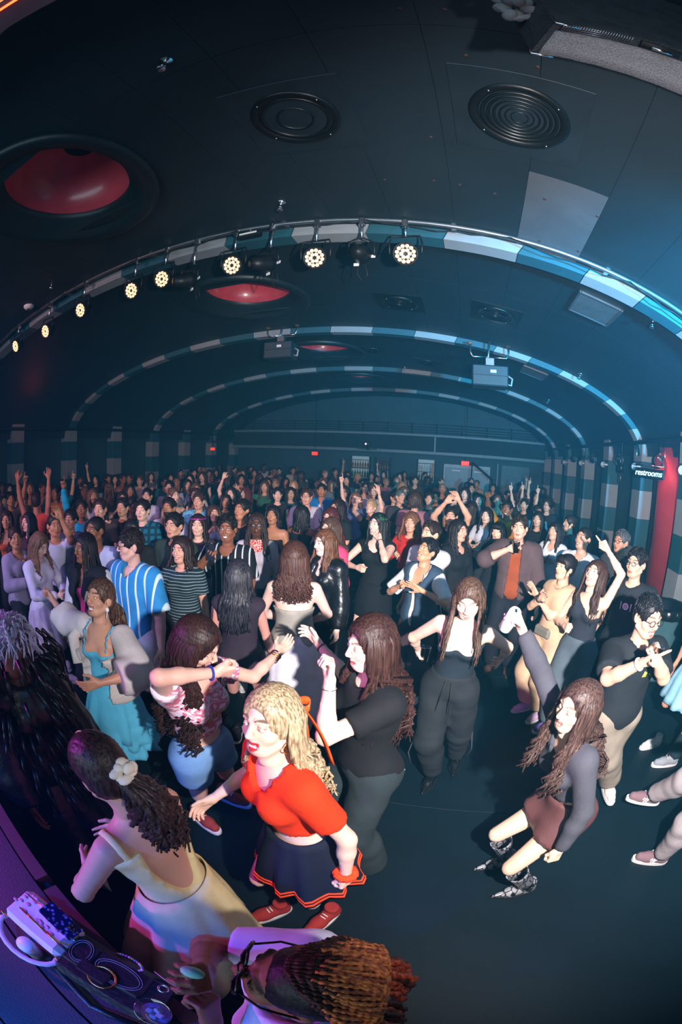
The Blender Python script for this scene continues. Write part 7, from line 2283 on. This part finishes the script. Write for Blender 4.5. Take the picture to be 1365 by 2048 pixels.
MB().box((.03, .03, .072), (.17, .11, .02), bevel=.012).build('front_pocket', lth, t)
MB().box((-.10, .02, .072), (.09, .12, .02), bevel=.012).build('front_pocket', lth, t)
seam = paint('pale_stitching', srgb('8a8a9a'), .6)
for cx, w, hgt in ((.03, .075, .045), (-.10, .036, .05)):
    for off in (0, .008):
        MB().tube([(cx + (w-off)*math.cos(a), .025 + (hgt-off)*math.sin(a), .0835) for a in [6.283*k/24 for k in range(24)]], .0012, 4, closed=True).build('stitching', seam, t)
MB().tube([(.0 + .042*math.cos(a), -.02 + .042*math.sin(a), .088) for a in [6.283*k/20 for k in range(20)]], .004, 6, closed=True).build('buckle', GOLD, t)
MB().box((-.03, -.02, .088), (.10, .05, .008), bevel=.003).build('tab', lth, t)
MB().tube([(-.16, .05, .03), (-.20, .0, .02), (-.18, -.09, .02), (0, -.15, .02), (.14, -.12, .03)], .012, 8, flat=.5).build('strap', lth, t)
for x in (-.15, .15): MB().tube([(x + .014*math.cos(a), .06 + .014*math.sin(a), .07) for a in [6.283*k/12 for k in range(12)]], .004, 5, closed=True).build('ring', chrome, t)
MB().sheet([[(.10+.10*u, .105-.02*u+.004*math.sin(u*9), z) for u in (0, .5, 1)] for z in (.05, .068)], .003).build('paper', cloth('d8b8a0', 'paper_edge', .8), t)
tag(t, 'black leather bag with round buckle and pale stitching on the stage', 'bag')
t = empty('beaded_strap', deck(262, 1930, SZ+.03), ang_b)
bead = [paint('bead_%d' % k, srgb(c), .2) for k, c in enumerate(('e8d8e8', 'c86a9a', '6a8ad8', 'd8c070'))]
for k in range(30):
    a = math.pi*2*k/30; MB().ball((.055*math.cos(a), .022*math.sin(a), .012 + .018*(1+math.cos(a))), .005, 5).build('bead', bead[k % 4], t)
tag(t, 'looped beaded strap in pink and white on the black bag edge', 'beaded strap')
cup_mat = paint('clear_cup', (.95, .97, 1), .06, trans=1.0, vary=0)
ice_mat = paint('ice', (.85, .9, 1), .15, trans=.6, vary=.1)
def cup(name, p, lab, fill, M=None, cat='cup', h=.115, r0=.032, r1=.043, ice=True):
    t = empty(name, p)
    if M is not None: t.matrix_world = Matrix.Translation(p) @ M.to_4x4()
    MB().lathe([(.0, -h/2), (r0, -h/2), (r1, h/2), (r1+.002, h/2), (r1+.002, h/2-.004), (r1-.002, h/2-.004), (r0-.001, -h/2+.003), (.0, -h/2+.003)], n=24).build('cup', cup_mat, t)
    lv = h*.22
    MB().lathe([(.0, -h/2+.004), (r0-.002, -h/2+.004), (r0+(r1-r0)*.7-.002, lv), (.0, lv)], n=24).build('drink', fill, t)
    if ice:
        for k in range(4): MB().box((.014*math.cos(1.6*k), .014*math.sin(1.6*k), lv+.004), (.02, .02, .02), Matrix.Rotation(k*.8, 3, 'X') @ Matrix.Rotation(k, 3, 'Z'), bevel=.003).build('ice_cube', ice_mat, t)
    tag(t, lab, cat, 'plastic cups')
    return t
pale_drink = paint('pale_drink', srgb('d8dce0'), .1, trans=.5); beer = paint('beer', srgb('b0602a'), .1, trans=.4); cola = paint('cola', srgb('3a1a12'), .1)
cup('cup', deck(318, 2030, SZ+.059), 'clear plastic cup of ice on the stage in violet light', paint('violet_drink', srgb('c8a8d8'), .1, trans=.4), h=.115, r0=.036, r1=.048)
def grip_M(root, k, sd, upright=.75):
    c, ax, pn = k.grip[sd]
    rz = Matrix.Rotation(root.rotation_euler[2], 3, 'Z')
    a = rz @ ax
    if a.z < 0: a = -a
    a = (a*(1-upright) + V3(0, 0, 1)*upright).normalized()
    q = V3(0, 0, 1).rotation_difference(a)
    return world_pt(root, c), q.to_matrix()
p, M = grip_M(r_cargo, k_cargo, 1); cup('cup', p, 'clear cup of pale iced drink in the hand of the woman in cargo trousers', pale_drink, M)
p, M = grip_M(r_brown, k_brown, 1); cup('cup', p, 'clear cup of dark drink at the mouth of the man in corduroy', cola, M)
p, M = grip_M(r_edge, k_edge, -1); cup('cup', p, 'clear cup of amber beer held by the striding person', beer, M, ice=False)
p, M = grip_M(r_khaki, k_khaki, -1); cup('cup', p, 'small clear cup held by the shouting man', cola, M, h=.09, r0=.026, r1=.034)
p, M = grip_M(r_snake, k_snake, 1, .5)
t = empty('drink_can'); t.matrix_world = Matrix.Translation(p) @ M.to_4x4()
MB().lathe([(.0, -.068), (.024, -.068), (.032, -.060), (.032, .055), (.026, .068), (.024, .068), (.023, .065), (.0, .065)], n=24).build('can', white_plastic, t)
for k in range(5): MB().box((.0325*math.cos(1.2*k), .0325*math.sin(1.2*k), -.02+.012*k), (.018, .018, .012), Matrix.Rotation(1.2*k, 3, 'Z'), bevel=.003).build('print', paint('pink_can_print', srgb('d88aa0'), .4), t)
MB().box((0, 0, .067), (.012, .022, .002)).build('pull_tab', chrome, t)
tag(t, 'white drink can with pink print held high by the laughing woman', 'can')
p, M = grip_M(r_bot, k_bot, 1)
t = empty('beer_bottle'); t.matrix_world = Matrix.Translation(p) @ M.to_4x4()
MB().lathe([(.0, -.10), (.030, -.10), (.031, .02), (.013, .075), (.012, .12), (.0, .12)], n=18).build('glass', paint('brown_glass', srgb('2a160c'), .12), t); MB().lathe([(.0315, -.07), (.0318, .0), (.031, .0)], n=18).build('paper_label', paint('amber_label', srgb('a86a3a'), .5), t)
tag(t, 'brown beer bottle held by the woman in the striped tee', 'bottle')
def phone_in(root, k, sd, lab, up=True):
    p, M = grip_M(root, k, sd, 1.0); t = empty('phone'); h_ = root.rotation_euler[2]
    t.matrix_world = Matrix.Translation(p) @ Matrix.Rotation(h_, 4, 'Z') @ Matrix.Rotation(math.radians(-8 if up else -62), 4, 'X')
    MB().box((0, .012, .02), (.074, .009, .15), bevel=.004).build('case', paint('dark_phone_case', srgb('20222e'), .3), t)
    MB().box((0, .006, .02), (.068, .002, .142)).build('screen', paint('phone_screen', srgb('3a4460'), .1, emit=.25), t)
    MB().box((.02, .018, .075), (.026, .005, .026), bevel=.002).build('camera_bump', GLASS_FRAME, t)
    tag(t, lab, 'phone', 'phones held in the crowd')
phone_in(r_ph, k_ph, 1, 'phone held up by the man in the striped shirt')
phone_in(r_cam, k_cam, 1, 'dark phone held before the face of the filming man')
phone_in(r_txt, k_txt, 1, 'phone in the hands of the woman in lilac', False)
# litter bin by the striped wall
t = empty('litter_bin', tuple(at_z(1337, 1212, .90)[:2]) + (0,))
MB().lathe([(.0, 0), (.22, 0), (.235, .04), (.27, .86), (.285, .87), (.285, .90), (.26, .90)], n=28).build('drum', paint('teal_bin', srgb('4a7078'), .5), t)
g = MB().lathe([(.29, .80), (.295, .90), (.27, .93), (.22, .91), (.20, .70), (.0, .55)], n=36, ripple=lambda r, z, th, q: r*(1 + .03*math.sin(9*th) + .02*math.sin(17*th+q*5)))
g.build('bin_liner', paint('black_plastic', srgb('0c0e10'), .2), t)
MB().lathe([(.255, .60), (.262, .72)], n=28).build('paper_label', paint('bin_label', srgb('a8b4b8'), .6), t)
tag(t, 'grey-green litter bin with black liner by the striped wall', 'litter bin')
